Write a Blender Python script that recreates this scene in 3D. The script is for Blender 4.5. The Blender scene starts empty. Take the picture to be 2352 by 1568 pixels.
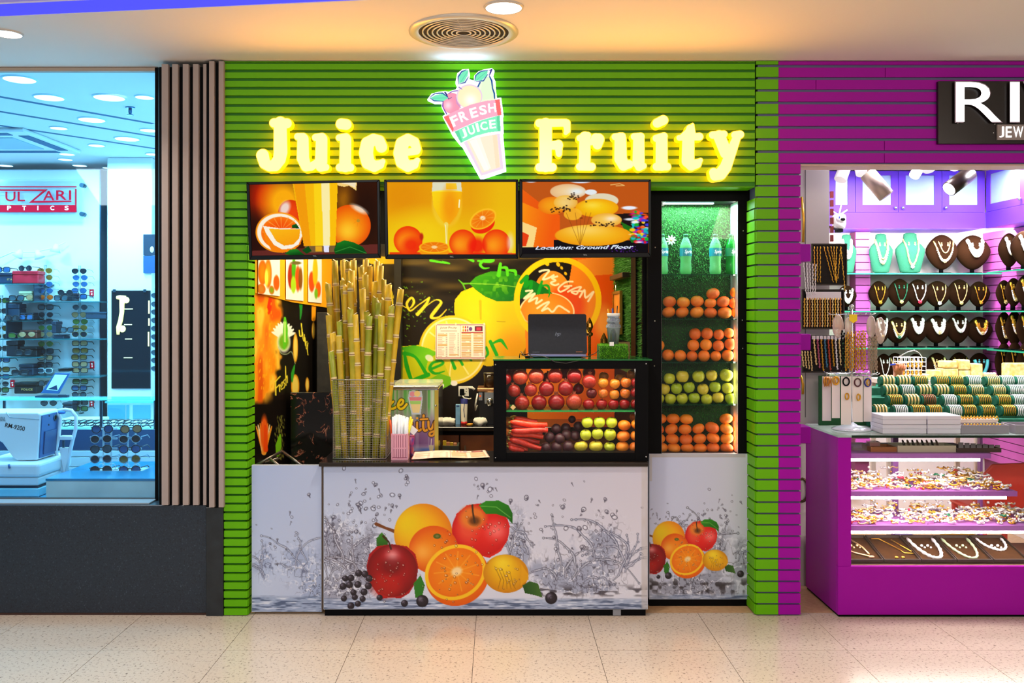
import bpy, bmesh, math, random
import numpy as np
from mathutils import Vector, Matrix, Euler
random.seed(7); RNG = np.random.RandomState(7)
SC = bpy.context.scene; COL = SC.collection
PI = math.pi
# ---- survey of the photograph: camera 1.62 m above the floor, looking square at the shop fronts ----
F, VX, VY, H = 2050.0, 1143.0, 718.0, 1.62
def X(px, Y): return (px-VX)*Y/F
def Z(py, Y): return H-(py-VY)*Y/F
def P(px, py, Y): return Vector((X(px, Y), Y, Z(py, Y)))
def S(n, Y): return n*Y/F
CEIL = H+1.349
W = 4.78            # plane of the shop fronts
# ---------------------------------------------------------------- camera, world, lamps, exposure
cam = bpy.data.cameras.new('camera'); cam.sensor_width = 36; cam.lens = 36*F/2352
cam.shift_x = (1176-VX)/2352; cam.shift_y = -(784-VY)/2352; cam.clip_start = .05
co = bpy.data.objects.new('camera', cam); COL.objects.link(co)
co.location = (0, 0, H); co.rotation_euler = (PI/2, 0, 0); SC.camera = co
SC.view_settings.view_transform = 'Standard'; SC.view_settings.look = 'None'
SC.view_settings.exposure = 0.0; SC.view_settings.gamma = 1; SC.view_settings.use_curve_mapping = False
wd = bpy.data.worlds.new('mall_ambient'); SC.world = wd; wd.use_nodes = True  # uniform ambient fill added over the whole scene
wd.node_tree.nodes['Background'].inputs[0].default_value = (1, .93, .84, 1)
wd.node_tree.nodes['Background'].inputs[1].default_value = .30
def lamp(name, loc, size, power, col=(1, 1, 1), rot=(0, 0, 0), shape='RECTANGLE', sy=None, spread=PI):
    l = bpy.data.lights.new(name, 'AREA'); l.shape = shape; l.size = size; l.size_y = sy or size
    l.energy = power; l.color = col; l.spread = spread
    o = bpy.data.objects.new(name, l); COL.objects.link(o); o.location = loc; o.rotation_euler = rot
    return o
# the mall corridor's own ceiling lamps, in rows above and behind the photographer
for lx, pw, c in ((-3.6, 44, (.72, .90, 1)), (-1.2, 44, (.97, .97, .97)), (1.2, 45, (1, .92, .82)), (3.6, 46, (1, .84, .68))):
    lamp('corridor_lamp', (lx, 1.0, 3.0), 1.1, pw, c, (math.radians(28), 0, 0))
    lamp('corridor_lamp', (lx, -2.2, 3.0), 1.2, pw*.8, c, (math.radians(35), 0, 0))
for lx, ly in ((.027, 3.94), (-2.36, 4.307)):
    lamp('ceiling_downlight_lamp', (lx, ly, CEIL-.02), .14, 14, (1, .93, .82), shape='DISK', spread=2.2)
# optician: cold tubes and downlights under its ceiling
OPT = (.33, .77, 1)
for lx, ly, pw in ((-2.5, 5.3, 34), (-3.6, 5.5, 48), (-2.6, 6.6, 54), (-4.2, 6.6, 62), (-3.2, 7.3, 40), (-5.0, 7.2, 50)):
    lamp('optician_downlight_lamp', (lx, ly, CEIL-.05), .35, pw, OPT, shape='DISK')
# juice stall: one warm tube above the work counter, one bluish lamp in the fridge plus added side fills
lamp('stall_lamp', (-.25, 5.45, 2.50), 1.3, 42, (1, .86, .58), sy=.25)
lamp('stall_lamp', (-.9, 5.15, 2.45), .5, 9, (1, .86, .55), sy=.25)
lamp('fridge_lamp_and_fill', (1.11, 5.02, Z(462, 4.94)-.012), .36, 9, (.55, .9, 1), sy=.12)
lamp('fridge_lamp_and_fill', (1.327, 5.0, Z(750, 4.98)), 1.38, 2.2, (1, .86, .66), (0, math.radians(90), 0), sy=.05)  # unseen fill added behind the right frame to brighten the fruit
lamp('fridge_lamp_and_fill', (.892, 5.0, Z(750, 4.98)), 1.38, 3, (1, .86, .66), (0, math.radians(-90), 0), sy=.05)  # its added counterpart behind the left frame
for lz in (Z(850, 4.83), Z(948, 4.83)):
    lamp('showcase_lamp', (.39, 4.835, lz), .7, 1.6, (1, .88, .72), (math.radians(-35), 0, 0), sy=.03)
# light given off by the faces of the two glowing words, and by the emblem
for lx, wx, pw, c in ((X(780, 4.7), .9, 8, (1, .40, .05)), (X(1465, 4.7), 1.1, 9.5, (1, .40, .05)), (X(1070, 4.7), .3, .35, (.42, .6, 1))):
    lamp('sign_led', (lx, W-.13, Z(335, 4.7)) if wx > .5 else (lx, W-.06, Z(160, 4.7)), wx, pw, c, (math.radians(-90 if wx > .5 else 200), 0, 0), sy=.25 if wx > .5 else .03)
# jeweller: tube under the wall cabinets, spot heads under its ceiling
lamp('jeweller_tube', (2.95, 6.5, Z(529, 6.62)), 1.6, 46, (1, .93, .86), (math.radians(28), 0, 0), sy=.08)
lamp('jeweller_tube', (3.62, 5.7, 2.2), .08, 16, (1, .93, .86), (0, math.radians(20), 0), sy=1.2)
for lx, ly, pw in ((2.3, 5.3, 24), (3.1, 5.3, 30), (2.7, 6.0, 16), (3.5, 6.0, 14)):
    lamp('jeweller_spot_lamp', (lx, ly, 2.62), .25, pw, (.97, .93, 1), shape='DISK')
# ---------------------------------------------------------------- materials
def lin(c):
    if isinstance(c, str): c = [int(c[i:i+2], 16) for i in (0, 2, 4)]
    return tuple(((v/255)/12.92 if v/255 <= .04045 else ((v/255+.055)/1.055)**2.4) for v in c)
MC = {}
def M(name, col='808080', rough=.5, metal=0., emit=None, es=1., n2=None, ns=30., bump=0., bs=60., spec=.5, trans=0., alpha=None, tint=None, coat=0.):
    """node material: colour (broken up towards n2 by noise of scale ns), fine relief, gloss; alpha = clear pane"""
    if name in MC: return MC[name]
    m = bpy.data.materials.new(name); m.use_nodes = True; MC[name] = m
    nt = m.node_tree; N = nt.nodes; L = nt.links; b = N['Principled BSDF']
    c = lin(col); b.inputs['Base Color'].default_value = (*c, 1); m.diffuse_color = (*c, 1)
    b.inputs['Roughness'].default_value = rough; b.inputs['Metallic'].default_value = metal
    b.inputs['Specular IOR Level'].default_value = spec; b.inputs['Coat Weight'].default_value = coat
    b.inputs['Transmission Weight'].default_value = trans
    tc = None
    if n2 or bump:
        tc = N.new('ShaderNodeTexCoord')
    if n2:
        t = N.new('ShaderNodeTexNoise'); t.inputs['Scale'].default_value = ns; t.inputs['Detail'].default_value = 4
        L.new(tc.outputs['Object'], t.inputs['Vector'])
        r = N.new('ShaderNodeValToRGB'); r.color_ramp.elements[0].position = .35; r.color_ramp.elements[1].position = .68
        r.color_ramp.elements[0].color = (*c, 1); r.color_ramp.elements[1].color = (*lin(n2), 1)
        L.new(t.outputs['Fac'], r.inputs[0]); L.new(r.outputs[0], b.inputs['Base Color'])
    if bump:
        t2 = N.new('ShaderNodeTexNoise'); t2.inputs['Scale'].default_value = bs; t2.inputs['Detail'].default_value = 3
        L.new(tc.outputs['Object'], t2.inputs['Vector'])
        bp = N.new('ShaderNodeBump'); bp.inputs['Strength'].default_value = bump; bp.inputs['Distance'].default_value = .01
        L.new(t2.outputs['Fac'], bp.inputs['Height']); L.new(bp.outputs[0], b.inputs['Normal'])
    if emit:
        b.inputs['Emission Color'].default_value = (*(lin(emit) if not isinstance(emit, tuple) else emit), 1)
        b.inputs['Emission Strength'].default_value = es
    if alpha is not None:
        tr = N.new('ShaderNodeBsdfTransparent'); tr.inputs[0].default_value = (*lin(tint or 'ffffff'), 1)
        mx = N.new('ShaderNodeMixShader'); fr = N.new('ShaderNodeFresnel'); fr.inputs[0].default_value = 1.45
        ma = N.new('ShaderNodeMath'); ma.operation = 'MULTIPLY_ADD'; ma.inputs[1].default_value = .8; ma.inputs[2].default_value = alpha
        L.new(fr.outputs[0], ma.inputs[0]); L.new(ma.outputs[0], mx.inputs[0])
        sh = b
        if alpha <= .06: sh = N.new('ShaderNodeBsdfGlossy'); sh.inputs['Roughness'].default_value = .02; ma.inputs[1].default_value = .45
        L.new(tr.outputs[0], mx.inputs[1]); L.new(sh.outputs[0], mx.inputs[2])
        L.new(mx.outputs[0], N['Material Output'].inputs[0])
    return m
def vmat(name, emit=0., rough=.4):
    """material of a flat print: the printed colours sit in the mesh's colour attribute"""
    if name in MC: return MC[name]
    m = bpy.data.materials.new(name); m.use_nodes = True; MC[name] = m
    nt = m.node_tree; b = nt.nodes['Principled BSDF']; a = nt.nodes.new('ShaderNodeAttribute'); a.attribute_name = 'print'
    b.inputs['Roughness'].default_value = rough; b.inputs['Specular IOR Level'].default_value = 0 if emit else .35
    if emit:
        b.inputs['Base Color'].default_value = (.004, .004, .004, 1)
        nt.links.new(a.outputs['Color'], b.inputs['Emission Color']); b.inputs['Emission Strength'].default_value = emit
    else:
        nt.links.new(a.outputs['Color'], b.inputs['Base Color'])
    return m
# ---------------------------------------------------------------- geometry helpers
class G:
    def __init__(s): s.v = []; s.f = []; s.m = []; s.s = []
    def add(s, vs, fs, mi=0, sm=False):
        o = len(s.v); s.v.extend([tuple(v) for v in vs])
        for f in fs: s.f.append([i+o for i in f]); s.m.append(mi); s.s.append(sm)
        return s
    def box(s, x0, x1, y0, y1, z0, z1, mi=0, mx=None):
        vs = [Vector((x, y, z)) for z in (z0, z1) for y in (y0, y1) for x in (x0, x1)]
        if mx: vs = [mx @ v for v in vs]
        return s.add(vs, [(0, 2, 3, 1), (4, 5, 7, 6), (0, 1, 5, 4), (2, 6, 7, 3), (0, 4, 6, 2), (1, 3, 7, 5)], mi)
    def pbox(s, a, b, c, d, y0, y1, mi=0):          # box whose front face spans photo pixels a..c, b..d at depth y0
        return s.box(X(a, y0), X(c, y0), y0, y1, Z(d, y0), Z(b, y0), mi)
    def prism(s, pts, y0, y1, mi=0, k=1.):            # outline in XZ, run back from y0 to y1
        n = len(pts); c = Vector((sum(p[0] for p in pts)/n, 0, sum(p[1] for p in pts)/n))
        if sum(pts[i][0]*pts[(i+1) % n][1]-pts[(i+1) % n][0]*pts[i][1] for i in range(n)) < 0: pts = pts[::-1]
        vs = [(p[0], y0, p[1]) for p in pts]+[(c.x+(p[0]-c.x)*k, y1, c.z+(p[1]-c.z)*k) for p in pts]
        return s.add(vs, [tuple(range(n)), tuple(range(2*n-1, n-1, -1))]+[(i, i+n, (i+1) % n+n, (i+1) % n) for i in range(n)], mi)
    def pprism(s, pts, y0, y1, mi=0): return s.prism([(X(a, y0), Z(b, y0)) for a, b in pts], y0, y1, mi)
    def tube(s, path, r, n=8, mi=0, closed=False, cap=True, sm=True, ring_m=None):
        path = [Vector(p) for p in path]; k = len(path); rr = r if hasattr(r, '__len__') else [r]*k
        vs = []; up = None
        for i, p in enumerate(path):
            if closed: t = path[(i+1) % k]-path[i-1]
            else: t = path[min(i+1, k-1)]-path[max(i-1, 0)]
            t = t.normalized() if t.length > 1e-9 else Vector((0, 0, 1))
            if up is None:
                up = Vector((0, 0, 1)) if abs(t.z) < .9 else Vector((1, 0, 0))
            a = (up-t*up.dot(t))
            a = a.normalized() if a.length > 1e-6 else t.orthogonal().normalized()
            up = a; b = t.cross(a)
            for j in range(n):
                th = 2*PI*j/n; vs.append(p+(a*math.cos(th)+b*math.sin(th))*rr[i])
        o = len(s.v); fs = []; ms = []
        for i in range(k if closed else k-1):
            for j in range(n):
                fs.append((i*n+j, i*n+(j+1) % n, ((i+1) % k)*n+(j+1) % n, ((i+1) % k)*n+j)); ms.append(ring_m[i] if ring_m else mi)
        s.add(vs, fs, mi, sm)
        for q, mm in enumerate(ms): s.m[len(s.m)-len(ms)+q] = mm
        if cap and not closed: s.f += [[o+j for j in range(n)][::-1], [o+(k-1)*n+j for j in range(n)]]; s.m += [mi, ring_m[-1] if ring_m else mi]; s.s += [False, False]
        return s
    def lathe(s, prof, c=(0, 0, 0), n=20, mi=0, mx=None, sm=True, cap=True):   # prof = (radius, height) from bottom to top
        k = len(prof); vs = []
        for r, z in prof:
            for j in range(n):
                v = Vector((r*math.cos(2*PI*j/n), r*math.sin(2*PI*j/n), z))
                vs.append((mx @ v if mx else v)+Vector(c))
        o = len(s.v)
        s.add(vs, [(i*n+j, i*n+(j+1) % n, (i+1)*n+(j+1) % n, (i+1)*n+j) for i in range(k-1) for j in range(n)], mi, sm)
        if cap: s.f += [[o+j for j in range(n)][::-1], [o+(k-1)*n+j for j in range(n)]]; s.m += [mi]*2; s.s += [False]*2
        return s
    def ball(s, c, r, n=16, k=10, mi=0, fn=None, mx=None):
        r = (r, r, r) if not hasattr(r, '__len__') else r
        vs = []
        for i in range(k+1):
            ph = PI*i/k
            for j in range(n):
                th = 2*PI*j/n; u = Vector((math.sin(ph)*math.cos(th), math.sin(ph)*math.sin(th), math.cos(ph)))
                if fn: u = fn(u, ph, th)
                u = Vector((u.x*r[0], u.y*r[1], u.z*r[2]))
                vs.append((mx @ u if mx else u)+Vector(c))
        return s.add(vs, [(i*n+j, (i+1)*n+j, (i+1)*n+(j+1) % n, i*n+(j+1) % n) for i in range(k) for j in range(n)], mi, True)
    def torus(s, c, R, r, n=24, k=8, mi=0, mx=None, sx=1., sy=1.):
        pts = [Vector((R*sx*math.cos(2*PI*i/n), R*sy*math.sin(2*PI*i/n), 0)) for i in range(n)]
        return s.tube([(mx @ p if mx else p)+Vector(c) for p in pts], r, k, mi, closed=True)
    def mesh(s, name, mats):
        me = bpy.data.meshes.new(name); me.from_pydata(s.v, [], s.f)
        for m in (mats if isinstance(mats, (list, tuple)) else [mats]): me.materials.append(m)
        me.polygons.foreach_set('material_index', s.m); me.polygons.foreach_set('use_smooth', s.s)
        me.update(); return me
    def build(s, name, mats, parent=None, bev=0., seg=1):
        me = s.mesh(name, mats)
        if bev:
            bm = bmesh.new(); bm.from_mesh(me); bmesh.ops.remove_doubles(bm, verts=bm.verts, dist=1e-6)
            es = [e for e in bm.edges if len(e.link_faces) == 2 and e.calc_face_angle(0) > .6]
            bmesh.ops.bevel(bm, geom=es, offset=bev, segments=seg, affect='EDGES', profile=.5, clamp_overlap=True)
            bm.to_mesh(me); bm.free()
        return link(name, me, parent)
def link(name, me, parent=None, loc=None):
    o = bpy.data.objects.new(name, me); COL.objects.link(o)
    if loc is not None: o.location = loc
    if parent is not None: adopt(o, parent)
    return o
def adopt(o, parent):
    o.parent = parent
    if parent.parent is None: o.matrix_parent_inverse = parent.matrix_basis.inverted()
    else:
        g = parent.parent
        o.matrix_parent_inverse = (g.matrix_basis @ parent.matrix_parent_inverse @ parent.matrix_basis).inverted()
    return o
def tag(o, label, cat, group=None, kind=None):
    if label: o['label'] = label
    if cat: o['category'] = cat
    if group: o['group'] = group
    if kind: o['kind'] = kind
    return o
def thing(name, label, cat, loc=(0, 0, 0), group=None, rz=0.):
    o = bpy.data.objects.new(name, None); COL.objects.link(o); o.empty_display_size = .05
    o.location = loc; o.rotation_euler = (0, 0, rz); return tag(o, label, cat, group)
def struct(o): o['kind'] = 'structure'; return o
def dup(o, loc=None, label=None, group=None, mats=None, scale=None, rot=None):
    """copy of a thing with copies of its parts and sub-parts"""
    c = o.copy(); COL.objects.link(c)
    if loc is not None: c.location = loc
    if label: c['label'] = label
    if group: c['group'] = group
    if scale is not None: c.scale = scale if hasattr(scale, '__len__') else (scale,)*3
    if rot is not None: c.rotation_euler = rot
    for ch in list(o.children):
        k = ch.copy(); COL.objects.link(k); k.parent = c
        for g in list(ch.children):
            q = g.copy(); COL.objects.link(q); q.parent = k
    return c
ORD = ['first', 'second', 'third', 'fourth', 'fifth', 'sixth', 'seventh', 'eighth', 'ninth', 'tenth', 'eleventh', 'twelfth', 'thirteenth', 'fourteenth', 'fifteenth', 'sixteenth', 'seventeenth', 'eighteenth', 'nineteenth', 'twentieth']
def rank(i, n, a='left', b='right'):
    if i == 0: return a+'most'
    if i == n-1: return b+'most'
    return ORD[i]+' from '+a if i <= (n-1)/2 else ORD[n-1-i]+' from '+b
# ---------------------------------------------------------------- outlines and lettering
def contours(f, x0, y0, st):
    ny, nx = f.shape; seg = {}
    ins = f < 0
    js, is_ = np.nonzero((ins[:-1, :-1] != ins[1:, :-1]) | (ins[:-1, :-1] != ins[:-1, 1:]) | (ins[:-1, :-1] != ins[1:, 1:]))
    def pt(a, b):
        (j0, i0), (j1, i1) = a, b; d0, d1 = f[j0, i0], f[j1, i1]; t = d0/(d0-d1)
        return (x0+(i0+(i1-i0)*t)*st, y0+(j0+(j1-j0)*t)*st)
    nxt = {}; pos = {}
    for j, i in zip(js, is_):
        c = [(j, i), (j, i+1), (j+1, i+1), (j+1, i)]; v = [bool(ins[q]) for q in c]; cr = []
        for e in range(4):
            a, b = c[e], c[(e+1) % 4]
            if v[e] != v[(e+1) % 4]:
                k = (min(a, b), max(a, b)); pos[k] = pt(*k); cr.append((k, v[e]))
        outs = [k for k, w in cr if w]; inn = [k for k, w in cr if not w]
        for a, b in zip(outs, inn): nxt[a] = b
    loops = []
    while nxt:
        k0 = next(iter(nxt)); k = k0; lp = []
        while k in nxt: lp.append(pos[k]); k = nxt.pop(k)
        if len(lp) > 5: loops.append(lp)
    return loops
def sdf(strokes, x0, y0, x1, y1, st):
    xs = np.arange(x0, x1+st, st); ys = np.arange(y0, y1+st, st); xx, yy = np.meshgrid(xs, ys); d = np.full(xx.shape, 1e9)
    for stv in strokes:
        for (ax, ay, ar), (bx, by, br) in zip(stv[:-1], stv[1:]):
            dx, dy = bx-ax, by-ay; t = np.clip(((xx-ax)*dx+(yy-ay)*dy)/(dx*dx+dy*dy+1e-9), 0, 1)
            d = np.minimum(d, np.hypot(xx-ax-t*dx, yy-ay-t*dy)-(ar+(br-ar)*t))
    return d
def curve_mesh(loops, ext, bev, res=3):
    cu = bpy.data.curves.new('outline', 'CURVE'); cu.dimensions = '2D'; cu.fill_mode = 'BOTH'
    cu.extrude = ext; cu.bevel_depth = bev; cu.bevel_resolution = res
    for lp in loops:
        sp = cu.splines.new('POLY'); sp.points.add(len(lp)-1); sp.use_cyclic_u = True
        sp.points.foreach_set('co', [q for p in lp for q in (p[0], p[1], 0, 1)])
    o = bpy.data.objects.new('outline', cu); COL.objects.link(o)
    me = bpy.data.meshes.new_from_object(o.evaluated_get(bpy.context.evaluated_depsgraph_get()))
    bpy.data.objects.remove(o); bpy.data.curves.remove(cu); return me
TXC = {}
def text_mesh(body, ext=0., bev=0., shear=0., res=4, off=0., space=1.):
    k = (body, ext, bev, shear, off, space)
    if k in TXC: return TXC[k]
    cu = bpy.data.curves.new('lettering', 'FONT'); cu.body = body; cu.size = 1; cu.extrude = ext; cu.bevel_depth = bev; cu.offset = off
    cu.shear = shear; cu.align_x = 'CENTER'; cu.align_y = 'CENTER'; cu.resolution_u = res; cu.space_character = space
    o = bpy.data.objects.new('lettering', cu); COL.objects.link(o)
    me = bpy.data.meshes.new_from_object(o.evaluated_get(bpy.context.evaluated_depsgraph_get()))
    bpy.data.objects.remove(o); TXC[k] = me; return me
def put_text(name, body, px, py, wpx, hpx, Y, mt, parent, ext=.002, shear=0., rot=0., face=None, off=0.):
    """lettering mesh centred on a photo pixel at depth Y, wpx by hpx pixels"""
    src = text_mesh(body, 0, 0, shear, 4, off); n = len(src.vertices); a = np.empty(n*3); src.vertices.foreach_get('co', a); a = a.reshape(-1, 3)
    lo, hi = a.min(0), a.max(0); sx = S(wpx, Y)/(hi[0]-lo[0]); sz = S(hpx, Y)/(hi[1]-lo[1])
    x = (a[:, 0]-(lo[0]+hi[0])/2)*sx; z = (a[:, 1]-(lo[1]+hi[1])/2)*sz; c, s_ = math.cos(rot), math.sin(rot)
    x, z = x*c-z*s_, x*s_+z*c; p = P(px, py, Y)
    pts = [(p.x+u, Y, p.z+w) for u, w in zip(x, z)]
    if face: pts = [face(q) for q in pts]
    g = G(); g.add(pts, [tuple(q.vertices) for q in src.polygons])
    return g.build(name, mt, parent)
# ---------------------------------------------------------------- painter for flat prints and screens
class Cv:
    def __init__(s, x0, y0, x1, y1, st, bg=(0, 0, 0)):
        s.x0, s.y0, s.x1, s.y1 = x0, y0, x1, y1
        s.nx = int(round((x1-x0)/st))+1; s.ny = int(round((y1-y0)/st))+1; s.st = st
        s.xx, s.yy = np.meshgrid(np.linspace(x0, x1, s.nx), np.linspace(y0, y1, s.ny)); s.c = np.zeros((s.ny, s.nx, 3)); s.c[:] = bg
    def win(s, a, b, c, d):
        i0 = max(0, int((a-s.x0)/s.st)-1); i1 = min(s.nx, int((c-s.x0)/s.st)+2); j0 = max(0, int((b-s.y0)/s.st)-1); j1 = min(s.ny, int((d-s.y0)/s.st)+2)
        return (slice(j0, max(j0, j1)), slice(i0, max(i0, i1)))
    def put(s, w, al, col):
        al = al[..., None] if np.ndim(al) == 2 else al
        s.c[w] = s.c[w]*(1-al)+np.asarray(col, float)*al
    def ell(s, cx, cy, rx, ry, col, rot=0., soft=1., a=1., edge=None, hl=None, pw=2.):
        R = max(rx, ry)+soft*2; w = s.win(cx-R, cy-R, cx+R, cy+R); xx, yy = s.xx[w]-cx, s.yy[w]-cy
        if not xx.size: return
        c, q = math.cos(rot), math.sin(rot); u = (xx*c+yy*q)/rx; v = (-xx*q+yy*c)/ry; r = np.sqrt(u*u+v*v)
        al = np.clip((1-r)*min(rx, ry)/soft+.5, 0, 1)*a; cc = np.array(col, float)
        if edge is not None: k = np.clip(r, 0, 1)[..., None]**pw; cc = cc*(1-k)+np.array(edge, float)*k
        if hl is not None:
            hx, hy, hr, hc = hl; k = np.exp(-((u-hx)**2+(v-hy)**2)/hr**2)[..., None]; cc = cc*(1-k)+np.array(hc, float)*k
        s.put(w, al, cc)
    def ring(s, cx, cy, r, wd_, col, a=1., ry=None, rot=0.):
        ry = ry or r; R = max(r, ry)+wd_*2; w = s.win(cx-R, cy-R, cx+R, cy+R); xx, yy = s.xx[w]-cx, s.yy[w]-cy
        if not xx.size: return
        c, q = math.cos(rot), math.sin(rot); rr = np.sqrt(((xx*c+yy*q)/r)**2+((-xx*q+yy*c)/ry)**2)
        s.put(w, np.clip((wd_/2-abs(rr-1)*min(r, ry))/.8+.5, 0, 1)*a, col)
    def poly(s, pts, col, a=1., grad=None):
        px = [p[0] for p in pts]; py = [p[1] for p in pts]; w = s.win(min(px), min(py), max(px), max(py)); xx, yy = s.xx[w], s.yy[w]
        if not xx.size: return
        ins = np.zeros(xx.shape, bool); n = len(pts)
        for i in range(n):
            (ax, ay), (bx, by) = pts[i], pts[(i+1) % n]
            if ay == by: continue
            ins ^= ((ay > yy) != (by > yy)) & (xx < (bx-ax)*(yy-ay)/(by-ay)+ax)
        cc = np.array(col, float)
        if grad is not None:      # (direction x, y, second colour)
            t = (xx-min(px))*grad[0]/(max(px)-min(px)+1e-6)+(yy-min(py))*grad[1]/(max(py)-min(py)+1e-6)
            cc = cc+(np.array(grad[2], float)-cc)*np.clip(t, 0, 1)[..., None]
        s.put(w, ins*a, cc)
    def line(s, pts, r, col, a=1., soft=1.):
        rs = r if hasattr(r, '__len__') else [r]*len(pts)
        R = max(rs)+2; xs = [p[0] for p in pts]; ys = [p[1] for p in pts]; w = s.win(min(xs)-R, min(ys)-R, max(xs)+R, max(ys)+R); xx, yy = s.xx[w], s.yy[w]
        if not xx.size: return
        d = np.full(xx.shape, 1e9)
        for (ax, ay), (bx, by), ra, rb in zip(pts[:-1], pts[1:], rs[:-1], rs[1:]):
            dx, dy = bx-ax, by-ay; t = np.clip(((xx-ax)*dx+(yy-ay)*dy)/(dx*dx+dy*dy+1e-9), 0, 1)
            d = np.minimum(d, np.hypot(xx-ax-t*dx, yy-ay-t*dy)-(ra+(rb-ra)*t))
        s.put(w, np.clip(.5-d/soft, 0, 1)*a, col)
    def noise(s, sc, seed, w=None):      # smooth value noise 0..1, sc = size in photo pixels (x, y)
        r = np.random.RandomState(seed); sx, sy = sc if hasattr(sc, '__len__') else (sc, sc)
        u = (s.xx-s.x0)/sx; v = (s.yy-s.y0)/sy; g = r.rand(int(v.max())+3, int(u.max())+3); i = u.astype(int); j = v.astype(int)
        fu = u-i; fv = v-j; fu = fu*fu*(3-2*fu); fv = fv*fv*(3-2*fv)
        return (g[j, i]*(1-fu)+g[j, i+1]*fu)*(1-fv)+(g[j+1, i]*(1-fu)+g[j+1, i+1]*fu)*fv
    def all(s, al, col): s.put((slice(None), slice(None)), al, col)
    def text(s, body, cx, cy, wpx, hpx, col, rot=0., shear=0., a=1., bend=0., off=0.):
        me = text_mesh(body, 0, 0, shear, 3, off); n = len(me.vertices); q = np.empty(n*3); me.vertices.foreach_get('co', q); q = q.reshape(-1, 3)
        lo, hi = q.min(0), q.max(0); u = (q[:, 0]-(lo[0]+hi[0])/2)/(hi[0]-lo[0])*wpx; v = -(q[:, 1]-(lo[1]+hi[1])/2)/(hi[1]-lo[1])*hpx
        v = v+bend*(u/wpx)**2; c, s_ = math.cos(rot), math.sin(rot); x = cx+u*c-v*s_; y = cy+u*s_+v*c
        for p in me.polygons: s.poly([(x[i], y[i]) for i in p.vertices], col, a)
    def obj(s, name, mapf, mt, parent=None, keep=None):
        x, y, z = mapf(s.xx, s.yy); me = bpy.data.meshes.new(name); n = s.nx*s.ny
        co_ = np.stack([np.broadcast_to(q, s.xx.shape) for q in (x, y, z)], -1).reshape(-1, 3)
        k = np.arange(n).reshape(s.ny, s.nx); q = np.stack([k[:-1, :-1], k[1:, :-1], k[1:, 1:], k[:-1, 1:]], -1)
        q = q[keep[:-1, :-1] & keep[1:, 1:]] if keep is not None else q.reshape(-1, 4); cols = s.c.reshape(-1, 3)
        if keep is not None:
            us, q = np.unique(q, return_inverse=True); q = q.reshape(-1, 4); co_ = co_[us]; cols = cols[us]
        me.vertices.add(len(co_)); me.vertices.foreach_set('co', co_.ravel()); nf = len(q)
        me.loops.add(nf*4); me.loops.foreach_set('vertex_index', q.ravel().astype(np.int32))
        me.polygons.add(nf); me.polygons.foreach_set('loop_start', np.arange(0, nf*4, 4, dtype=np.int32)); me.update(calc_edges=True)
        v = np.clip(cols/255., 0, 1); v = np.where(v <= .04045, v/12.92, ((v+.055)/1.055)**2.4)
        at = me.color_attributes.new('print', 'FLOAT_COLOR', 'POINT'); at.data.foreach_set('color', np.concatenate([v, np.ones((len(v), 1))], 1).ravel())
        me.materials.append(mt); return link(name, me, parent)
def smooth(pts, r=None, n=5):
    """round a brush stroke through its points"""
    m = len(pts); rs = list(r) if hasattr(r, '__len__') else None; out = []; ro = []
    for i in range(m-1):
        p0, p1, p2, p3 = pts[max(i-1, 0)], pts[i], pts[i+1], pts[min(i+2, m-1)]
        for k in range(n):
            t = k/n; out.append(tuple(.5*(2*b+(c-a)*t+(2*a-5*b+4*c-d)*t*t+(3*b-a-3*c+d)*t**3) for a, b, c, d in zip(p0, p1, p2, p3)))
            if rs: ro.append(rs[i]+(rs[i+1]-rs[i])*t)
    out.append(tuple(pts[-1]))
    if rs: ro.append(rs[-1])
    return out if r is None else (out, ro if rs else r)
def plane_map(Y): return lambda px, py: (X(px, Y), np.full_like(px, Y), Z(py, Y))
def Q(s, ox, oy, pts): return [tuple([ox+p[0]/s, oy+p[1]/s]+[r/s for r in p[2:]]) for p in pts]   # zoomed survey -> photo pixels
# ================================================================ the setting
def granite(name, base, dark, light, sc, rough):
    m = M(name, base, rough); nt = m.node_tree; N = nt.nodes; L = nt.links; b = N['Principled BSDF']
    g = N.new('ShaderNodeNewGeometry')
    v = N.new('ShaderNodeTexNoise'); v.inputs['Scale'].default_value = sc; v.inputs['Detail'].default_value = 6; v.inputs['Roughness'].default_value = .7
    r = N.new('ShaderNodeValToRGB'); e = r.color_ramp.elements
    e[0].position = .36; e[0].color = (*lin(dark), 1); e[1].position = .44; e[1].color = (*lin(base), 1)
    k = r.color_ramp.elements.new(.60); k.color = (*lin(base), 1); k = r.color_ramp.elements.new(.72); k.color = (*lin(light), 1)
    L.new(g.outputs['Position'], v.inputs['Vector']); L.new(v.outputs['Fac'], r.inputs[0]); L.new(r.outputs[0], b.inputs['Base Color'])
    return m
TILE = granite('floor_granite', 'c9b8a6', '776a5e', 'dccdbb', 70, .2)
DARKST = granite('black_granite', '1d2733', '0b0f15', '55606c', 130, .4)
PLAS = M('ceiling_plaster', 'efe6da', .75)
JOINT = M('floor_joint', '4a3c32', .9)
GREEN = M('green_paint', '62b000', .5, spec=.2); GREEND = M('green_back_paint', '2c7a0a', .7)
PURP = M('purple_paint', '9e049e', .45, spec=.15); PURPB = M('slat_back_grey', '64648a', .7)
TAUPE = M('taupe_slat', 'a8978f', .6, spec=.2); BLACK = M('black_board', '070709', .55, spec=.08); BLK2 = M('black_frame', '08080a', .5, spec=.08)
WHITEW = M('white_wall', 'e9eef0', .6)
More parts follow.
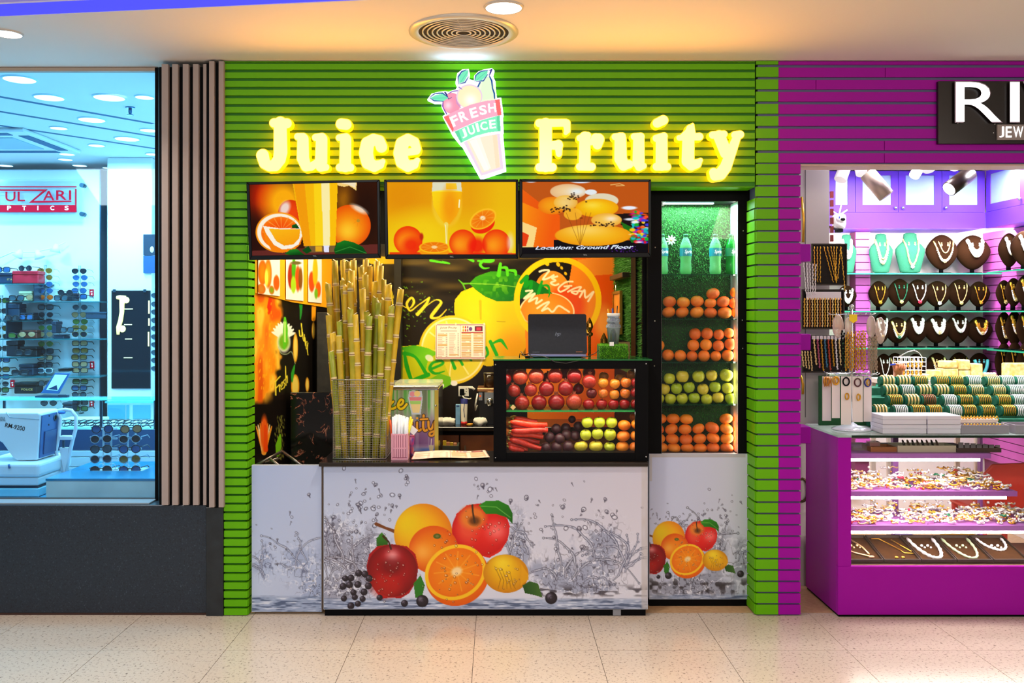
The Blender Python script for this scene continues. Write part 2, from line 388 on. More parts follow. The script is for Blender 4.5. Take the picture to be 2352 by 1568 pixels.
# floor: the paved corridor tile by tile, plain slab beyond it
fl = struct(G().box(-7, 7, -7, 4.83, -.06, -.003).build('floor', JOINT))
TX0, TY0, TW, TD = -.114, 3.75, .597, .535
tm = G().box(-TW/2+.0013, TW/2-.0013, -TD/2+.0013, TD/2-.0013, -.02, 0).mesh('tile', TILE)
for j in range(-5, 2):
    for i in range(-7, 7):
        link('tile', tm, fl, (TX0+(i+.5)*TW, TY0+(j+.5)*TD, random.uniform(-.0004, 0)))
yb = TY0-5*TD
struct(G().box(-7, 7, -7, yb-.002, -.02, -.0005).build('floor', TILE))
struct(G().box(-7, 7, 4.825, 8.8, -.06, -.001).build('floor', M('shop_floor', 'c9a57e', .3, n2='b98f66', ns=40)))
# ceiling: soffit over the shop fronts, raised ceiling behind its lit edge
e0, e1 = (-2.27, 4.07), (-.53, 3.85)
sl = (e1[1]-e0[1])/(e1[0]-e0[0])
ev = [(-7, e0[1]+sl*(-7-e0[0])), e0, e1, (.8, 3.66), (7, 2.6)]
vs = [(x, y, CEIL) for x, y in ev]+[(7, 4.98, CEIL), (-7, 4.98, CEIL)]; vs += [(x, y, z+.12) for x, y, z in vs]
n = 7
struct(G().add(vs, [tuple(range(n-1, -1, -1)), tuple(range(n, 2*n))]+[(i, (i+1) % n, (i+1) % n+n, i+n) for i in range(n)]).build('ceiling', PLAS))
struct(G().box(-7, 7, -7, 4.2, CEIL+.065, CEIL+.11).build('ceiling', M('upper_ceiling', 'dcd4f4', .8)))
BLUE = M('blue_led', '1010a0', .4, emit=(.075, .08, .80), es=1.0)
st = thing('light_strip', 'blue glowing light strip along the curved ceiling edge', 'light strip', (-2, 4.03, CEIL))
g = G()
for (ax, ay), (bx, by) in zip(ev[:-1], ev[1:]):
    g.add([(ax, ay-.006, CEIL+.002), (bx, by-.006, CEIL+.002), (bx, by-.006, CEIL+.055), (ax, ay-.006, CEIL+.055), (ax, ay-.001, CEIL+.002), (bx, by-.001, CEIL+.002), (bx, by-.001, CEIL+.055), (ax, ay-.001, CEIL+.055)],
          [(0, 1, 2, 3), (7, 6, 5, 4), (3, 2, 6, 7), (0, 4, 5, 1)])
g.build('diffuser', BLUE, st)
# fascia wall of the juice stall: dark green backing, slats proud of it
xa, xb = X(515, W), X(1735, W)
wf = struct(G().box(xa, xb, W+.008, W+.15, Z(427, W), CEIL-.001, 0).box(xa, xb, W+.013, W+.149, Z(429, W), Z(427, W), 1).build('wall_front', [GREEND, GREEN]))
PIT = 19.85; PY = [146+PIT*k for k in range(64)]
def slat(parent, px0, px1, py0, py1, Y, mt, dep=.02, nm='slat'):
    j = random.uniform(-.0007, .0007)
    return G().box(X(px0, Y), X(px1, Y), Y+j, Y+dep, Z(py1, Y), Z(py0, Y)).build(nm, mt, parent, bev=.001)
for k in range(14):
    slat(wf, 514, 1734, PY[k], PY[k]+13.4, W-.006, GREEN)
slat(wf, 514, 1734, 141, 143, W-.004, GREEN)
# green pillar on the left (front slats and the slats of its return into the stall)
xi = X(568, W); xo = X(582, 4.90)
t1 = struct(G().box(xa, xi-.012, W+.012, 4.92, 0, Z(425, W)).build('trim_1', GREEND))
sm0 = G().box(xa, xi, -.006, .014, 0, S(14.8, W)).mesh('slat', GREEN)
rm0 = G().box(-.012, .006, 0, 4.905-W, 0, S(14.8, W)).mesh('slat', GREEN)
for k in range(14, 64):
    z = Z(PY[k]+14.8, W); 
    if z < 0: break
    link('slat', sm0, t1, (random.uniform(-.001, .001), W+random.uniform(-.0007, .0007), z))
    link('slat', rm0, t1, (xi, W+random.uniform(-.001, .001), z))
# green and purple pillar on the right, one board higher up, finer pitch below
xg0, xm, xp1 = X(1736, W), X(1787, W), X(1838, W)
t2 = struct(G().box(xg0+.012, xp1-.004, W+.006, 4.94, 0, CEIL-.002).build('trim_2', PURPB))
rows = [(140.5, 148.5)]+[(155+28.07*k, 155+28.07*k+22) for k in range(8)]+[(377+25.92*k, 377+25.92*k+21.8) for k in range(41)]
gm = G().box(xg0, xm-.0008, -.007, .013, 0, S(21.8, W)).mesh('slat', GREEN)
pm = G().box(xm+.0008, xp1, -.007, .013, 0, S(21.8, W)).mesh('slat', PURP)
ret = G().box(-.006, .012, 0, 4.93-W, 0, S(21.8, W)).mesh('slat', GREEN)
for a, b in rows:
    z = Z(b, W)
    if z < -.003: break
    sc = (1, 1, (b-a)/21.8); dx = random.uniform(-.0015, .0015)
    for me in ((gm, pm) if a > 376 else (gm,)):
        o = link('slat', me, t2, (dx, W+random.uniform(-.001, .001), max(z, .001))); o.scale = sc
    if a > 430: link('slat', ret, t2, (xg0+dx, W+.004+random.uniform(-.002, .002), max(z, .001)))
# purple fascia of the jeweller
wr = struct(G().box(xp1-.12, 4.6, W+.0065, W+.12, Z(377, W), CEIL-.002, 0).build('wall_right', PURPB))
for i, (a, b) in enumerate(rows[:9]):
    cuts = [(1788, 2600)]
    if i == 1: cuts = [(1788, 2033), (2034, 2600)]
    elif i == 2: cuts = [(1788, 1874), (1875, 2600)]
    elif i in (7, 8): cuts = [(1788, 2031), (2032, 2600)]
    for c0, c1 in cuts: slat(wr, c0, c1, a, b, W-.006, PURP)
struct(G().box(xp1-.12, 4.6, W-.002, W+.14, Z(380.5, W), Z(377.3, W)).build('trim_3', M('lintel_strip', 'c9a596', .5)))
# taupe upright slats on a black board between optician and stall
t4 = struct(G().box(X(364, W), xa-.002, W+.012, 4.93, Z(1163, W), CEIL-.03).box(X(475, W), xa-.002, W-.008, W+.02, Z(1163, W), CEIL-.012).build('trim_4', BLACK))
for a, b, c, d, Y in ((371, 386, 147, 1160, W), (395, 408.5, 147, 1160, W), (419.5, 433, 147, 1160, W), (443, 456, 147, 1160, W), (466.5, 474, 147, 1160, W), (480, 492, 140, 1165, W-.018), (502, 513.6, 140, 1165, W-.018)):
    slat(t4, a, b, c, d, Y-.012, TAUPE, .03)
# low granite wall below the optician's window, dark plinth under the slats
struct(G().box(-7, X(475, W), W, 4.98, .012, Z(1160, W)).build('wall_left', DARKST, bev=.003))
struct(G().box(-7, X(475, W), W+.008, 4.97, 0, .012).build('baseboard_left', M('brown_plinth', '4b2c20', .7)))
struct(G().box(X(475, W), xa-.002, W-.012, 4.98, 0, Z(1164, W)).build('trim_5', M('dark_plinth', '14181c', .4, n2='20262b', ns=14), bev=.002))
# optician's window: pane, black jamb, sill
GLASS = M('shop_glass', 'd8f2ff', .03, alpha=.02, tint='e6f6ff')
w1 = struct(G().box(-6.9, X(362, 4.92), 4.918, 4.926, Z(1148, 4.92), CEIL-.004).build('window_1', GLASS))
G().box(X(359, 4.92), X(366.5, 4.92), 4.90, 4.94, Z(1152, 4.92), CEIL-.004).build('window_frame', BLK2, w1)
G().box(-6.9, X(362, 4.92), 4.905, 4.94, Z(1151, 4.92), Z(1143, 4.92)).build('window_sill', M('sill_bronze', '33261f', .4), w1)
G().box(-6.9, X(362, 4.92), 4.90, 4.94, CEIL-.022, CEIL-.003).build('window_head', M('head_trim', 'b59b86', .5), w1)
G().box(-6.9, X(362, 4.92), 4.80, 4.905, Z(1160, W)+.001, Z(1160, W)+.008).build('window_ledge', M('ledge', '8c9aa2', .3), w1)
# shells of the three shops
YO = 8.15
struct(G().box(-7, -1.78, YO+.35, YO+.45, 0, CEIL).build('wall_back', WHITEW))
struct(G().box(-1.80, -1.70, 4.94, YO+.45, 0, CEIL-.002).build('wall_side', WHITEW))
struct(G().box(-7, -6.9, 4.98, YO+.45, 0, CEIL-.002).build('wall_side', WHITEW))
oc = struct(G().box(-7, -1.70, 4.985, YO+.45, CEIL, CEIL+.1).build('ceiling', M('optician_ceiling', 'dfe6ea', .7)))
YB = 6.15; LA = (X(583, 4.92), 4.92); LB = (X(765, YB), YB)
wl = struct(G().add([(LA[0], LA[1], 0), (LB[0], LB[1]+.1, 0), (LB[0]-.06, LB[1]+.1, 0), (LA[0]-.06, LA[1], 0), (LA[0], LA[1], 2.7), (LB[0], LB[1]+.1, 2.7), (LB[0]-.06, LB[1]+.1, 2.7), (LA[0]-.06, LA[1], 2.7)],
        [(0, 1, 2, 3), (7, 6, 5, 4), (0, 4, 5, 1), (1, 5, 6, 2), (2, 6, 7, 3), (3, 7, 4, 0)]).build('wall_side', BLACK))
struct(G().box(-1.4, 1.5, YB+.004, YB+.1, 0, 2.7).build('wall_back', BLACK))
XR = .805
struct(G().box(XR+.004, XR+.06, 4.99, YB, 0, 2.7).build('wall_side', BLACK))
struct(G().box(-1.5, 1.52, 4.93, YB+.1, 2.62, 2.7).build('ceiling', M('stall_ceiling', '3a332a', .7)))
YJ = 6.9; XJ = X(2263, YJ); XL = 1.60
struct(G().box(XL-.1, XJ+.2, YJ, YJ+.1, 0, 2.75).build('wall_back', M('cream_wall', 'efe7e4', .55)))
struct(G().box(XJ, XJ+.1, 4.9, YJ, 0, 2.75).build('wall_side', M('cream_wall', 'efe7e4', .55)))
struct(G().box(XL-.08, XL, 4.95, YJ, 0, 2.75).build('wall_side', M('grey_laminate', 'b9b0ac', .5)))
struct(G().box(XL-.1, XJ+.2, 4.90, YJ+.1, 2.66, 2.75).build('ceiling', M('jeweller_ceiling', 'e8e2e6', .7)))
# round air vent and downlights in the soffit
va = Vector((X(1065, 4.288), 4.288, CEIL)); R0 = S(126, 4.288)
v = thing('air_vent', 'round ceiling air vent with concentric metal rings above the stall sign', 'vent', va)
VM = M('vent_metal', 'd9cfc0', .35, .3)
G().lathe([(R0*.82, -.004), (R0*.83, -.010), (R0*.94, -.012), (R0, -.006), (R0, 0)], va, 48, cap=False).build('vent_rim', VM, v)
G().lathe([(R0*.85, -.0018), (R0*.85, -.0008)], va, 40).build('vent_duct', M('duct_dark', '2a221c', .8), v)
for k in range(8):
    r = R0*(.13+.088*k)
    G().lathe([(r+.004, -.004), (r+.004, -.0075), (r-.0025, -.0085), (r-.0035, -.004)], va, 40, cap=False).build('vent_ring', VM, v)
g = G()
for a in (0.4, 2.5, 4.6): g.tube([va+Vector((.04*math.cos(a), .04*math.sin(a), -.0045)), va+Vector((R0*.8*math.cos(a), R0*.8*math.sin(a), -.0045))], .0018, 5)
g.build('vent_spoke', VM, v)
HOT = M('lamp_face', 'ffffff', .5, emit=(1, .97, .92), es=5)
HOTC = M('cold_lamp_face', 'ffffff', .5, emit=(.62, .93, 1), es=4)
def downlight(px, py, rpx, label, mt, group=None, ring='c9bfb4'):
    Y = (CEIL-H)*F/(VY-py); p = Vector((X(px, Y), Y, CEIL)); r = S(rpx, Y)
    d = thing('downlight', label, 'ceiling light', p, group)
    G().lathe([(r, -.004), (r*1.02, -.008), (r*1.10, -.006), (r*1.14, 0)], p, 28, cap=False).build('trim_ring', M('downlight_ring_'+ring, ring, .4), d)
    G().lathe([(r*1.01, -.006), (r*1.01, -.002)], p, 28).build('lamp_face', mt, d)
downlight(1157, 16, 41, 'round white downlight in the soffit just behind the round air vent', HOT)
downlight(17, 76, 30, 'round white downlight in the soffit over the optician window', HOT)
DL = [(45, 181, 34), (113, 223, 31), (251, 223, 33), (332, 222, 20), (211, 274, 28), (135, 293, 18), (342, 298, 19), (292, 318, 26), (222, 333, 17), (154, 353, 16), (352, 353, 16), (150, 365, 15), (12, 379, 16), (183, 379, 15), (244, 384, 8)]
for i, (a, b, r) in enumerate(DL):
    k = sorted(DL, key=lambda q: q[1]).index(DL[i])
    lb = 'cold white downlight in the optician ceiling, '+('nearest the window glass' if k == 0 else ORD[k]+' counting from the glass inwards' if k < 14 else 'small one beside the white column')
    downlight(a, b, r, lb, HOTC, "downlights in the optician's ceiling", 'bfe3ee')
# dark slots and the air cassette in the optician's ceiling
SLOT = M('slot_dark', '1d5f86', .8)
for (a, b), (c, d) in (((0, 222), (352, 284)), ((0, 256), (358, 314)), ((0, 288), (362, 342))):
    Ya, Yc = (CEIL-H)*F/(VY-b), (CEIL-H)*F/(VY-d); p = Vector((X(a, Ya), Ya, CEIL)); q = Vector((X(c, Yc), Yc, CEIL)); dr = (q-p).normalized(); p = p-dr*1.5
    nn = Vector((-dr.y, dr.x, 0))*.022
    G().add([p-nn+Vector((0, 0, -.001)), q-nn+Vector((0, 0, -.001)), q+nn+Vector((0, 0, -.001)), p+nn+Vector((0, 0, -.001)), p-nn+Vector((0, 0, .004)), q-nn+Vector((0, 0, .004)), q+nn+Vector((0, 0, .004)), p+nn+Vector((0, 0, .004))],
            [(3, 2, 1, 0), (4, 5, 6, 7), (0, 1, 5, 4), (1, 2, 6, 5), (2, 3, 7, 6), (3, 0, 4, 7)]).build('ceiling_slot', SLOT, oc)
ac = thing('air_conditioner', 'square ceiling air cassette in the optician ceiling', 'air conditioner', (-3.95, 6.95, CEIL))
G().box(-4.45, -3.45, 6.5, 7.4, CEIL-.03, CEIL).build('cassette_panel', M('cassette_white', 'd5e4e8', .5), ac, bev=.01)
for x0, x1, y0, y1 in ((-4.3, -3.6, 6.55, 6.63), (-4.3, -3.6, 7.27, 7.35), (-3.57, -3.49, 6.65, 7.25), (-4.41, -4.33, 6.65, 7.25)):
    G().box(x0, x1, y0, y1, CEIL-.034, CEIL-.026).build('air_slot', SLOT, ac)
G().box(-4.25, -3.65, 6.72, 7.18, CEIL-.036, CEIL-.028).build('intake_grille', M('intake', '8fb8c8', .5), ac)
sp = thing('sprinkler', 'small chrome fire sprinkler hanging from the optician ceiling', 'sprinkler', (X(299, 5.86), 5.86, CEIL))
q = Vector((X(299, 5.86), 5.86, CEIL))
G().lathe([(.028, -.008), (.03, -.003), (.03, 0)], q, 16).lathe([(.008, -.05), (.012, -.03), (.010, -.006)], q, 10).build('body', M('sprinkler_metal', '2f6f96', .3, .7), sp)
G().lathe([(.022, -.054), (.022, -.050)], q, 12).build('deflector', M('sprinkler_metal', '2f6f96', .3, .7), sp)
# ================================================================ juice stall: prints
def splash(cv, env, seed, dark=(62, 58, 70), body=(150, 158, 184)):
    """printed water: env = list of (cx, cy, rx, ry, weight)"""
    e = np.zeros(cv.xx.shape)
    for cx, cy, rx, ry, wt in env: e = np.maximum(e, wt*np.exp(-((cv.xx-cx)/rx)**2-((cv.yy-cy)/ry)**2))
    n = .5*cv.noise((26, 34), seed)+.3*cv.noise((11, 15), seed+1)+.2*cv.noise(5, seed+2)
    cv.all(np.clip((e*1.3+n-.95)*2.2, 0, .8), body)
    m = .6*cv.noise((15, 24), seed+3)+.4*cv.noise((6, 9), seed+4)
    rid = 1-abs(2*m-1)
    cv.all(np.clip((rid-.92)*11, 0, .62)*np.clip(e*2.4-.45, 0, 1), dark)
    cv.all(np.clip((1-abs(2*n-1)-.93)*16, 0, .9)*np.clip(e*2.2-.3, 0, 1), (238, 240, 250))
    m2 = 1-abs(2*(.6*cv.noise((9, 7), seed+6)+.4*cv.noise(3.5, seed+7))-1)
    cv.all(np.clip((m2-.9)*10, 0, .7)*np.clip(e*2.2-1.1, 0, 1), (54, 48, 54))
def drops(cv, n, cx, cy, sx, sy, seed, r=(1.5, 5)):
    q = random.Random(seed)
    for _ in range(n):
        x, y = q.gauss(cx, sx), q.gauss(cy, sy); a = r[0]+(r[1]-r[0])*q.random()**3
        if q.random() < .35: cv.line([(x, y), (x+q.uniform(-4, 4), y+q.uniform(2, 9))], [a*.7, a*.35], (70, 66, 84), .8)
        cv.ring(x, y, a, .45+a*.22, (66, 62, 80), .85, ry=a*q.uniform(1, 1.35), rot=q.random()*3)
        cv.ell(x-a*.2, y-a*.2, a*.45, a*.45, (236, 238, 248), a=.7)
def tendril(cv, pts, r0, col=(74, 74, 92)):
    n = len(pts); q = random.Random(int(pts[0][0])); pp = []
    for (a, b), (c, d) in zip(pts[:-1], pts[1:]):
        for k in range(9): t = k/9; pp.append((a+(c-a)*t+q.uniform(-2.2, 2.2), b+(d-b)*t+q.uniform(-1.5, 1.5)))
    m = len(pp); rr = [max(.5, r0*.42*(1-i/m)*q.uniform(.5, 1.5)+.5*q.random()) for i in range(m)]
    cv.line(pp, rr, col, .75); cv.line([(x-.6, y-.4) for x, y in pp], [max(.1, v*.4-.2) for v in rr], (176, 184, 206), .8)
    for i in range(0, m, 4):
        if q.random() < .6: cv.ring(pp[i][0]+q.uniform(-5, 5), pp[i][1]+q.uniform(-4, 4), q.uniform(1.2, 2.6), .9, col, .8)
def fan(cv, x0, y0, n, ang, ln, seed, col=(70, 68, 84), w=2.6, sx=14):
    """curved threads of thrown water with beads along them"""
    q = random.Random(seed)
    for _ in range(n//3+1):
        a = math.radians(q.uniform(*ang)); L_ = q.uniform(*ln); bx = x0+q.gauss(0, sx*1.6); c = q.uniform(-1.1, 1.1); pts = []; t0 = q.uniform(.15, .5)
        for i in range(7): t = t0+(1.1-t0)*i/6; d = a+c*t*t; pts.append((bx+L_*t*math.sin(d)+q.uniform(-3, 3), y0-L_*t*math.cos(d)+q.uniform(-3, 3)))
        pp = smooth(pts, None, 4); m = len(pp); rr = [max(.4, w*.8*math.sin(PI*(.15+.8*i/m))*q.uniform(.5, 1.5)) for i in range(m)]
        cv.line(pp, [v+.8 for v in rr], col, .7); cv.line(pp, [v*.75 for v in rr], (164, 170, 192), .85); cv.line([(x-.5, y) for x, y in pp], [v*.25 for v in rr], (236, 240, 250), .8)
        for i in range(m//3, m, 3):
            if q.random() < .55: x, y = pp[i]; r = q.uniform(1, 2.8); x += q.uniform(-5, 5); cv.ell(x, y, r, r*1.2, (180, 186, 206)); cv.ring(x, y, r, 1., col, .85)
        x, y = pts[-1]; cv.ell(x, y, 2.4, 2.8, (200, 206, 222)); cv.ring(x, y, 2.4, 1.1, col)
def water(cv, y0, y1, seed):
    n = .6*cv.noise((34, 2.6), seed)+.4*cv.noise((12, 1.8), seed+1); b = np.clip((cv.yy-y0)/6, 0, 1)*(cv.yy < y1+9)
    cv.all(b*.75, (150, 166, 196)); cv.all(b*np.clip((n-.55)*5, 0, .85), (74, 88, 118)); cv.all(b*np.clip((.36-n)*6, 0, .85), (228, 234, 246))
def fruit_art(cv, T, k):
    """the printed heap of fruit: T maps the main print's pixels, k scales lengths"""
    def E(cx, cy, rx, ry, *a, **w): x, y = T(cx, cy); cv.ell(x, y, rx*k, ry*k, *a, **w)
    def L(pts, r, col, a=1.): cv.line([T(*p) for p in pts], [v*k for v in r] if hasattr(r, '__len__') else r*k, col, a)
    def PO(pts, col, **w): cv.poly([T(*p) for p in pts], col, **w)
    L([(864, 1203), (885, 1212), (912, 1222)], [4, 3, 4.5], (120, 66, 30))
    E(972, 1226, 67, 70, (246, 178, 12), edge=(222, 120, 12), hl=(-.55, -.35, .7, (236, 200, 16)))
    PO([(1040, 1210), (1048, 1180), (1072, 1160), (1100, 1156), (1140, 1158), (1162, 1180), (1171, 1208), (1166, 1240), (1150, 1266), (1124, 1281), (1090, 1272), (1058, 1258), (1042, 1236)], (214, 30, 22))
    E(1104, 1216, 66, 60, (226, 34, 24), edge=(196, 16, 18), hl=(.55, .05, .35, (246, 110, 104)))
    E(1074, 1210, 24, 34, (238, 96, 60), a=.7, soft=22*k); E(1086, 1188, 30, 26, (226, 128, 40), soft=14*k, a=.9); E(1090, 1196, 13, 10, (110, 60, 18), soft=8*k)
    L([(1090, 1198), (1086, 1176), (1085, 1160)], [2.6, 1.8, 2.4], (70, 44, 22))
    PO([(1100, 1160), (1116, 1150), (1146, 1149), (1168, 1160), (1178, 1180), (1177, 1203), (1164, 1188), (1140, 1180), (1116, 1180)], (44, 140, 22), grad=(.4, .6, (20, 92, 14)))
    L([(1104, 1162), (1140, 1164), (1172, 1188)], 1., (120, 190, 80), .7)
    E(996, 1262, 57, 55, (240, 130, 10), edge=(222, 84, 4), hl=(-.45, .1, .4, (250, 168, 60)))
    E(1004, 1231, 9, 6, (80, 96, 24)); E(1004, 1231, 4, 3, (120, 120, 60))
    PO([(866, 1262), (864, 1236), (877, 1222), (890, 1236), (892, 1256)], (60, 130, 30), grad=(0, 1, (30, 84, 16)))
    PO([(842, 1300), (848, 1272), (866, 1254), (900, 1249), (934, 1254), (954, 1272), (961, 1302), (956, 1336), (940, 1362), (920, 1374), (896, 1372), (876, 1375), (860, 1354), (846, 1328)], (170, 8, 14))
    E(901, 1310, 58, 60, (176, 10, 16), edge=(120, 2, 8), hl=(0, -.55, .28, (240, 150, 150))); E(886, 1346, 34, 26, (206, 40, 20), a=.5, soft=16*k); E(900, 1300, 26, 20, (90, 0, 6), a=.55, soft=16*k)
    L([(898, 1260), (893, 1244), (880, 1231)], [2.2, 1.8, 2.4], (66, 32, 16))
    E(1050, 1322, 74, 68, (240, 120, 8), rot=-.45, edge=(228, 92, 0)); E(1046, 1314, 72, 62, (250, 196, 30), rot=-.45); E(1046, 1314, 64, 54, (246, 140, 10), rot=-.45, edge=(238, 112, 4))
    for i in range(11): a = i*PI*2/11+.2; L([(1049, 1312), (1049+52*math.cos(a), 1312+46*math.sin(a))], [.8, 1.4], (252, 176, 60), .55)
    E(1049, 1312, 13, 10, (250, 214, 150), rot=-.45, soft=6*k)
    E(1162, 1317, 52, 44, (236, 178, 8), rot=.1, edge=(204, 128, 4), hl=(-.2, -.5, .5, (248, 214, 40))); PO([(1198, 1296), (1214, 1320), (1214, 1330), (1196, 1344)], (226, 160, 8))
    for i in range(5): L([(1136+i*9, 1300+4*i), (1150+i*7, 1330+3*i), (1144+i*10, 1352)], [.5, 1, .5], (120, 70, 6), .55)
    PO([(1200, 1344), (1216, 1334), (1236, 1340), (1246, 1372), (1226, 1366), (1206, 1362)], (28, 76, 18), grad=(1, 0, (70, 110, 40)))
    PO([(950, 1340), (966, 1320), (976, 1344), (970, 1368), (954, 1373)], (40, 120, 26))
    q = random.Random(5)
    bb = [(1266, 1373, 14), (970, 1380, 14), (929, 1385, 8), (806, 1391, 8), (822, 1386, 7), (788, 1346, 8), (803, 1343, 8), (790, 1374, 7), (815, 1371, 7), (833, 1375, 7), (836, 1359, 8), (846, 1345, 8), (812, 1360, 7), (793, 1328, 7), (806, 1327, 8), (824, 1316, 8), (838, 1318, 8), (848, 1328, 8), (822, 1342, 8), (872, 1372, 7)]
    for x, y, r in bb: E(x, y, r, r, (52, 44, 52), edge=(18, 12, 18), hl=(-.3, -.35, .4, (120, 112, 130))); cv.ring(*T(x, y), r*k*.3, .8*k, (12, 8, 14), .8)
    for cx, cy, sx, sy, m in ((1105, 1215, 34, 30, 30), (900, 1325, 32, 30, 40), (1046, 1310, 36, 32, 36), (1020, 1250, 22, 18, 12), (1168, 1318, 24, 20, 18)):
        for _ in range(m):
            x, y = q.gauss(cx, sx*.8), q.gauss(cy, sy*.8); r = q.uniform(1, 3)
            cv.ring(*T(x, y), r*k, .9*k, (70, 30, 10), .55); E(x-.3*r, y-.3*r, r*.5, r*.5, (255, 236, 216), a=.7)
    cv.all(0, (0, 0, 0))
PR = vmat('printed_vinyl', 0, .32)
def gradbg(cv, tl, tr, bl, br):
    u = ((cv.xx-cv.x0)/(cv.x1-cv.x0))[..., None]; v = ((cv.yy-cv.y0)/(cv.y1-cv.y0))[..., None]
    cv.c = (np.array(tl)*(1-u)+np.array(tr)*u)*(1-v)+(np.array(bl)*(1-u)+np.array(br)*u)*v
# ---- main counter
YC = 4.765
ct = thing('service_counter', 'long white counter base printed with fruit splashing into water', 'counter', (X(1116, YC), YC, 0))
G().pbox(743, 1066.5, 1488, 1399, YC+.004, YC+.36).build('body', M('white_laminate', 'c9cfdc', .4), ct)
G().pbox(746, 1399, 1483, 1415.5, YC+.012, YC+.34).build('plinth', BLACK, ct)
cv = Cv(744, 1068, 1487, 1398, 1.25)
gradbg(cv, (178, 190, 218), (204, 200, 214), (214, 222, 240), (226, 226, 238))
splash(cv, [(770, 1250, 60, 70, .9), (830, 1290, 70, 80, .85), (790, 1350, 80, 40, 1)], 11, body=(150, 152, 172))
splash(cv, [(1190, 1250, 30, 80, .9), (1300, 1320, 90, 60, .85), (1390, 1270, 60, 90, .8), (1340, 1345, 110, 22, 1)], 21)
for z in ((775, 1360, 16, (-20, 20), (90, 180), 1, (84, 78, 90)), (830, 1350, 18, (-30, 30), (60, 170), 2, (80, 66, 72)), (1195, 1300, 10, (-12, 14), (60, 120), 3), (1290, 1350, 14, (-20, 50), (60, 170), 4), (1380, 1350, 16, (-25, 55), (70, 190), 5, (66, 66, 90)), (1430, 1320, 9, (10, 70), (40, 110), 6, (80, 80, 104))): fan(cv, *z)
drops(cv, 90, 838, 1180, 50, 50, 3); drops(cv, 60, 1330, 1210, 70, 40, 4); drops(cv, 14, 1110, 1120, 14, 18, 5); drops(cv, 16, 1210, 1180, 26, 40, 8); drops(cv, 5, 936, 1110, 3, 12, 9, (3, 5))
water(cv, 1372, 1400, 31); cv.all(np.clip((cv.yy-1340)/14, 0, 1)*np.clip((1372-cv.yy)/8, 0, 1)*np.clip((cv.noise((16, 5), 77)-.5)*5, 0, .8)*(cv.xx > 1240), (58, 52, 60))
fruit_art(cv, lambda x, y: (x, y), 1.)
w = np.clip((cv.xx-1472)/3, 0, 1); cv.all(w*(.5+.4*cv.noise((7, 22), 66)), (196, 190, 190))
cv.obj('printed_panel', plane_map(YC), PR, ct)
tp = G().pbox(1408, 1400, 1426, 1413, YC+.004, YC+.011).build('tape_patch', M('grey_tape', '8c8f96', .4), ct)
# ---- counter flap on the left
YF = 4.795
cf = thing('counter_flap', 'narrow white counter panel with printed water splash beside the green pillar', 'counter', (X(660, YF), YF, 0))
G().pbox(578, 1068, 739, 1405, YF+.004, YF+.03).build('panel', M('white_laminate', 'c9cfdc', .4), cf)
G().pbox(585, 1405, 737, 1414, YF+.02, YF+.05).build('plinth', M('raw_wood', '7c5a2c', .7), cf)
G().pbox(739.3, 1066, 742.3, 1404, YF+.002, YF+.02).build('edge_strip', M('brown_edge', '5c4634', .6), cf)
cv = Cv(579, 1069, 738, 1404, 1.25); gradbg(cv, (172, 188, 222), (184, 196, 224), (200, 212, 236), (190, 200, 224))
splash(cv, [(690, 1300, 60, 60, .62), (730, 1345, 50, 40, 1.), (610, 1290, 30, 50, .75)], 41, dark=(80, 84, 112), body=(160, 174, 206))
for z in ((700, 1330, 9, (-50, 10), (50, 150), 11, (88, 96, 126), 2), (612, 1340, 9, (-40, 40), (40, 100), 12, (84, 92, 122), 1.6)): fan(cv, *z)
drops(cv, 26, 640, 1240, 40, 36, 13, (1.2, 3)); drops(cv, 1, 707, 1136, 1, 1, 2, (3, 3.4)); water(cv, 1366, 1405, 51)
cv.obj('printed_panel', plane_map(YF), PR, cf)
# ---- worktop
ZT = Z(1061, YC)
wt = tag(G().box(X(733, YC), X(1489, YC), YC-.014, 5.16, ZT-.022, ZT).build('worktop', M('black_worktop', '241d17', .12), bev=.004, seg=2), 'dark polished worktop slab lying on the printed counter', 'worktop')
# ---- bent steel tube frame behind the flap
TUB = M('brushed_tube', '8d8378', .28, .9)
fr = thing('steel_frame', 'bent steel tube frame standing up behind the counter flap', 'frame', P(645, 1068, 4.95))
for i, pts in enumerate(([(584, 1070, 4.90), (648, 1036, 4.98)], [(648, 1036, 4.98), (700, 1075, 4.92)], [(618, 1052, 4.90), (652, 1078, 4.90)], [(588, 1072, 5.06), (640, 1052, 5.06)])):
    p, q = [P(*a) for a in pts]; G().tube([p, q, q+Vector((0, 0, -.0))], .0085, 10).build('tube', TUB, fr)
for a in ((584, 1070, 4.90), (700, 1075, 4.92)):
    p = P(*a); G().tube([p, (p.x, p.y, 0)], .0085, 8).build('leg', TUB, fr)
# ================================================================ tall glass fridge
YR = 4.94
TURF = M('turf_blades', '2a8c26', .7, n2='4cb040', ns=90)
def turf(name, box, axis, n, parent, seed, h=.018, mt=None, kind=True):
    """artificial grass: short blades standing on a face; axis = outward direction"""
    r = np.random.RandomState(seed); (x0, x1), (y0, y1), (z0, z1) = box
    b = np.stack([r.uniform(x0, x1, n), r.uniform(y0, y1, n), r.uniform(z0, z1, n)], 1); ax = np.array(axis, float)
    d = ax*h*r.uniform(.6, 1.2, (n, 1))+r.uniform(-.6, .6, (n, 3))*h*.8; d += np.array((0, 0, -.25*h))
    side = np.cross(d, r.uniform(-1, 1, (n, 3))); side /= np.linalg.norm(side, axis=1, keepdims=True); side *= h*.09
    v = np.stack([b-side, b+side, b+d], 1).reshape(-1, 3)
    me = bpy.data.meshes.new(name); me.from_pydata([tuple(q) for q in v], [], [(3*i, 3*i+1, 3*i+2) for i in range(n)]); me.materials.append(mt or TURF)
    o = link(name, me, parent); o['kind'] = 'stuff'; return o
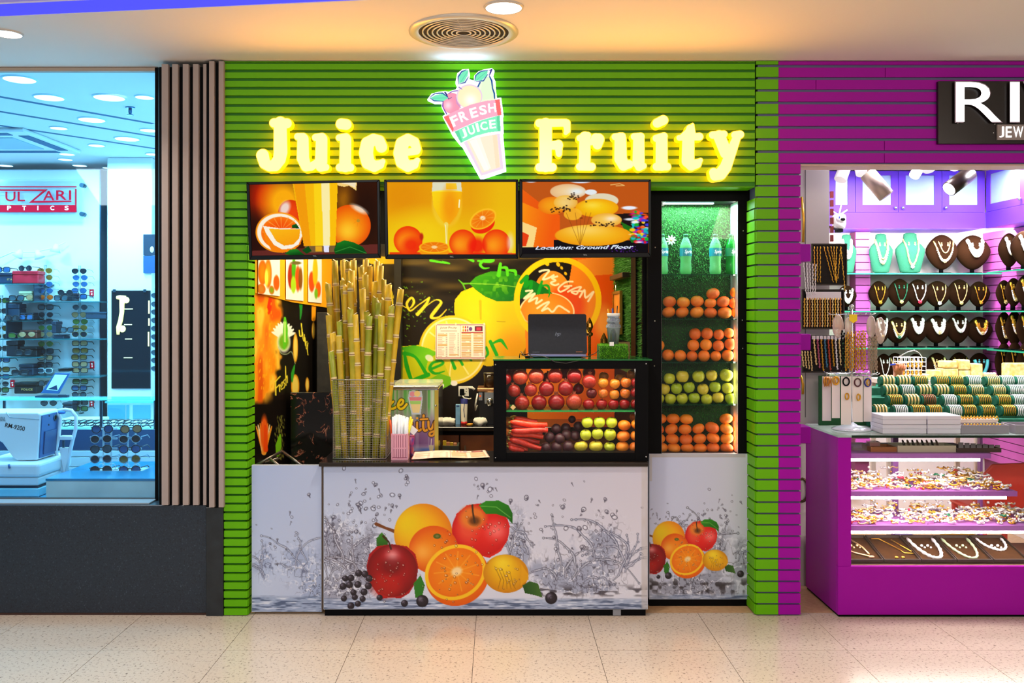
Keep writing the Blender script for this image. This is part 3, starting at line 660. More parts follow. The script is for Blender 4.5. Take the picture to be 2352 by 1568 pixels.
fx0, fx1 = X(1488, YR), X(1720, YR); ix0, ix1 = X(1519, YR+.02), X(1692.5, YR+.02); zt, zb = Z(462, YR), Z(1040, YR); ztop = Z(433, YR)
fg = thing('display_fridge', 'tall black framed glass fridge with grass backing, printed fruit panel below', 'fridge', ((fx0+fx1)/2, YR, 0))
G().box(fx0, ix0-.002, YR, 5.14, zb-.004, ztop).box(ix1+.002, fx1, YR, 5.14, zb-.004, ztop).box(ix0-.002, ix1+.002, YR, 5.14, zt, ztop).build('frame', BLACK, fg)
G().box(fx0+.01, fx1-.01, 5.10, 5.13, zb, zt).build('back_panel', M('turf_mat', '15400f', .9), fg)
G().box(ix1+.0005, ix1+.0019, YR+.005, 5.099, zb, zt).box(ix0-.0019, ix0-.0005, YR+.005, 5.099, zb, zt).build('side_liner', M('white_liner', 'd8dad6', .5), fg)
turf('grass_backing', ((ix0, ix1), (5.099, 5.10), (Z(735, 5.1), zt)), (0, -1, 0), 9000, fg, 3, .016)
turf('grass_backing', ((ix0, ix1), (5.099, 5.10), (zb, Z(735, 5.1))), (0, -1, 0), 6000, fg, 4, .015)
SHG = M('green_glass_edge', '0f5a3c', .1, alpha=.25, tint='b8e0cc')
fz = [Z(y, 4.97) for y in (629.5, 732, 831.5, 928.5)]+[zb-.001]
for z in fz[:4]: G().box(ix0+.001, ix1-.001, 4.965, 5.085, z-.005, z).build('shelf', SHG, fg)
G().box(ix0-.001, ix1+.001, 4.965, 5.085, zb-.006, zb-.001).build('shelf', BLACK, fg)
G().box(ix0, ix1, YR+.006, YR+.011, zb, zt).build('glass_door', M('fridge_glass', 'ffffff', .03, alpha=.005), fg)
G().box(ix0+.02, ix1-.12, 4.99, 5.02, zt-.008, zt-.001).build('lamp_tube', M('fridge_tube', 'ffffff', emit=(.45, .9, 1), es=3), fg)
G().pbox(1491, 1042, 1720, 1376, YR-.012, 5.14).build('lower_body', M('white_laminate', 'c9cfdc', .4), fg)
G().pbox(1491, 1376, 1716, 1391, YR-.002, 5.13).build('plinth', BLACK, fg)
for px, py in ((1505, 568), (1504, 737), (1503, 840), (1707, 530), (1705, 735), (1706, 800)): G().ball(P(px, py, YR-.001), .004, 8, 6).build('screw', M('screw', 'c8c8c8', .3, 1), fg)
cv = Cv(1492, 1043, 1719, 1375, 1.25); gradbg(cv, (188, 196, 226), (198, 200, 214), (206, 212, 234), (196, 200, 216))
splash(cv, [(1540, 1230, 40, 40, .5), (1650, 1270, 40, 70, .75), (1700, 1290, 30, 60, .7), (1600, 1350, 110, 34, 1.)], 61, dark=(50, 46, 52), body=(146, 150, 168))
for z in ((1645, 1300, 14, (-18, 20), (60, 130), 21, (56, 52, 64), 1.6, 10), (1690, 1320, 10, (-10, 30), (50, 130), 22, (60, 58, 76), 1.5, 10), (1545, 1240, 8, (-30, 20), (30, 60), 23, (70, 66, 80), 1.2, 16)): fan(cv, *z)
drops(cv, 60, 1650, 1190, 40, 24, 15, (1, 2.6)); drops(cv, 20, 1520, 1190, 22, 14, 16, (1, 2.6)); water(cv, 1362, 1376, 71)
cv.all(np.clip((cv.noise((12, 9), 78)-.52)*5, 0, .85)*np.exp(-((cv.yy-1345)/18)**2), (44, 38, 40))
fruit_art(cv, lambda x, y: (1580+.56*(x-1050), 1288+.56*(y-1320)), .56)
cv.all(((cv.yy < 1050) & (cv.xx < 1712))*(.6+.3*cv.noise((30, 4), 67)), (172, 166, 164)); cv.all(((cv.xx < 1497) & (cv.yy < 1105))*.7, (178, 172, 170))
cv.obj('printed_panel', plane_map(YR-.016), PR, fg)
# ================================================================ fruit
ORG = [M('orange_peel_%d' % i, c, .38, n2=d, ns=14, bump=.25, bs=260) for i, (c, d) in enumerate((('f28206', 'e86c02'), ('f59410', 'ee7a04'), ('ea6e04', 'd95c02')))]
APY = [M('yellow_apple_%d' % i, c, .32, n2=d, ns=16) for i, (c, d) in enumerate((('c9c832', 'a8bc20'), ('d8c23a', 'c2b428'), ('a8ba1c', '8fae14')))]
APR = [M('red_apple_%d' % i, c, .28, n2=d, ns=9) for i, (c, d) in enumerate((('b01414', '8a0a10'), ('c83a18', 'e8961e'), ('e89a1c', 'd6641a'), ('6e0a10', '4c050a')))]
POM = [M('pomegranate_%d' % i, c, .3, n2=d, ns=11) for i, (c, d) in enumerate((('920e12', 'b83a20'), ('84060c', 'a41a16'), ('a81e1c', 'c8582e')))]
PLUM = M('beetroot_skin', '2a0c16', .45, n2='54202a', ns=18)
STEM = M('fruit_stem', '4a3418', .8)
def apple_fn(u, ph, th):
    r = 1-.30*math.exp(-(ph/.42)**2)-.16*math.exp(-((PI-ph)/.4)**2)+.03*math.cos(5*th)*(ph/PI)**2
    k = 1-.13*(ph/PI)**2
    return Vector((u.x*k, u.y*k, u.z*r))
def orange_fn(u, ph, th): return Vector((u.x, u.y, u.z*(1-.07*math.exp(-(ph/.3)**2))))
def pom_fn(u, ph, th): return u*(1+.025*math.cos(6*th)*math.sin(ph))
PROTO = {}
def fruit(kind, px, py, rpx, Y, label, group, var=0, squash=1., tilt=None):
    k = (kind, var); r = S(rpx, Y)
    if k not in PROTO:
        mt, fn = {'orange': (ORG, orange_fn), 'yellow_apple': (APY, apple_fn), 'red_apple': (APR, apple_fn), 'pomegranate': (POM, pom_fn), 'beetroot': ([PLUM], pom_fn)}[kind]
        me = G().ball((0, 0, 0), 1, 20, 14, fn=fn).mesh(kind, mt[var % len(mt)])
        kids = []
        if 'apple' in kind: kids.append(('stem', G().tube([(0, 0, .62), (.03, .0, .85), (.10, .02, 1.02)], [.05, .04, .05], 6).mesh('stem', STEM)))
        if kind == 'orange': kids.append(('stem_button', G().lathe([(.10, .92), (.09, .945), (.03, .955)], n=8).mesh('stem_button', M('orange_button', '5f6a1c', .7))))
        if kind == 'pomegranate':
            g = G().lathe([(.30, .93), (.22, 1.05), (.30, 1.22)], n=12, cap=False)
            for i in range(6): a = i*PI/3; g.add([(.28*math.cos(a-.4), .28*math.sin(a-.4), 1.2), (.28*math.cos(a+.4), .28*math.sin(a+.4), 1.2), (.36*math.cos(a), .36*math.sin(a), 1.38)], [(0, 1, 2)])
            kids.append(('crown', g.mesh('crown', M('pomegranate_crown', 'a8502a', .6))))
        PROTO[k] = (me, kids)
    me, kids = PROTO[k]
    o = link(kind, me, None, P(px, py, Y)); o.scale = (r, r, r*squash)
    tl = tilt if tilt is not None else (random.uniform(-.5, .5) if kind == 'orange' else random.uniform(-.25, .25))
    o.rotation_euler = (tl, random.uniform(-.25, .25), random.uniform(0, 6)) if tilt is None else (tilt, 0, random.uniform(-.3, .3))
    for nm, m in kids: c = bpy.data.objects.new(nm, m); COL.objects.link(c); c.parent = o
    return tag(o, label, kind.split('_')[-1] if kind != 'yellow_apple' else 'apple', group)
FY = 5.025
def rows_of(kind, ox, oy, s, rws, r, place, group, var, sq=1., Y=FY, adj=''):
    for ri, row in enumerate(rws):
        nm = (['bottom', 'second', 'third', 'top'][ri] if ri < len(rws)-1 else 'top')+' row'
        row = sorted(row)
        for i, q in enumerate(row):
            rr = (q[2] if len(q) > 2 else r)/s
            nn = kind.replace('_', ' '); nn = (adj+' '+nn).strip()
            fruit(kind, ox+q[0]/s, oy+q[1]/s, rr, Y, '%s %s in the %s %s' % (nn, rank(i, len(row)), nm, place), group, var(), sq)
rv = random.Random(3)
s = 4.6115; V3 = lambda: rv.choice((0, 0, 1, 2))
SHN = ['of the lowest fridge shelf', 'of the second lowest fridge shelf', 'of the middle fridge shelf', 'of the fridge shelf under the bottles']
rows_of('orange', 1480, 420, s, [[(258, 1368), (400, 1370), (555, 1370, 74), (700, 1375, 68), (850, 1375, 76), (985, 1372)], [(265, 1258), (412, 1265), (558, 1252), (698, 1272, 64), (835, 1258), (960, 1275)], [(725, 1172), (975, 1155)]], 70, SHN[3], 'oranges under the bottles', V3, .84)
rows_of('orange', 1480, 720, s, [[(250, 440), (380, 447), (505, 450, 58), (630, 448), (755, 450, 57), (882, 443), (1010, 447)], [(518, 335), (652, 330), (783, 340, 60), (910, 322), (150, 335)], [(536, 215), (664, 213), (787, 222, 57), (895, 205, 54), (1015, 215)]], 63, SHN[2], 'oranges on the middle fridge shelf', V3, 1.)
rows_of('yellow_apple', 1480, 720, s, [[(150, 900), (275, 902), (400, 900), (527, 893), (660, 908), (780, 890), (912, 897)], [(210, 798), (340, 793), (473, 780), (620, 800), (748, 778), (880, 790), (1010, 790)], [(265, 687), (403, 665, 70), (573, 665, 68), (712, 655), (867, 652, 72), (1010, 660)]], 63, SHN[1], 'apples on the fridge shelf', V3, 1., adj='green')
rows_of('orange', 1480, 720, s, [[(180, 1425), (313, 1422), (455, 1425), (592, 1425), (727, 1420), (870, 1425), (1008, 1425)], [(150, 1322), (295, 1325), (440, 1330), (585, 1323), (728, 1315), (873, 1320), (1010, 1320)], [(140, 1220), (285, 1222), (430, 1225), (573, 1217, 66), (718, 1207, 76), (868, 1218), (1010, 1218)], [(165, 1112), (305, 1112), (445, 1117), (865, 1112), (1008, 1115)]], 70, SHN[0], 'oranges on the lowest fridge shelf', V3, .78)
# ---- bottles
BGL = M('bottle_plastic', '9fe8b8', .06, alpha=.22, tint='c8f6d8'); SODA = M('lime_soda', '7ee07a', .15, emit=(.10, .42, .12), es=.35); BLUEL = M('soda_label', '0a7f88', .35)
def bottle(px, green, label):
    Y = 5.03; z0 = fz[0]+.0005; h = (Z(538, Y)-z0); p = Vector((X(px, Y), Y, z0)); r = S(13.6, Y)
    b = thing('soda_bottle', label, 'bottle', p, 'bottles on the top fridge shelf')
    pr = [(r*.8, 0), (r*.95, h*.03), (r, h*.10), (r*.94, h*.24), (r*.90, h*.32), (r*.98, h*.42), (r, h*.5), (r, h*.66), (r*.86, h*.76), (r*.5, h*.88), (r*.34, h*.93), (r*.34, h*.945)]
    G().lathe(pr, p, 20).build('shell', BGL if not green else M('green_plastic', '0c8a2c', .1, alpha=.45, tint='4fd070'), b)
    G().lathe([(a*.95, c if i else .002) for i, (a, c) in enumerate(pr[:9])], p, 16).build('drink', SODA if not green else M('lime_soda_dark', '189a30', .2), b)
    G().lathe([(r*.41, h*.94), (r*.42, h*.995), (r*.38, h)], p, 16).build('cap', M('bottle_cap', '0b5a34', .4), b)
    lm = G().lathe([(r*1.012, h*.45), (r*1.012, h*.655)], p, 24, cap=False).build('label', BLUEL if not green else M('soda_label_green', '0a6a3a', .35), b)
    src = text_mesh('Sprite', 0, 0, .25, 3, .012); g = G(); R = r*1.03
    vv = []
    for q in src.vertices:
        th = q.co.x*.62+(.35 if not green else .5); vv.append((p.x+R*math.sin(th), p.y-R*math.cos(th), p.z+h*.56+q.co.y*r*.85))
    g.add(vv, [tuple(f.vertices) for f in src.polygons]); g.build('lettering', M('label_white', 'f4fbff', .5, emit=(.5, .6, .6), es=.4), lm)
for px, gr, lb in ((1521, 0, 'lime soda bottle leftmost on the top fridge shelf, half hidden by the frame'), (1575, 0, 'lime soda bottle second from left on the top fridge shelf'), (1643, 0, 'lime soda bottle third from left on the top fridge shelf'), (1680, 1, 'dark green soda bottle rightmost on the top fridge shelf')): bottle(px, gr, lb)
p = P(1541, 552, 5.075); fl_ = thing('white_flower', 'small white flower stuck in the fridge grass beside the first bottle', 'flower', p)
for i in range(9):
    a = i*PI*2/9; q = Vector((math.cos(a), -.3, math.sin(a)))
    G().ball(p+q*.018, (.013, .004, .005), 8, 6, mx=Matrix.Rotation(-a, 3, 'Y')).build('petal', M('petal', 'e2f2e8', .6), fl_)
G().ball(p+Vector((0, -.008, 0)), .007, 8, 6).build('centre', M('flower_centre', 'c88a5a', .7), fl_)
# ================================================================ black framed fruit showcase on the worktop
YS = 4.79; sx0, sx1 = X(1133.5, YS), X(1489, YS); sz1 = Z(828, YS); s0 = ZT
ox0, ox1, oz0, oz1 = X(1163, YS), X(1459, YS), Z(1039, YS), Z(847, YS)
sc_ = thing('fruit_showcase', 'black framed glass fruit showcase standing on the worktop', 'showcase', ((sx0+sx1)/2, YS, s0))
G().box(sx0, ox0, YS, YS+.022, s0, sz1).box(ox1, sx1, YS, YS+.022, s0, sz1).box(ox0, ox1, YS, YS+.022, s0, oz0).box(ox0, ox1, YS, YS+.022, oz1, sz1).build('front_frame', BLK2, sc_, bev=.0015)
G().box(sx0+.001, sx0+.02, YS+.0225, 5.13, s0, sz1).box(sx1-.02, sx1-.001, YS+.0225, 5.13, s0, sz1).box(sx0+.02, sx1-.02, YS+.0225, 5.13, s0, oz0-.002).build('case_body', BLACK, sc_)
G().box(ox0-.004, ox1+.004, YS+.009, YS+.013, oz0-.004, oz1+.004).build('front_glass', M('fridge_glass', 'ffffff', .03, alpha=.005), sc_)
zs = Z(942, YS+.04)
G().box(sx0+.0205, sx1-.0205, YS+.03, 5.12, zs-.006, zs).build('glass_shelf', M('shelf_glass_green', '2ca05a', .1, alpha=.12, tint='c4ecd0'), sc_)
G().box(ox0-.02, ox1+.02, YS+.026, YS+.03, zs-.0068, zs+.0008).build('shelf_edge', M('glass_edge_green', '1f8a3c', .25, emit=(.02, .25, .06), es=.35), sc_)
G().box(sx0-.003, sx1+.02, YS-.006, 5.13, sz1+.001, sz1+.008).build('glass_top', M('top_glass', '1d5f34', .08, spec=.7, n2='2c7a30', ns=3), sc_)
for px, py in ((1138, 837), (1138, 1051), (1484, 835), (1484, 1049)): G().ball(P(px, py, YS-.001), .0045, 8, 6).build('screw', M('screw', 'c8c8c8', .3, 1), sc_)
p = P(1178.5, 935, YS+.007); q = S(6.5, YS); g = G(); g.add([(p.x-q, p.y, p.z), (p.x, p.y, p.z-q), (p.x+q, p.y, p.z), (p.x, p.y, p.z+q)], [(0, 1, 2, 3)]); g.build('star_sticker', M('sticker_gold', 'e0bc7a', .5), sc_)
s = 4.1275; ox, oy = 1120, 700; FYS = 4.89
def fr2(kind, pts, names, group, var, sq=1., Y=FYS):
    for i, (q, nm) in enumerate(zip(pts, names)): fruit(kind, ox+q[0]/s, oy+q[1]/s, q[2]/s, Y+(q[3] if len(q) > 3 else 0), nm, group, var[i % len(var)], sq)
top = 'on showcase shelf'; low = 'on the showcase floor'
def nm(kind, rowname, n, where): return ['%s %s in the %s %s' % (kind, rank(i, n), rowname, where) for i in range(n)]
fr2('pomegranate', [(140, 950, 68), (325, 930, 72), (487, 925, 74), (651, 922, 78), (818, 918, 76)], nm('pomegranate', 'lowest row', 5, top), 'pomegranates in the showcase', (2, 0, 1, 1, 2))
fr2('pomegranate', [(165, 700, 60), (310, 682, 74), (460, 672, 76), (640, 670, 72), (822, 672, 72), (962, 722, 70)], nm('pomegranate', 'uppermost row', 6, top), 'pomegranates in the showcase', (1, 2, 2, 0, 1, 0))
fr2('pomegranate', [(250, 812, 60), (408, 806, 62), (557, 795, 72), (738, 790, 72)], nm('pomegranate', 'middle row', 4, top), 'pomegranates in the showcase', (0, 0, 1, 1))
fr2('pomegranate', [(235, 640, 58, .12), (565, 690, 50, .12), (735, 645, 58, .12), (960, 640, 60, .12), (860, 795, 52, .1)], nm('pomegranate', 'back row half hidden', 5, top), 'pomegranates in the showcase', (2, 0, 1, 0, 1))
fr2('red_apple', [(958, 945, 57), (1080, 942, 55), (1192, 942, 54), (1298, 942, 52), (1402, 940, 50)], nm('red apple', 'lowest row beside the pomegranates', 5, top), 'apples on the showcase shelf', (0, 0, 0, 0, 0))
fr2('red_apple', [(985, 838, 52), (1095, 838, 50), (1201, 850, 50), (1305, 838, 52), (1402, 832, 50)], nm('red yellow apple', 'middle row beside the pomegranates', 5, top), 'apples on the showcase shelf', (3, 1, 2, 1, 0))
fr2('red_apple', [(1095, 738, 52), (1205, 748, 52), (1312, 735, 54), (1405, 735, 50)], nm('yellow red apple', 'upper row beside the pomegranates', 4, top), 'apples on the showcase shelf', (2, 2, 1, 0))
fr2('red_apple', [(1100, 680, 48, .12), (1260, 700, 52, .12), (1370, 660, 52, .12)], nm('yellow apple', 'back row', 3, top), 'apples on the showcase shelf', (2,))
fr2('yellow_apple', [(885, 1340, 67), (1026, 1340, 69), (1156, 1345, 56)], nm('yellow apple', 'bottom row', 3, low), 'yellow apples in the showcase', (1, 1, 0), .82)
fr2('yellow_apple', [(930, 1232, 56), (1042, 1222, 57), (1160, 1230, 60)], nm('yellow apple', 'middle row', 3, low), 'yellow apples in the showcase', (0, 0, 0))
fr2('yellow_apple', [(945, 1113, 56), (1060, 1112, 57), (1175, 1114, 56)], nm('yellow apple', 'top row', 3, low), 'yellow apples in the showcase', (0, 0, 0))
fr2('orange', [(1278, 1344, 62), (1402, 1345, 60)], nm('orange', 'bottom row right of the yellow apples', 2, low), 'oranges in the showcase', (1, 0), .85)
fr2('orange', [(1286, 1243, 64), (1412, 1242, 60)], nm('orange', 'middle row right of the yellow apples', 2, low), 'oranges in the showcase', (0, 1), .8)
fr2('orange', [(1295, 1140, 62), (1420, 1132, 60), (1400, 1070, 56, .1)], ['orange left of two in the top row right of the yellow apples', 'orange right of two in the top row right of the yellow apples', 'orange peeking out behind the top right corner pile'], 'oranges in the showcase', (0, 1, 2), .8)
fr2('orange', [(190, 1115, 55, .1), (175, 1215, 52, .06), (185, 1320, 55, .08), (250, 1100, 55, .16)], ['orange behind the carrots, upper one at the left edge', 'orange behind the carrots, middle one at the left edge', 'orange behind the carrots, lowest at the left edge', 'pale orange behind the carrot tops'], 'oranges behind the carrots', (1, 0, 2, 1))
fr2('beetroot', [(550, 1352, 50), (652, 1350, 52), (762, 1345, 54), (585, 1252, 50, .02), (682, 1266, 48), (745, 1232, 50, .05), (650, 1172, 46, .05), (740, 1165, 46, .1), (800, 1085, 36, .12), (860, 1150, 46, .1), (830, 1240, 48, .06)],
    ['dark beetroot leftmost of three in the bottom row beside the carrots', 'dark beetroot middle of three in the bottom row beside the carrots', 'dark beetroot rightmost in the bottom row beside the yellow apples', 'dark beetroot at the tips of the carrots', 'dark beetroot in the middle of the beetroot heap', 'dark beetroot in the second row behind the heap', 'dark beetroot uppermost at left of the beetroot heap', 'dark beetroot at the back of the heap top', 'small red beetroot at the very top of the heap', 'dark beetroot behind the top yellow apples', 'dark beetroot behind the middle yellow apples'], 'beetroots in the showcase', (0,))
CAR = [M('carrot_%d' % i, c, .4, n2=d, ns=30, bump=.3, bs=90) for i, (c, d) in enumerate((('d62c10', 'b81c06'), ('e04018', 'c82808'), ('c02008', 'a01404')))]
cr = [(250, 1080, 470, 1105), (215, 1115, 565, 1140), (220, 1150, 510, 1165), (225, 1195, 570, 1190), (215, 1215, 525, 1250), (205, 1255, 490, 1300), (210, 1275, 505, 1360), (190, 1320, 380, 1375), (240, 1240, 520, 1225), (200, 1345, 340, 1388), (260, 1130, 540, 1160)]
cn = ['uppermost', 'second from the top', 'third from the top', 'fourth from the top', 'fifth from the top', 'sixth from the top', 'long lowest slanting', 'short one at the lower left of', 'behind the fourth in', 'lowest at the left corner of', 'behind the second in']
for i, (a, b, c, d) in enumerate(cr):
    Y = FYS-.05+.02*(i % 3)+(.06 if i in (8, 10, 0) else 0); p, q = P(ox+a/s, oy+b/s, Y), P(ox+c/s, oy+d/s, Y+.01); n = 9; dr = q-p
    path = [p+dr*t/n+Vector((0, 0, .003*math.sin(t*.7+i))) for t in range(n+1)]; r = [.012+.004*abs(math.sin(t*.3+.6)) for t in range(n+1)]; r[0] = .008
    c_ = thing('carrot', 'red carrot, '+cn[i]+' the pile in the showcase', 'carrot', p, 'carrots in the showcase')
    G().tube(path, r, 10).build('root', CAR[i % 3], c_)
    G().tube([p, p-dr.normalized()*.012], [.007, .004], 6).build('stub', M('carrot_stub', '8a7a2a', .7), c_)
# ================================================================ laptop and other things on the showcase
zt_ = sz1+.0085
LAPB = M('laptop_lid', '171a24', .5, n2='1c1f29', ns=60, spec=.3)
Yl = 4.96; lx0, lx1 = X(1213.5, Yl), X(1348.5, Yl)
lp = thing('laptop', 'open dark laptop standing with its lid towards the corridor', 'laptop', ((lx0+lx1)/2, Yl, zt_))
zl0 = zt_+.022; zl1 = Z(720, Yl+.03); hh = zl1-zl0
def rrect(w, h, r, n=5):
    out = []
    for cx, cy, a0 in ((w/2-r, h/2-r, 0), (-w/2+r, h/2-r, 90), (-w/2+r, -h/2+r, 180), (w/2-r, -h/2+r, 270)):
        for i in range(n+1): a = math.radians(a0+90*i/n); out.append((cx+r*math.cos(a), cy+r*math.sin(a)))
    return out
g = G(); mx = Matrix.Translation(((lx0+lx1)/2, Yl, zl0)) @ Matrix.Rotation(-.2, 4, 'X')
pts = rrect(lx1-lx0, hh*1.02, .012); vs = [mx @ Vector((a, 0, b+hh/2)) for a, b in pts]+[mx @ Vector((a, .007, b+hh/2)) for a, b in pts]; n = len(pts)
g.add(vs, [tuple(range(n))[::-1], tuple(range(n, 2*n))]+[(i, (i+1) % n, (i+1) % n+n, i+n) for i in range(n)]); g.build('lid', LAPB, lp)
LOGO = M('laptop_logo', '565c66', .25, .8)
g = G().torus((0, 0, 0), S(8.6, Yl), .0007, 28, 5, mx=Matrix.Rotation(PI/2, 3, 'X')); src = text_mesh('hp', 0, 0, .3, 3)
g.add([(v.co.x*S(13, Yl), 0, v.co.y*S(13, Yl)) for v in src.vertices], [tuple(f.vertices) for f in src.polygons])
zc = Z(766, Yl)-zl0; g.v = [tuple(mx @ Vector((v[0], v[1]-.0015, v[2]+zc))) for v in g.v]; g.build('lid_emblem', LOGO, lp)
g = G(); g.box(-S(11, Yl), S(4, Yl), -.001, .001, .008, .0105, mx=mx @ Matrix.Translation((.128, -.001, 0))); g.build('status_light', M('amber_mark', 'c8702a', .4), lp)
g = G(); g.box(-S(9, Yl), S(7, Yl), -.001, .001, .006, .0085, mx=mx @ Matrix.Translation((-.118, -.001, 0))); g.build('lid_badge', LOGO, lp)
G().box(lx0+.004, lx1-.004, Yl-.006, Yl+.20, zt_+.004, zt_+.018).build('base', M('laptop_base', '8a8ec0', .3, .4), lp, bev=.003)
G().box(lx0+.03, lx1-.03, Yl+.02, Yl+.19, zt_, zt_+.0045).build('foot', BLACK, lp)
pts = [P(1196, 806, 4.87), P(1205, 818, 4.86), P(1228, 816, 4.83), P(1252, 819, 4.795), P(1275, 831, 4.778), P(1300, 834, 4.778), P(1325, 829, 4.782), P(1345, 820, 4.83), P(1365, 812, 4.88), P(1384, 798, 4.90)]
tag(G().tube(pts, .0022, 6).build('cable', M('thin_cable', '33302c', .5)), 'thin dark cable drooping over the showcase edge in front of the laptop', 'cable')
pts = [P(1193, 822, 4.87), P(1194, 812, 4.87), P(1203, 815, 4.87), P(1214, 812, 4.88), P(1222, 818, 4.9)]
pl = thing('charger_plug', 'small black charger plug lying beside the laptop', 'plug', pts[0]); G().tube(pts, .0025, 6).build('lead', BLACK, pl); G().box(X(1206, 4.88), X(1217, 4.88), 4.87, 4.89, zt_, zt_+.014).build('plug_body', BLACK, pl, bev=.003)
BRASS = M('antique_brass', '8a6428', .25, .95)
for px, top_, r0, lb, hb in ((1354, 725, 8.5, 'taller brass spear-tip finial rod right of the laptop', 815), (1387, 763, 9, 'shorter brass spear-tip finial beside the cups', 818)):
    Y = 5.05; h = S(hb-top_, Y); p = Vector((X(px, Y), Y, zt_)); r = S(r0, Y); f = thing('finial_rod', lb, 'finial', p, 'brass finials by the laptop'); tt = h
    G().lathe([(r*.35, 0)]+[(r*(.36+.05*(i % 2)), (tt-r*5)*i/16) for i in range(1, 17)], p, 12).build('rod', BRASS, f)
    G().lathe([(r*.5, tt-r*5.1), (r*.95, tt-r*4.8), (r*.95, tt-r*4.2), (r*.5, tt-r*3.9), (r*.55, tt-r*3.6), (r*1., tt-r*2.6), (r*.85, tt-r*1.6), (r*.35, tt-r*.5), (r*.05, tt)], p, 10, sm=False).build('spear_tip', BRASS, f)
for px, py, a in ((1362, 812, .5), (1372, 806, -.4)):
    pass
Yg = 4.90
gb = thing('grass_box', 'small box covered with artificial grass under the plastic cups', 'box', (X(1410, Yg), Yg, zt_))
bx0, bx1, bz = X(1377, Yg-.04), X(1443, Yg-.04), Z(794, Yg-.04)
G().box(bx0, bx1, Yg-.04, Yg+.09, zt_, bz).build('core', M('turf_mat2', '2c5a12', .9), gb)
TUR2 = M('turf_light', '7ccc1c', .7, n2='4f9a14', ns=60)
turf('grass_blades', ((bx0, bx1), (Yg-.041, Yg-.04), (zt_, bz)), (0, -1, 0), 1600, gb, 8, .012, TUR2)
turf('grass_blades', ((bx0, bx1), (Yg-.04, Yg+.09), (bz-.001, bz)), (0, 0, 1), 1600, gb, 9, .012, TUR2)
CUPM = M('clear_cup', 'dfe8f2', .06, alpha=.16, tint='f0f4fa'); pc = Vector((X(1409, Yg+.02), Yg+.02, bz+.006)); k = S(1, Yg+.02)
for i, (z0, r0, r1, h, lb) in enumerate(((0, 11.5, 15.5, 38, 'lowest clear plastic cup of the stack on the grass box'), (26, 10.5, 14, 26, 'middle clear plastic cup of the stack on the grass box'), (46, 10, 13.5, 18, 'topmost white rimmed plastic cup of the stack on the grass box'))):
    b = pc+Vector((0, 0, z0*k)); c = thing('plastic_cup', lb, 'cup', b, 'stacked clear cups')
    G().lathe([(r0*k*.96, .001), (r0*k, 0), (r1*k, h*k), (r1*k*1.12, h*k), (r1*k*1.12, h*k+.004), (r1*k*.97, h*k+.003), (r0*k*.95, .003)], b, 24, cap=False).build('cup_wall', CUPM, c)
    G().lathe([(r0*k*.95, .002), (r0*k*.95, .003)], b, 20).build('cup_base', CUPM, c)
    if i < 2: G().lathe([(r1*k*1.13, h*k+.0045), (r1*k*1.05, h*k+.016), (r1*k*.6, h*k+.03), (r1*k*.3, h*k+.034)], b, 24, cap=False).build('dome_lid', CUPM, c)
    else: G().lathe([(r1*k*1.05, h*k+.0045), (r1*k*1.1, h*k+.012), (r1*k*1.1, h*k+.018), (r1*k*.8, h*k+.018)], b, 20, cap=False).build('rim', M('white_rim', 'ece8dc', .5), c)
for dx, top_, col, lb in ((-12, 709, 'e8a81c', 'yellow straw in the cup stack'), (-2, 708, '1450b0', 'blue straw in the cup stack'), (9, 702, '16161a', 'black straw leaning in the cup stack'), (13, 719, 'd0301c', 'red straw in the cup stack')):
    p = pc+Vector((dx*k*.4, .0, .02)); q = P(1409+dx*(1.0 if dx < 9 else 1.), top_, Yg+.02)
    tag(G().tube([p, q], .0045 if dx < 9 else .0028, 8).build('straw', M('straw_'+col, col, .4)), lb, 'straw')
tg = tag(G().pbox(1400, 785, 1410, 794, Yg-.052, Yg-.050).build('price_tag', M('tag_white', 'e8e6e0', .6)), 'tiny white tag stuck on the front of the grass box', 'tag')
# ================================================================ sugar cane in a wire basket
Yb0, Yb1 = 4.86, 5.10; cx0, cx1 = X(765, Yb0), X(886, Yb0); bt = Z(872, Yb0); bz0 = ZT+.004
WIRE = M('steel_wire', 'c2beb6', .3, .9)
bk = thing('wire_basket', 'tall square wire mesh basket holding the sugar cane', 'basket', ((cx0+cx1)/2, (Yb0+Yb1)/2, ZT))
g = G(); nz = 34; nx = 20; ny = 15; w_ = .0011
for i in range(nz+1):
    z = bz0+(bt-bz0)*i/nz; g.tube([(cx0, Yb0, z), (cx1, Yb0, z), (cx1, Yb1, z), (cx0, Yb1, z)], w_, 4, closed=True)
for i in range(nx+1):
    x = cx0+(cx1-cx0)*i/nx; g.tube([(x, Yb0, bz0), (x, Yb0, bt)], w_, 4, cap=False); g.tube([(x, Yb1, bz0), (x, Yb1, bt)], w_, 4, cap=False)
for i in range(1, ny):
    y = Yb0+(Yb1-Yb0)*i/ny; g.tube([(cx0, y, bz0), (cx0, y, bt)], w_, 4, cap=False); g.tube([(cx1, y, bz0), (cx1, y, bt)], w_, 4, cap=False)
m = g.build('wire_mesh', WIRE, bk); m['kind'] = 'stuff'
G().tube([(cx0, Yb0, bt), (cx1, Yb0, bt), (cx1, Yb1, bt), (cx0, Yb1, bt)], .0035, 8, closed=True).build('rim_wire', WIRE, bk)
G().tube([(cx0, Yb0, bz0), (cx1, Yb0, bz0), (cx1, Yb1, bz0), (cx0, Yb1, bz0)], .0035, 8, closed=True).build('base_wire', WIRE, bk)
CANE = [M('cane_%d' % i, c, .42, n2=d, ns=12) for i, (c, d) in enumerate((('b8a422', '8f9420'), ('cfae2a', 'a8942a'), ('84921c', 'a0a02c'), ('e6be2a', 'c8a42c')))]
NODE = [M('cane_node', 'd9c48c', .6), M('cane_node_dark', '7a5230', .7)]; CUT = M('cane_cut', 'f0e2b4', .7)
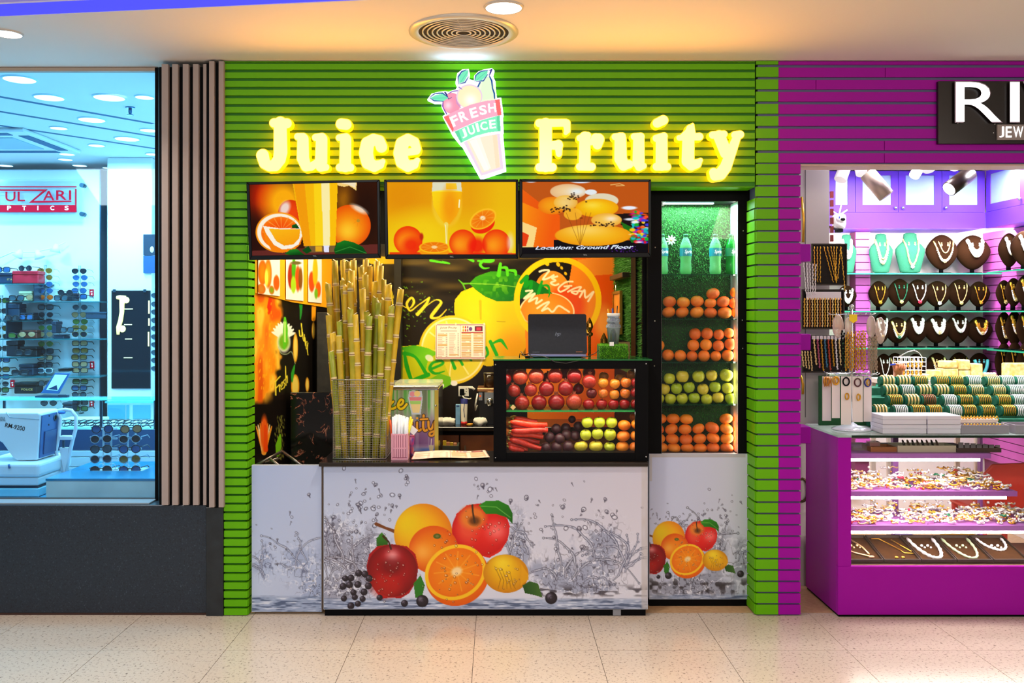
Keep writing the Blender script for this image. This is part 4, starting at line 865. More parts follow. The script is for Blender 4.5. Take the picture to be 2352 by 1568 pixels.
tops = [(605, 225), (655, 58), (715, 55), (750, 65), (790, 55), (845, 105), (880, 50), (905, 100), (958, 62), (985, 95), (875, 160), (945, 210), (1005, 195), (1045, 230), (1132, 262), (715, 200), (735, 245), (765, 218), (612, 450), (640, 580), (628, 712), (765, 408), (800, 445), (905, 455), (970, 360), (1065, 385), (990, 455), (882, 425), (855, 262), (690, 495), (945, 325), (685, 600), (1000, 340), (775, 130)]
ts = sorted(tops); q = random.Random(12)
for i, (a, b) in enumerate(ts):
    grp = i//5; front = sorted(range(grp*5, min(grp*5+5, len(ts))), key=lambda k: -ts[k][1]).index(i)
    Yk = Yb0+.026+.044*front; px_, py_ = 560+a/3.135, 580+b/3.135
    lo = Vector((cx0+.024+(cx1-cx0-.048)*grp/6, Yk, bz0+.003)); hi = P(px_, py_, Yk+.004*q.uniform(-1, 1))
    r0 = .0165+.003*q.random(); Lh = (hi-lo).length; nn = int(Lh/.145)+1; bow = Vector((q.uniform(-.012, .012), q.uniform(-.003, .003), 0))
    path = []; rad = []; rm = []; ph = q.uniform(.3, 1)*.14; mt = i % 4 if b > 300 else (i % 2)*2+1
    def at(t): return lo+(hi-lo)*t+bow*math.sin(t*PI)
    ds = [0.]; dd = ph
    ring = []
    while dd < Lh-.03: ring.append(dd); dd += q.uniform(.12, .19)
    path = [at(0)]; rad = [r0]; rm = [mt]
    for dd in ring:
        for off, k, mm in ((-.012, 1., mt), (-.005, 1.13, 4), (0, 1.10, 5), (.004, 1.02, 4), (.014, .97, mt)):
            path.append(at((dd+off)/Lh)); rad.append(r0*k); rm.append(mm)
    path.append(at(1)); rad.append(r0*.97); rm.append(mt)
    c = thing('sugar_cane', 'sugar cane in the wire basket, its cut tip '+('leftmost' if i == 0 else 'rightmost' if i == len(ts)-1 else '%s counting from the %s' % ((ORD[i], 'left') if i < 17 else (ORD[len(ts)-1-i], 'right'))), 'sugar cane', lo, 'sugar canes in the wire basket')
    G().tube(path, rad, 10, mt, ring_m=rm).build('stalk', CANE+NODE, c)
    n = (hi-lo).normalized(); G().tube([hi-n*.001, hi+n*.002+Vector((q.uniform(-.006, .006), 0, 0))], [r0*.93, r0*.8], 10).build('cut_end', CUT, c)
# ================================================================ straws, menu sheet, cup on the worktop
PNK = M('pink_plastic', 'e7a3b4', .45); Yp = 4.84
bxx = thing('straw_holder', 'slotted pink plastic holder full of white straws', 'holder', (X(921, Yp), Yp, ZT))
px0, px1, pz = X(898.5, Yp), X(937, Yp), Z(996, Yp); g = G()
g.box(px0, px0+.006, Yp, Yp+.09, ZT, pz).box(px1-.006, px1, Yp, Yp+.09, ZT, pz).box(px0, px1, Yp+.084, Yp+.09, ZT, pz).box(px0+.0061, px1-.0061, Yp+.0001, Yp+.0839, ZT, ZT+.006)
g.build('shell', PNK, bxx)
G().box(px0+.0061, px1-.0061, Yp+.004, Yp+.007, ZT+.0062, pz-.001).build('inner_face', M('pink_deep', 'b06a80', .5), bxx)
for i in range(7):
    x = px0+.009+(px1-px0-.018)*i/6; G().box(x-.0042, x+.0042, Yp, Yp+.0035, ZT+.014, pz-.002).build('slot_bar', PNK, bxx)
for z in (ZT+.0005, ZT+(pz-ZT)*.42, pz-.008): G().box(px0+.0061, px1-.0061, Yp-.0006, Yp+.0036, z, z+.007).build('cross_band', PNK, bxx)
STW = M('white_straw', 'eceff4', .35); sm_ = None; q = random.Random(4); k_ = 0
for j in range(3):
    for i in range(7):
        x = px0+.010+(px1-px0-.02)*i/6; y = Yp+.022+.022*j; lo = Vector((x, y, ZT+.008)); hi = Vector((x+q.uniform(-.006, .006), y+q.uniform(-.004, .006), Z(952+q.uniform(-3, 7)+abs(i-2.5)*1.6, y)))
        t = G().tube([lo, hi], .0052, 8).build('straw', STW)
        tag(t, 'white straw standing in the pink holder, %s row, %s' % (('front', 'middle', 'back')[j], rank(i, 7)), 'straw', 'white straws in the pink holder')
for i, (a, b, c, d, col, lb) in enumerate(((934, 1000, 944, 957, 'f0d020', 'yellow wrapped straw leaning out of the pink holder'), (937, 1000, 947, 962, 'e8e23c', 'pale yellow straw leaning right out of the pink holder'), (934, 1000, 936, 962, 'e0501c', 'red straw at the right of the pink holder'), (899, 1000, 896, 964, 'e85a24', 'orange straw at the left of the pink holder'))):
    Y = Yp+.05; lo = P(a if a > 905 else 903, 1030, Y); lo.x = min(max(lo.x, px0+.012), px1-.012); tag(G().tube([lo, P(a, b, Y), P(c, d, Y)], .006, 8).build('straw', M('straw_'+col, col, .4)), lb, 'straw')
p = P(945, 985, Yp+.06); g = G(); g.box(-.032, .032, -.0006, .0006, -.018, .018, mx=Matrix.Translation(p) @ Matrix.Rotation(.7, 4, 'Y')); tag(g.build('paper_slip', M('paper_white', 'e9e6ea', .7)), 'white paper slip sticking out behind the pink straw holder', 'paper')
cp = thing('patterned_cup', 'blue and red patterned cup behind the pink straw holder', 'cup', (X(945, 4.97), 4.97, ZT))
h = Z(1000, 4.97)-ZT
G().lathe([(.016, 0), (.022, h)], (X(943, 4.97), 4.97, ZT), 20).build('cup_wall', M('cup_print', '2a3c8a', .35, n2='c01c3c', ns=26), cp)
G().torus((X(943, 4.97), 4.97, ZT+h), .022, .0016, 20, 6).build('rim', M('cup_rim', 'a0405a', .4), cp)
# menu sheets: same print, one lying on the worktop, one on the mural
def menu_print(cv, T):
    def R(a, b, c, d, col): x0, y0 = T(a, b); x1, y1 = T(c, d); cv.poly([(x0, y0), (x1, y0), (x1, y1), (x0, y1)], col)
    cv.all(1, (238, 226, 208))
    for a, b, c, d in ((0, 0, 1, .02), (0, .975, 1, 1), (0, 0, .006, 1), (.994, 0, 1, 1), (.498, 0, .503, 1)): R(a, b, c, d, (170, 40, 46))
    q = random.Random(2)
    for cx in (.03, .27, .52, .77):
        y = .26
        while y < .94:
            if q.random() < .16 or (cx > .5 and q.random() < .4): R(cx, y, cx+.2, y+.022, (206, 150, 60)); y += .034
            else: R(cx, y, cx+q.uniform(.08, .14), y+.012, (206, 160, 140)); R(cx+.17, y, cx+.2, y+.012, (160, 130, 120)); y += .027
    R(.52, .22, .97, .25, (170, 40, 46)); R(.8, .05, .96, .2, (96, 20, 40)); R(.83, .08, .93, .17, (200, 60, 80))
    for i in range(3):
        for j in range(2): x, y = T(.56+.045*i, .08+.09*j); cv.ell(x, y, *[abs(v) for v in (T(.015, 0)[0]-T(0, 0)[0], T(0, .035)[1]-T(0, 0)[1])], [(226, 150, 30), (200, 60, 40), (150, 60, 120)][i])
    x, y = T(.71, .13); cv.ell(x, y, abs(T(.035, 0)[0]-T(0, 0)[0]), abs(T(0, .06)[1]-T(0, 0)[1]), (110, 70, 130))
    x, y = T(.25, .1); cv.text('Juice Fruity', x, y, T(.36, 0)[0]-T(0, 0)[0], T(0, .085)[1]-T(0, 0)[1], (120, 84, 16), shear=.25, off=.01)
    R(.09, .18, .43, .195, (170, 60, 40))
Ym = YB-.012
mn = thing('wall_menu', 'upright laminated menu sheet hanging on the lemon mural', 'menu', P(1058, 824, Ym))
cv = Cv(1002, 745, 1113, 823, .6); menu_print(cv, lambda u, v: (1002+111*u, 745+78*v)); cv.obj('printed_sheet', plane_map(Ym), vmat('paper_print', 0, .3), mn)
G().pbox(1000.5, 743.5, 1114.5, 824.5, Ym+.0006, Ym+.004).build('backing_sheet', M('paper_back', 'f0e6d6', .5), mn)
for a, b in ((1002, 743), (1047, 743), (1112, 743)): G().pbox(a-1.5, b-2, a+1.5, b+3, Ym-.002, Ym+.002).build('tape', M('tape_clear', 'e8dcae', .3), mn)
ms = thing('counter_menu', 'menu sheet lying flat on the dark worktop', 'menu', (X(1034, 4.92), 4.92, ZT))
ca, cb, cc, cd = [Vector((X(x, Y), Y, ZT+.006)) for x, Y in ((952, 5.10), (1114, 5.14), (1125, 4.86), (944, 4.835))]
def mp(px, py):
    u = (px-0)/100; v = py/70; x = (ca.x*(1-u)+cb.x*u)*(1-v)+(cd.x*(1-u)+cc.x*u)*v; y = (ca.y*(1-u)+cb.y*u)*(1-v)+(cd.y*(1-u)+cc.y*u)*v
    return x, y, ZT+.0035+.006*np.sin(u*PI*1.3)**2+.004*v*u
cv = Cv(0, 0, 100, 70, .6); menu_print(cv, lambda u, v: (100*u, 70*v)); cv.obj('printed_sheet', mp, vmat('paper_print', 0, .3), ms)
# ================================================================ chrome cane press with printed front
CHR = M('chrome', 'c8ccc8', .12, .95); Yj = 5.22
jm = thing('juice_machine', 'chrome sugar cane juice machine with printed front behind the basket', 'juice machine', (X(950, Yj), Yj, 0))
jx0, jx1, jz0, jz1 = X(858, Yj), X(1007, Yj), 0, Z(891, Yj)
G().box(jx0, jx1, Yj+.006, Yj+.42, .04, jz1).build('cabinet', CHR, jm, bev=.006, seg=2)
for x in (jx0+.03, jx1-.03):
    for y in (Yj+.04, Yj+.38): G().lathe([(.018, 0), (.014, .042)], (x, y, 0), 12).build('foot', BLACK, jm)
G().box(jx0+.002, jx1+.002, Yj-.004, Yj+.43, jz1+.001, jz1+.014).build('top_tray', M('tray_steel', 'd9d4c4', .25, .8), jm, bev=.004)
G().box(jx1-.022, jx1+.0, Yj-.006, Yj+.004, .5, jz1-.012).build('door_post', M('post_yellow', 'c9b24a', .3, .5), jm)
G().ball((X(1001, Yj), Yj-.008, Z(931, Yj)), .007, 10, 8).build('door_knob', CHR, jm)
cv = Cv(860, 896, 1003, 1050, .8)
gradbg(cv, (150, 160, 140), (150, 160, 160), (110, 70, 130), (120, 60, 140))
n = cv.noise((9, 400), 91); n2 = cv.noise((4, 400), 92); u = np.clip((cv.yy-935)/40, 0, 1)
cv.all((1-u)*1., np.stack([60+150*n, 70+150*n+20*n2, 50+150*n], -1)); cv.all((1-u)*np.clip((n2-.62)*4, 0, .8), (70, 160, 60)); cv.all((1-u)*np.clip((.3-n)*5, 0, .8), (20, 26, 20))
cv.all(u*np.clip((n2-.6)*3, 0, .4), (180, 170, 200)); cv.all(np.clip((cv.yy-1018)/18, 0, .75), (214, 214, 228))
cv.all(np.clip((cv.yy-1026)/6, 0, 1)*np.clip((cv.xx-940)/40, 0, .8), (70, 110, 200))
lg = lambda x, y: (954+x*17, 897+y*56)
cv.poly([lg(-.85, 0), lg(.85, 0), lg(1, .3), lg(.72, .98), lg(-.5, .98), lg(-1, .3)], (190, 205, 220)); cv.poly([lg(-.7, .5), lg(.75, .5), lg(.55, .9), lg(-.35, .9)], (232, 214, 150))
cv.poly([lg(-.85, .26), lg(.85, .26), lg(.8, .4), lg(-.75, .4)], (220, 130, 140)); cv.poly([lg(-.75, .42), lg(.78, .42), lg(.7, .55), lg(-.66, .55)], (160, 214, 110)); cv.ell(*lg(-.4, .14), 6, 6, (226, 150, 170)); cv.ell(*lg(.25, .12), 7, 7, (240, 214, 140))
def scr(pts, r, col, out=(40, 24, 10)): pts = smooth(pts); cv.line(pts, r+1.6, out, .8); cv.line(pts, r, col)
YE = (240, 214, 30)
scr([(868, 946), (880, 930), (886, 918), (880, 916), (876, 930), (884, 940), (892, 930)], 2.6, YE)
scr([(903, 922), (896, 930), (897, 938), (906, 937), (914, 930)], 2.8, YE); scr([(914, 931), (923, 928), (926, 920), (920, 918), (914, 930), (918, 938), (926, 937), (934, 928)], 2.8, YE)
OG = (226, 160, 50)
scr([(946, 972), (944, 984), (950, 990), (958, 986), (958, 970)], 2.6, OG); scr([(958, 970), (958, 984), (962, 989), (968, 985)], 2.6, OG); cv.ell(958, 960, 2.6, 2.6, OG)
scr([(973, 954), (972, 980), (976, 989), (983, 985)], 2.8, OG); scr([(966, 963), (982, 962)], 2.2, OG); scr([(984, 968), (985, 982), (991, 985), (998, 968)], 2.6, OG); scr([(999, 968), (999, 988), (995, 999), (988, 1000), (987, 994), (996, 990)], 2.4, OG)
cv.poly([(985, 1022), (996, 1022), (994, 1040), (987, 1040)], (214, 200, 160)); cv.line([(990, 1022), (991, 1008)], 1, (226, 214, 200))
cv.obj('printed_front', plane_map(Yj), vmat('glossy_print', 0, .15), jm)
tb = G().box(X(906, Yj), X(1010, Yj), Yj+.02, Yj+.30, jz1+.0145, jz1+.03).build('clear_tray', M('acrylic_tray', 'c8c8b0', .1, alpha=.25), jm)
# ================================================================ back of the stall: mural, side wall art
mu = thing('lemon_mural', 'large printed mural of lemons and oranges on the stall back wall', 'mural', (.1, YB, 1.2))
cv = Cv(764, 560, 1412, 1000, 1.25, (22, 14, 8))
n = cv.noise((90, 14), 1); cv.all(np.clip((n-.35)*1.6, 0, .8)*np.exp(-((cv.yy-625)/62)**2)*np.clip((1060-abs(cv.xx-1010))/400, 0, 1), (110, 86, 30))
q = random.Random(1)
for _ in range(90):
    x, y = q.gauss(950, 45), q.gauss(720, 40); cv.line([(x, y), (x+q.uniform(-4, 4), y+q.uniform(-3, 3))], q.uniform(.4, 1.4), (110, 170, 20), .7)
c3 = lambda pts: Q(3.675, 880, 580, pts)
# lemon body, slice, leaves
cv.poly(c3([(600, 470), (605, 400), (660, 330), (760, 290), (900, 300), (1060, 340), (1110, 400), (1160, 470), (1205, 560), (1222, 700), (1205, 800), (1160, 880), (1060, 940), (880, 960), (700, 900), (620, 700)]), (226, 196, 8), grad=(.3, .7, (204, 168, 4)))
cv.ell(1100, 740, 40, 60, (238, 214, 20), soft=34, a=.7); cv.ell(1180, 800, 36, 40, (226, 140, 10), soft=30, a=.7)
cv.poly(c3([(725, 260), (790, 200), (900, 160), (1010, 155), (1130, 180), (1250, 240), (1350, 290), (1425, 345), (1330, 345), (1200, 380), (1080, 410), (960, 410), (860, 370), (790, 320)]), (60, 150, 10), grad=(1, .3, (8, 90, 24)))
r2 = cv.noise(7, 9); lw = np.exp(-((cv.xx-1150)/50)**2-((cv.yy-655)/22)**2); cv.all(np.clip((r2-.5)*4, 0, .5)*lw, (150, 210, 30))
cv.line(c3([(725, 260), (960, 268), (1200, 300), (1425, 345)]), .9, (150, 200, 60), .8); cv.line(c3([(638, 230), (672, 262), (725, 260)]), [1, 2, 1.6], (90, 170, 30)); cv.line(c3([(672, 262), (695, 315)]), 1.6, (90, 170, 30))
cv.ell(1040, 803, 78, 79, (232, 190, 20)); cv.ell(1040, 803, 73, 74, (240, 222, 150)); cv.ell(1040, 803, 69, 70, (214, 190, 24), edge=(226, 206, 60))
for i in range(9): a = i*PI*2/9+.3; cv.line([(1040, 803), (1040+66*math.cos(a), 803+66*math.sin(a))], [1, 2], (238, 226, 150), .8)
cv.poly(c3([(150, 790), (300, 780), (440, 830), (500, 900), (560, 1040), (560, 1100), (420, 1176), (150, 1176)]), (190, 190, 12)); cv.ell(925, 878, 26, 34, (214, 200, 20))
cv.poly(c3([(150, 800), (260, 782), (380, 806), (460, 850), (380, 900), (360, 990), (290, 900), (200, 860)]), (60, 160, 20), grad=(1, 1, (110, 190, 20)))
cv.poly(c3([(350, 1090), (480, 1020), (570, 1050), (575, 1110), (460, 1176), (330, 1176)]), (110, 180, 20))
cv.ell(1040+3, 880, 8, 6, (240, 230, 220)); cv.ell(1015, 885, 5, 5, (240, 236, 220)); cv.ell(986, 822, 10, 7, (236, 230, 224), rot=.5, a=.8)
# orange glasses and ring on the right
cv.poly([(1316, 560), (1412, 560), (1412, 1000), (1212, 1000), (1206, 740), (1240, 690), (1300, 690)], (240, 130, 14), grad=(1, .2, (226, 84, 4)))
cv.ell(1390, 640, 34, 50, (224, 76, 2), soft=40); cv.poly(c3([(1640, 60), (1960, 20), (1960, 180), (1700, 200)]), (246, 176, 60), a=.5); cv.ell(1388, 740, 20, 34, (250, 170, 70), soft=18, a=.7); cv.ell(1335, 720, 20, 24, (252, 168, 60), soft=18, a=.8)
cv.ell(1281, 689, 92, 92, (20, 12, 6))
cv.poly(c3([(1600, 60), (1750, 130), (1820, 330), (1800, 560), (1660, 660), (1470, 700), (1540, 430)]), (238, 128, 20))
cv.ell(1268, 668, 40, 46, (240, 140, 30)); cv.ell(1300, 700, 44, 44, (226, 70, 4), soft=20); cv.ell(1256, 716, 62, 44, (244, 150, 30), edge=(236, 120, 10)); cv.ring(1256, 716, 62, 2.4, (248, 214, 160), ry=44)
for x, y, r in ((1256, 604, 5), (1282, 607, 4), (1290, 615, 3), (1299, 628, 3)): cv.ell(x, y, r, r*1.4, (246, 186, 10), rot=-.5)
cv.poly(c3([(1130, 240), (1260, 230), (1350, 280), (1430, 345), (1340, 350), (1230, 360), (1140, 400)]), (10, 110, 24))
cv.ring(1281, 689, 94, 13, (250, 192, 0)); cv.line([(1221, 745), (1206, 735), (1196, 715)], 1.5, (246, 200, 140), .7)
# lettering of the mural, brushed
CRM = (248, 222, 180)
def br(pts, r, col, a=1.): cv.line(*smooth(c3(pts), r), col, a)
br([(1320, 160), (1350, 150), (1400, 150), (1380, 180), (1350, 225), (1395, 215), (1440, 190)], 2.2, CRM)          # V
br([(1470, 200), (1425, 215), (1455, 235), (1415, 255), (1450, 275), (1480, 265)], 2.2, CRM)                        # E
br([(1600, 245), (1540, 250), (1480, 300), (1500, 330), (1570, 290), (1530, 285), (1590, 280)], 2., CRM)           # G
br([(1560, 330), (1620, 300), (1670, 290), (1650, 320), (1630, 350), (1590, 330), (1680, 325)], 2., CRM)           # A
br([(1660, 375), (1700, 315), (1710, 380), (1775, 330), (1740, 395), (1730, 410)], 2.2, CRM)                        # N
br([(1205, 325), (1260, 322), (1190, 388), (1280, 345), (1230, 412), (1300, 380), (1290, 430), (1340, 400)], 2.2, CRM)   # W O
br([(1300, 470), (1360, 430), (1400, 420), (1340, 490), (1390, 470), (1430, 500), (1480, 450), (1540, 480), (1570, 500)], 2.2, CRM)
GR = (30, 160, 24); GR2 = (80, 190, 20)
br([(400, 66), (560, 92), (500, 72)], [3, 1.5, 1], GR2); br([(720, 50), (760, 70)], 3, GR2); br([(800, 70), (900, 76), (930, 60), (860, 60), (820, 100), (850, 132), (895, 128)], [2, 3, 3, 3, 3.4, 2.4, 1], GR2)
br([(990, 95), (975, 190)], [3.5, 5], GR2); br([(985, 130), (1040, 130), (1050, 190)], [2, 4, 3], GR2); br([(1050, 150), (1110, 155), (1120, 185)], [2, 4, 3], GR2)
br([(1165, 250), (1215, 200), (1200, 280), (1250, 240), (1245, 300)], [4, 4, 5, 3, 4], (14, 140, 24)); br([(1340, 245), (1310, 340)], [3, 4], (20, 150, 30)); br([(1330, 280), (1390, 280), (1405, 340), (1395, 375)], [2, 3, 2, 1], (20, 150, 30))
br([(180, 850), (200, 960), (240, 1085)], [3, 5, 4], GR); br([(180, 850), (270, 880), (350, 1000), (370, 1035)], [5, 3, 4, 5], GR); br([(240, 1085), (300, 1060), (380, 1030)], [4, 5, 5], GR)
br([(400, 985), (500, 940), (490, 915), (420, 930), (395, 980), (440, 1020), (520, 1000)], [3, 3, 3, 3, 4, 3, 1], GR)
br([(575, 900), (605, 975)], [3, 4], GR); br([(590, 905), (640, 900), (670, 945)], [2, 3, 3], GR); br([(660, 900), (720, 890), (745, 910)], [2, 3, 2], GR)
br([(870, 800), (885, 850), (865, 880)], [3, 3, 2], GR); br([(905, 750), (960, 865)], [4, 4], GR); br([(925, 765), (990, 740), (1020, 770), (1050, 815)], [2, 4, 3, 1], GR)
LY = (232, 206, 40)
br([(-60, 330), (0, 310), (60, 320), (70, 390), (20, 450)], [1, 2, 3, 3, 1], LY); br([(85, 380), (130, 320), (150, 380), (130, 450), (85, 460), (80, 400)], [2, 2.4, 3, 3, 2.4, 2], LY)
br([(150, 440), (220, 470), (260, 420), (240, 380), (200, 430), (230, 490), (300, 440), (390, 380)], [1, 1, 3, 2.4, 3, 2, 1, 2], LY); br([(390, 380), (360, 440), (290, 520)], [2, 3.4, 4], LY); br([(340, 470), (440, 400), (490, 420), (440, 490), (405, 545), (470, 545), (535, 480)], [1, 1, 3, 4, 3.4, 2, .8], LY)
br([(-90, 60), (100, 70)], [10, 7], (236, 182, 20)); br([(960, 580), (1030, 584)], .6, (120, 90, 10), .8); br([(820, 410), (824, 560)], [3, 2], (180, 150, 4), .6)
cv.obj('printed_vinyl', plane_map(YB), PR, mu)
# ---- slanted side wall: orange strip with photo cards, splash art
def wall_ray(off=.004):
    ax, ay = LA; dx, dy = LB[0]-ax, LB[1]-ay; ln = math.hypot(dx, dy); nx, ny = dy/ln, -dx/ln      # outward normal into the stall
    def f(px, py):
        k = (px-VX)/F; bx, by = ax+nx*off, ay+ny*off          # ray x = k*y meets the wall line
        t = (k*by-bx)/(dx-k*dy); y = by+t*dy; return bx+t*dx, y, H-(py-VY)*y/F
    return f
WR = wall_ray()
sa = thing('side_wall_print', 'black side wall print with fruit splashes and yellow words', 'mural', (LA[0], LA[1], 0))
cv = Cv(584, 640, 762, 1066, 1.25, (14, 10, 8))
s_ = lambda pts: Q(3.135, 560, 580, pts)
n = cv.noise((14, 40), 4); n3 = cv.noise((7, 12), 5)
e = np.clip(1-(cv.xx-584)/(44+26*np.cos((cv.yy-700)/150))-.25*(n3-.5), 0, 1)*np.clip((930-cv.yy)/50, 0, 1)
cv.all(np.clip(e*5, 0, 1), (240, 140, 16)); cv.all(np.clip(e*5, 0, 1)*np.clip((n-.5)*4, 0, 1), (250, 196, 60)); cv.all(np.clip(e*5, 0, 1)*np.clip((.38-n)*5, 0, .9), (214, 76, 10)); cv.ell(619, 702, 5, 20, (220, 40, 10), rot=.1)
def dab(pts, r, col, a=1.): cv.line(*smooth(s_(pts), [v/3.135 for v in r] if hasattr(r, '__len__') else r/3.135), col, a)
for k in range(11): a = -2.6+k*.21; dab([(285, 600), (285+95*math.cos(a), 620+150*math.sin(a)+30)], [30, 5], (226, 232, 220))
cv.ell(652, 785, 15, 24, (226, 232, 220), soft=5); cv.ell(652, 785, 12, 18, (110, 170, 30), soft=6); dab([(296, 470), (300, 560), (296, 640), (290, 690)], [8, 18, 16, 6], (90, 190, 30)); dab([(296, 500), (296, 640)], [5, 6], (190, 226, 120))
dab([(250, 680), (270, 725), (310, 730), (345, 715), (370, 800)], 3, (170, 190, 150), .8)
for cx, cy, rx, ry, c in ((372, 685, 18, 105, (226, 170, 30)), (370, 960, 30, 85, (226, 180, 50)), (457, 950, 14, 52, (190, 80, 30)), (502, 560, 12, 60, (190, 90, 30))):
    cv.ell(560+cx/3.135, 580+cy/3.135, rx/3.135, ry/3.135, c, edge=(200, 130, 10)); cv.ell(560+cx/3.135, 580+cy/3.135, rx*.72/3.135, ry*.82/3.135, (236, 206, 90), soft=2)
dab([(366, 810), (352, 870), (348, 930)], [4, 12, 4], (40, 150, 40)); dab([(410, 360), (412, 420), (406, 480)], [14, 8, 3], (30, 130, 40)); dab([(504, 385), (502, 480)], [16, 14], (236, 150, 20))
YW = (238, 220, 60)
dab([(228, 925), (230, 1025)], [4, 5], YW); dab([(226, 930), (262, 890)], 4, YW); dab([(232, 975), (256, 950)], 4, YW)           # F
dab([(256, 955), (258, 1000)], 4, YW); dab([(258, 965), (268, 948)], 3, YW)                                                    # r
dab([(268, 968), (280, 950), (278, 930), (268, 950), (270, 985), (282, 975)], 3, YW)                                           # e
dab([(296, 912), (286, 930), (296, 950), (288, 975)], 3.4, YW)                                                                  # s
dab([(300, 818), (304, 955)], 3.4, YW); dab([(304, 905), (312, 885), (313, 935)], 3.2, YW)                                     # h
dab([(414, 510), (420, 590), (404, 600), (400, 560)], 4, YW); dab([(424, 575), (428, 625), (436, 635), (436, 590)], 3.4, YW); dab([(441, 612), (444, 668)], 3.4, YW); dab([(455, 640), (448, 650), (450, 690), (457, 690)], 3, YW); dab([(457, 672), (462, 650), (457, 690), (462, 735)], 3, YW)
for k in range(9): a = -1.57+(k-4)*.12; dab([(145, 1440), (145+14*(k-4), 1210+10*abs(k-4))], [16, 3], (240, 214, 160) if k % 2 else (236, 150, 40))
cv.ell(607, 995, 9, 40, (226, 90, 20), soft=4); dab([(155, 1250), (158, 1420)], [10, 16], (226, 70, 10))
q = random.Random(3)
for _ in range(140): x, y = q.gauss(262, 16), q.uniform(1170, 1480); dab([(x, y), (x+2, y+14)], q.uniform(1, 3), (150, 150, 60), .6)
dab([(262, 1310), (250, 1390), (242, 1460)], [5, 22, 8], (110, 180, 20))
for _ in range(60):
    x, y = q.choice(((195, 160), (130, 260), (200, 90)))[0]+q.gauss(0, 22), q.uniform(340, 1000); dab([(x, y), (x-3, y+18)], q.uniform(1, 5), (244, 170, 20), .9)
cv.obj('printed_vinyl', lambda px, py: WR(px, py), PR, sa)
ob = thing('photo_card_strip', 'orange strip with three white fruit photo cards high on the side wall', 'sign strip', WR(600., 650.))
WR2 = wall_ray(.010); WR3 = wall_ray(.016); WR0 = wall_ray(.005)
def wpoly(name, pts, fa, fb, mt, parent):
    n = len(pts); vs = [fa(float(a), float(b)) for a, b in pts]+[fb(float(a), float(b)) for a, b in pts]
    return G().add(vs, [tuple(range(n)), tuple(range(2*n-1, n-1, -1))]+[(i, i+n, (i+1) % n+n, (i+1) % n) for i in range(n)]).build(name, mt, parent)
wpoly('orange_board', [(586, 560), (586, 672), (672, 694), (762, 708), (762, 575)], WR2, WR0, M('orange_board', 'f2a00c', .45), ob)
for x0, x1, ya, yb_, art in ((593, 643, 674, 680, 0), (657, 697, 687, 691, 1), (708, 739, 693, 696, 2)):
    cv = Cv(x0, 585, x1, yb_, .8, (226, 220, 212)); w = x1-x0
    if art == 0:
        for cx, cy, rx, ry, c in ((603, 628, 10, 30, (240, 130, 10)), (616, 630, 8, 34, (250, 160, 30)), (635, 650, 7, 18, (226, 80, 20)), (600, 668, 10, 12, (190, 120, 40)), (624, 668, 6, 10, (110, 150, 20))): cv.ell(cx, cy, rx, ry, c, soft=2, edge=(200, 90, 10))
        cv.ell(612, 640, 4, 20, (250, 220, 80), soft=2)
    elif art == 1:
        for cx, cy, rx, ry, c in ((668, 635, 7, 30, (150, 40, 20)), (675, 620, 5, 30, (60, 150, 20)), (684, 640, 6, 30, (226, 70, 20)), (690, 640, 5, 26, (120, 70, 20)), (674, 655, 6, 20, (150, 190, 30)), (680, 604, 12, 4, (90, 80, 40))): cv.ell(cx, cy, rx, ry, c, soft=2)
    else:
        for cx, cy, rx, ry, c in ((716, 648, 7, 24, (220, 70, 20)), (724, 625, 6, 34, (240, 170, 20)), (731, 665, 6, 18, (230, 90, 10)), (726, 675, 4, 12, (110, 170, 30))): cv.ell(cx, cy, rx, ry, c, soft=2)
    cv.obj('photo_card', lambda px, py, x0=x0, x1=x1, ya=ya, yb_=yb_: WR3(px, 585+(py-585)*((ya+(yb_-ya)*(px-x0)/(x1-x0))-585)/(yb_-585)), vmat('paper_print', 0, .3), ob)
# ---- dark slab, marble fronted cabinet, back counter
Yd = 5.75
tag(G().box(X(727, Yd), X(766, Yd), Yd, Yd+.10, 0, Z(717, Yd)).build('dark_cabinet', M('dark_slate', '26241f', .5, n2='34312b', ns=30), bev=.004), 'tall dark grey cabinet in the corner behind the sugar cane', 'cabinet')
tag(G().box(X(905, 6.0), X(921, 6.0), 6.0, 6.1, 0, 2.4).build('dark_post', M('post_dark', '1a1612', .35)), 'dark upright post between the sugar cane and the lemon mural', 'post')
Ymb = 5.35
mc = thing('marble_cabinet', 'low cabinet faced with black veined marble left of the basket', 'cabinet', (X(716, Ymb), Ymb, 0))
MB = M('black_marble', '0a0809', .12); nt = MB.node_tree; b = nt.nodes['Principled BSDF']; tc = nt.nodes.new('ShaderNodeTexCoord')
t1_ = nt.nodes.new('ShaderNodeTexNoise'); t1_.inputs['Scale'].default_value = 9; t1_.inputs['Detail'].default_value = 5; t1_.inputs['Distortion'].default_value = 1.4
mth = nt.nodes.new('ShaderNodeMath'); mth.operation = 'SUBTRACT'; mth.inputs[1].default_value = .5; ab = nt.nodes.new('ShaderNodeMath'); ab.operation = 'ABSOLUTE'
rp = nt.nodes.new('ShaderNodeValToRGB'); rp.color_ramp.elements[0].position = 0; rp.color_ramp.elements[0].color = (*lin('d09a7c'), 1); rp.color_ramp.elements[1].position = .024; rp.color_ramp.elements[1].color = (*lin('0a0809'), 1); k_ = rp.color_ramp.elements.new(.010); k_.color = (*lin('8a3a22'), 1)
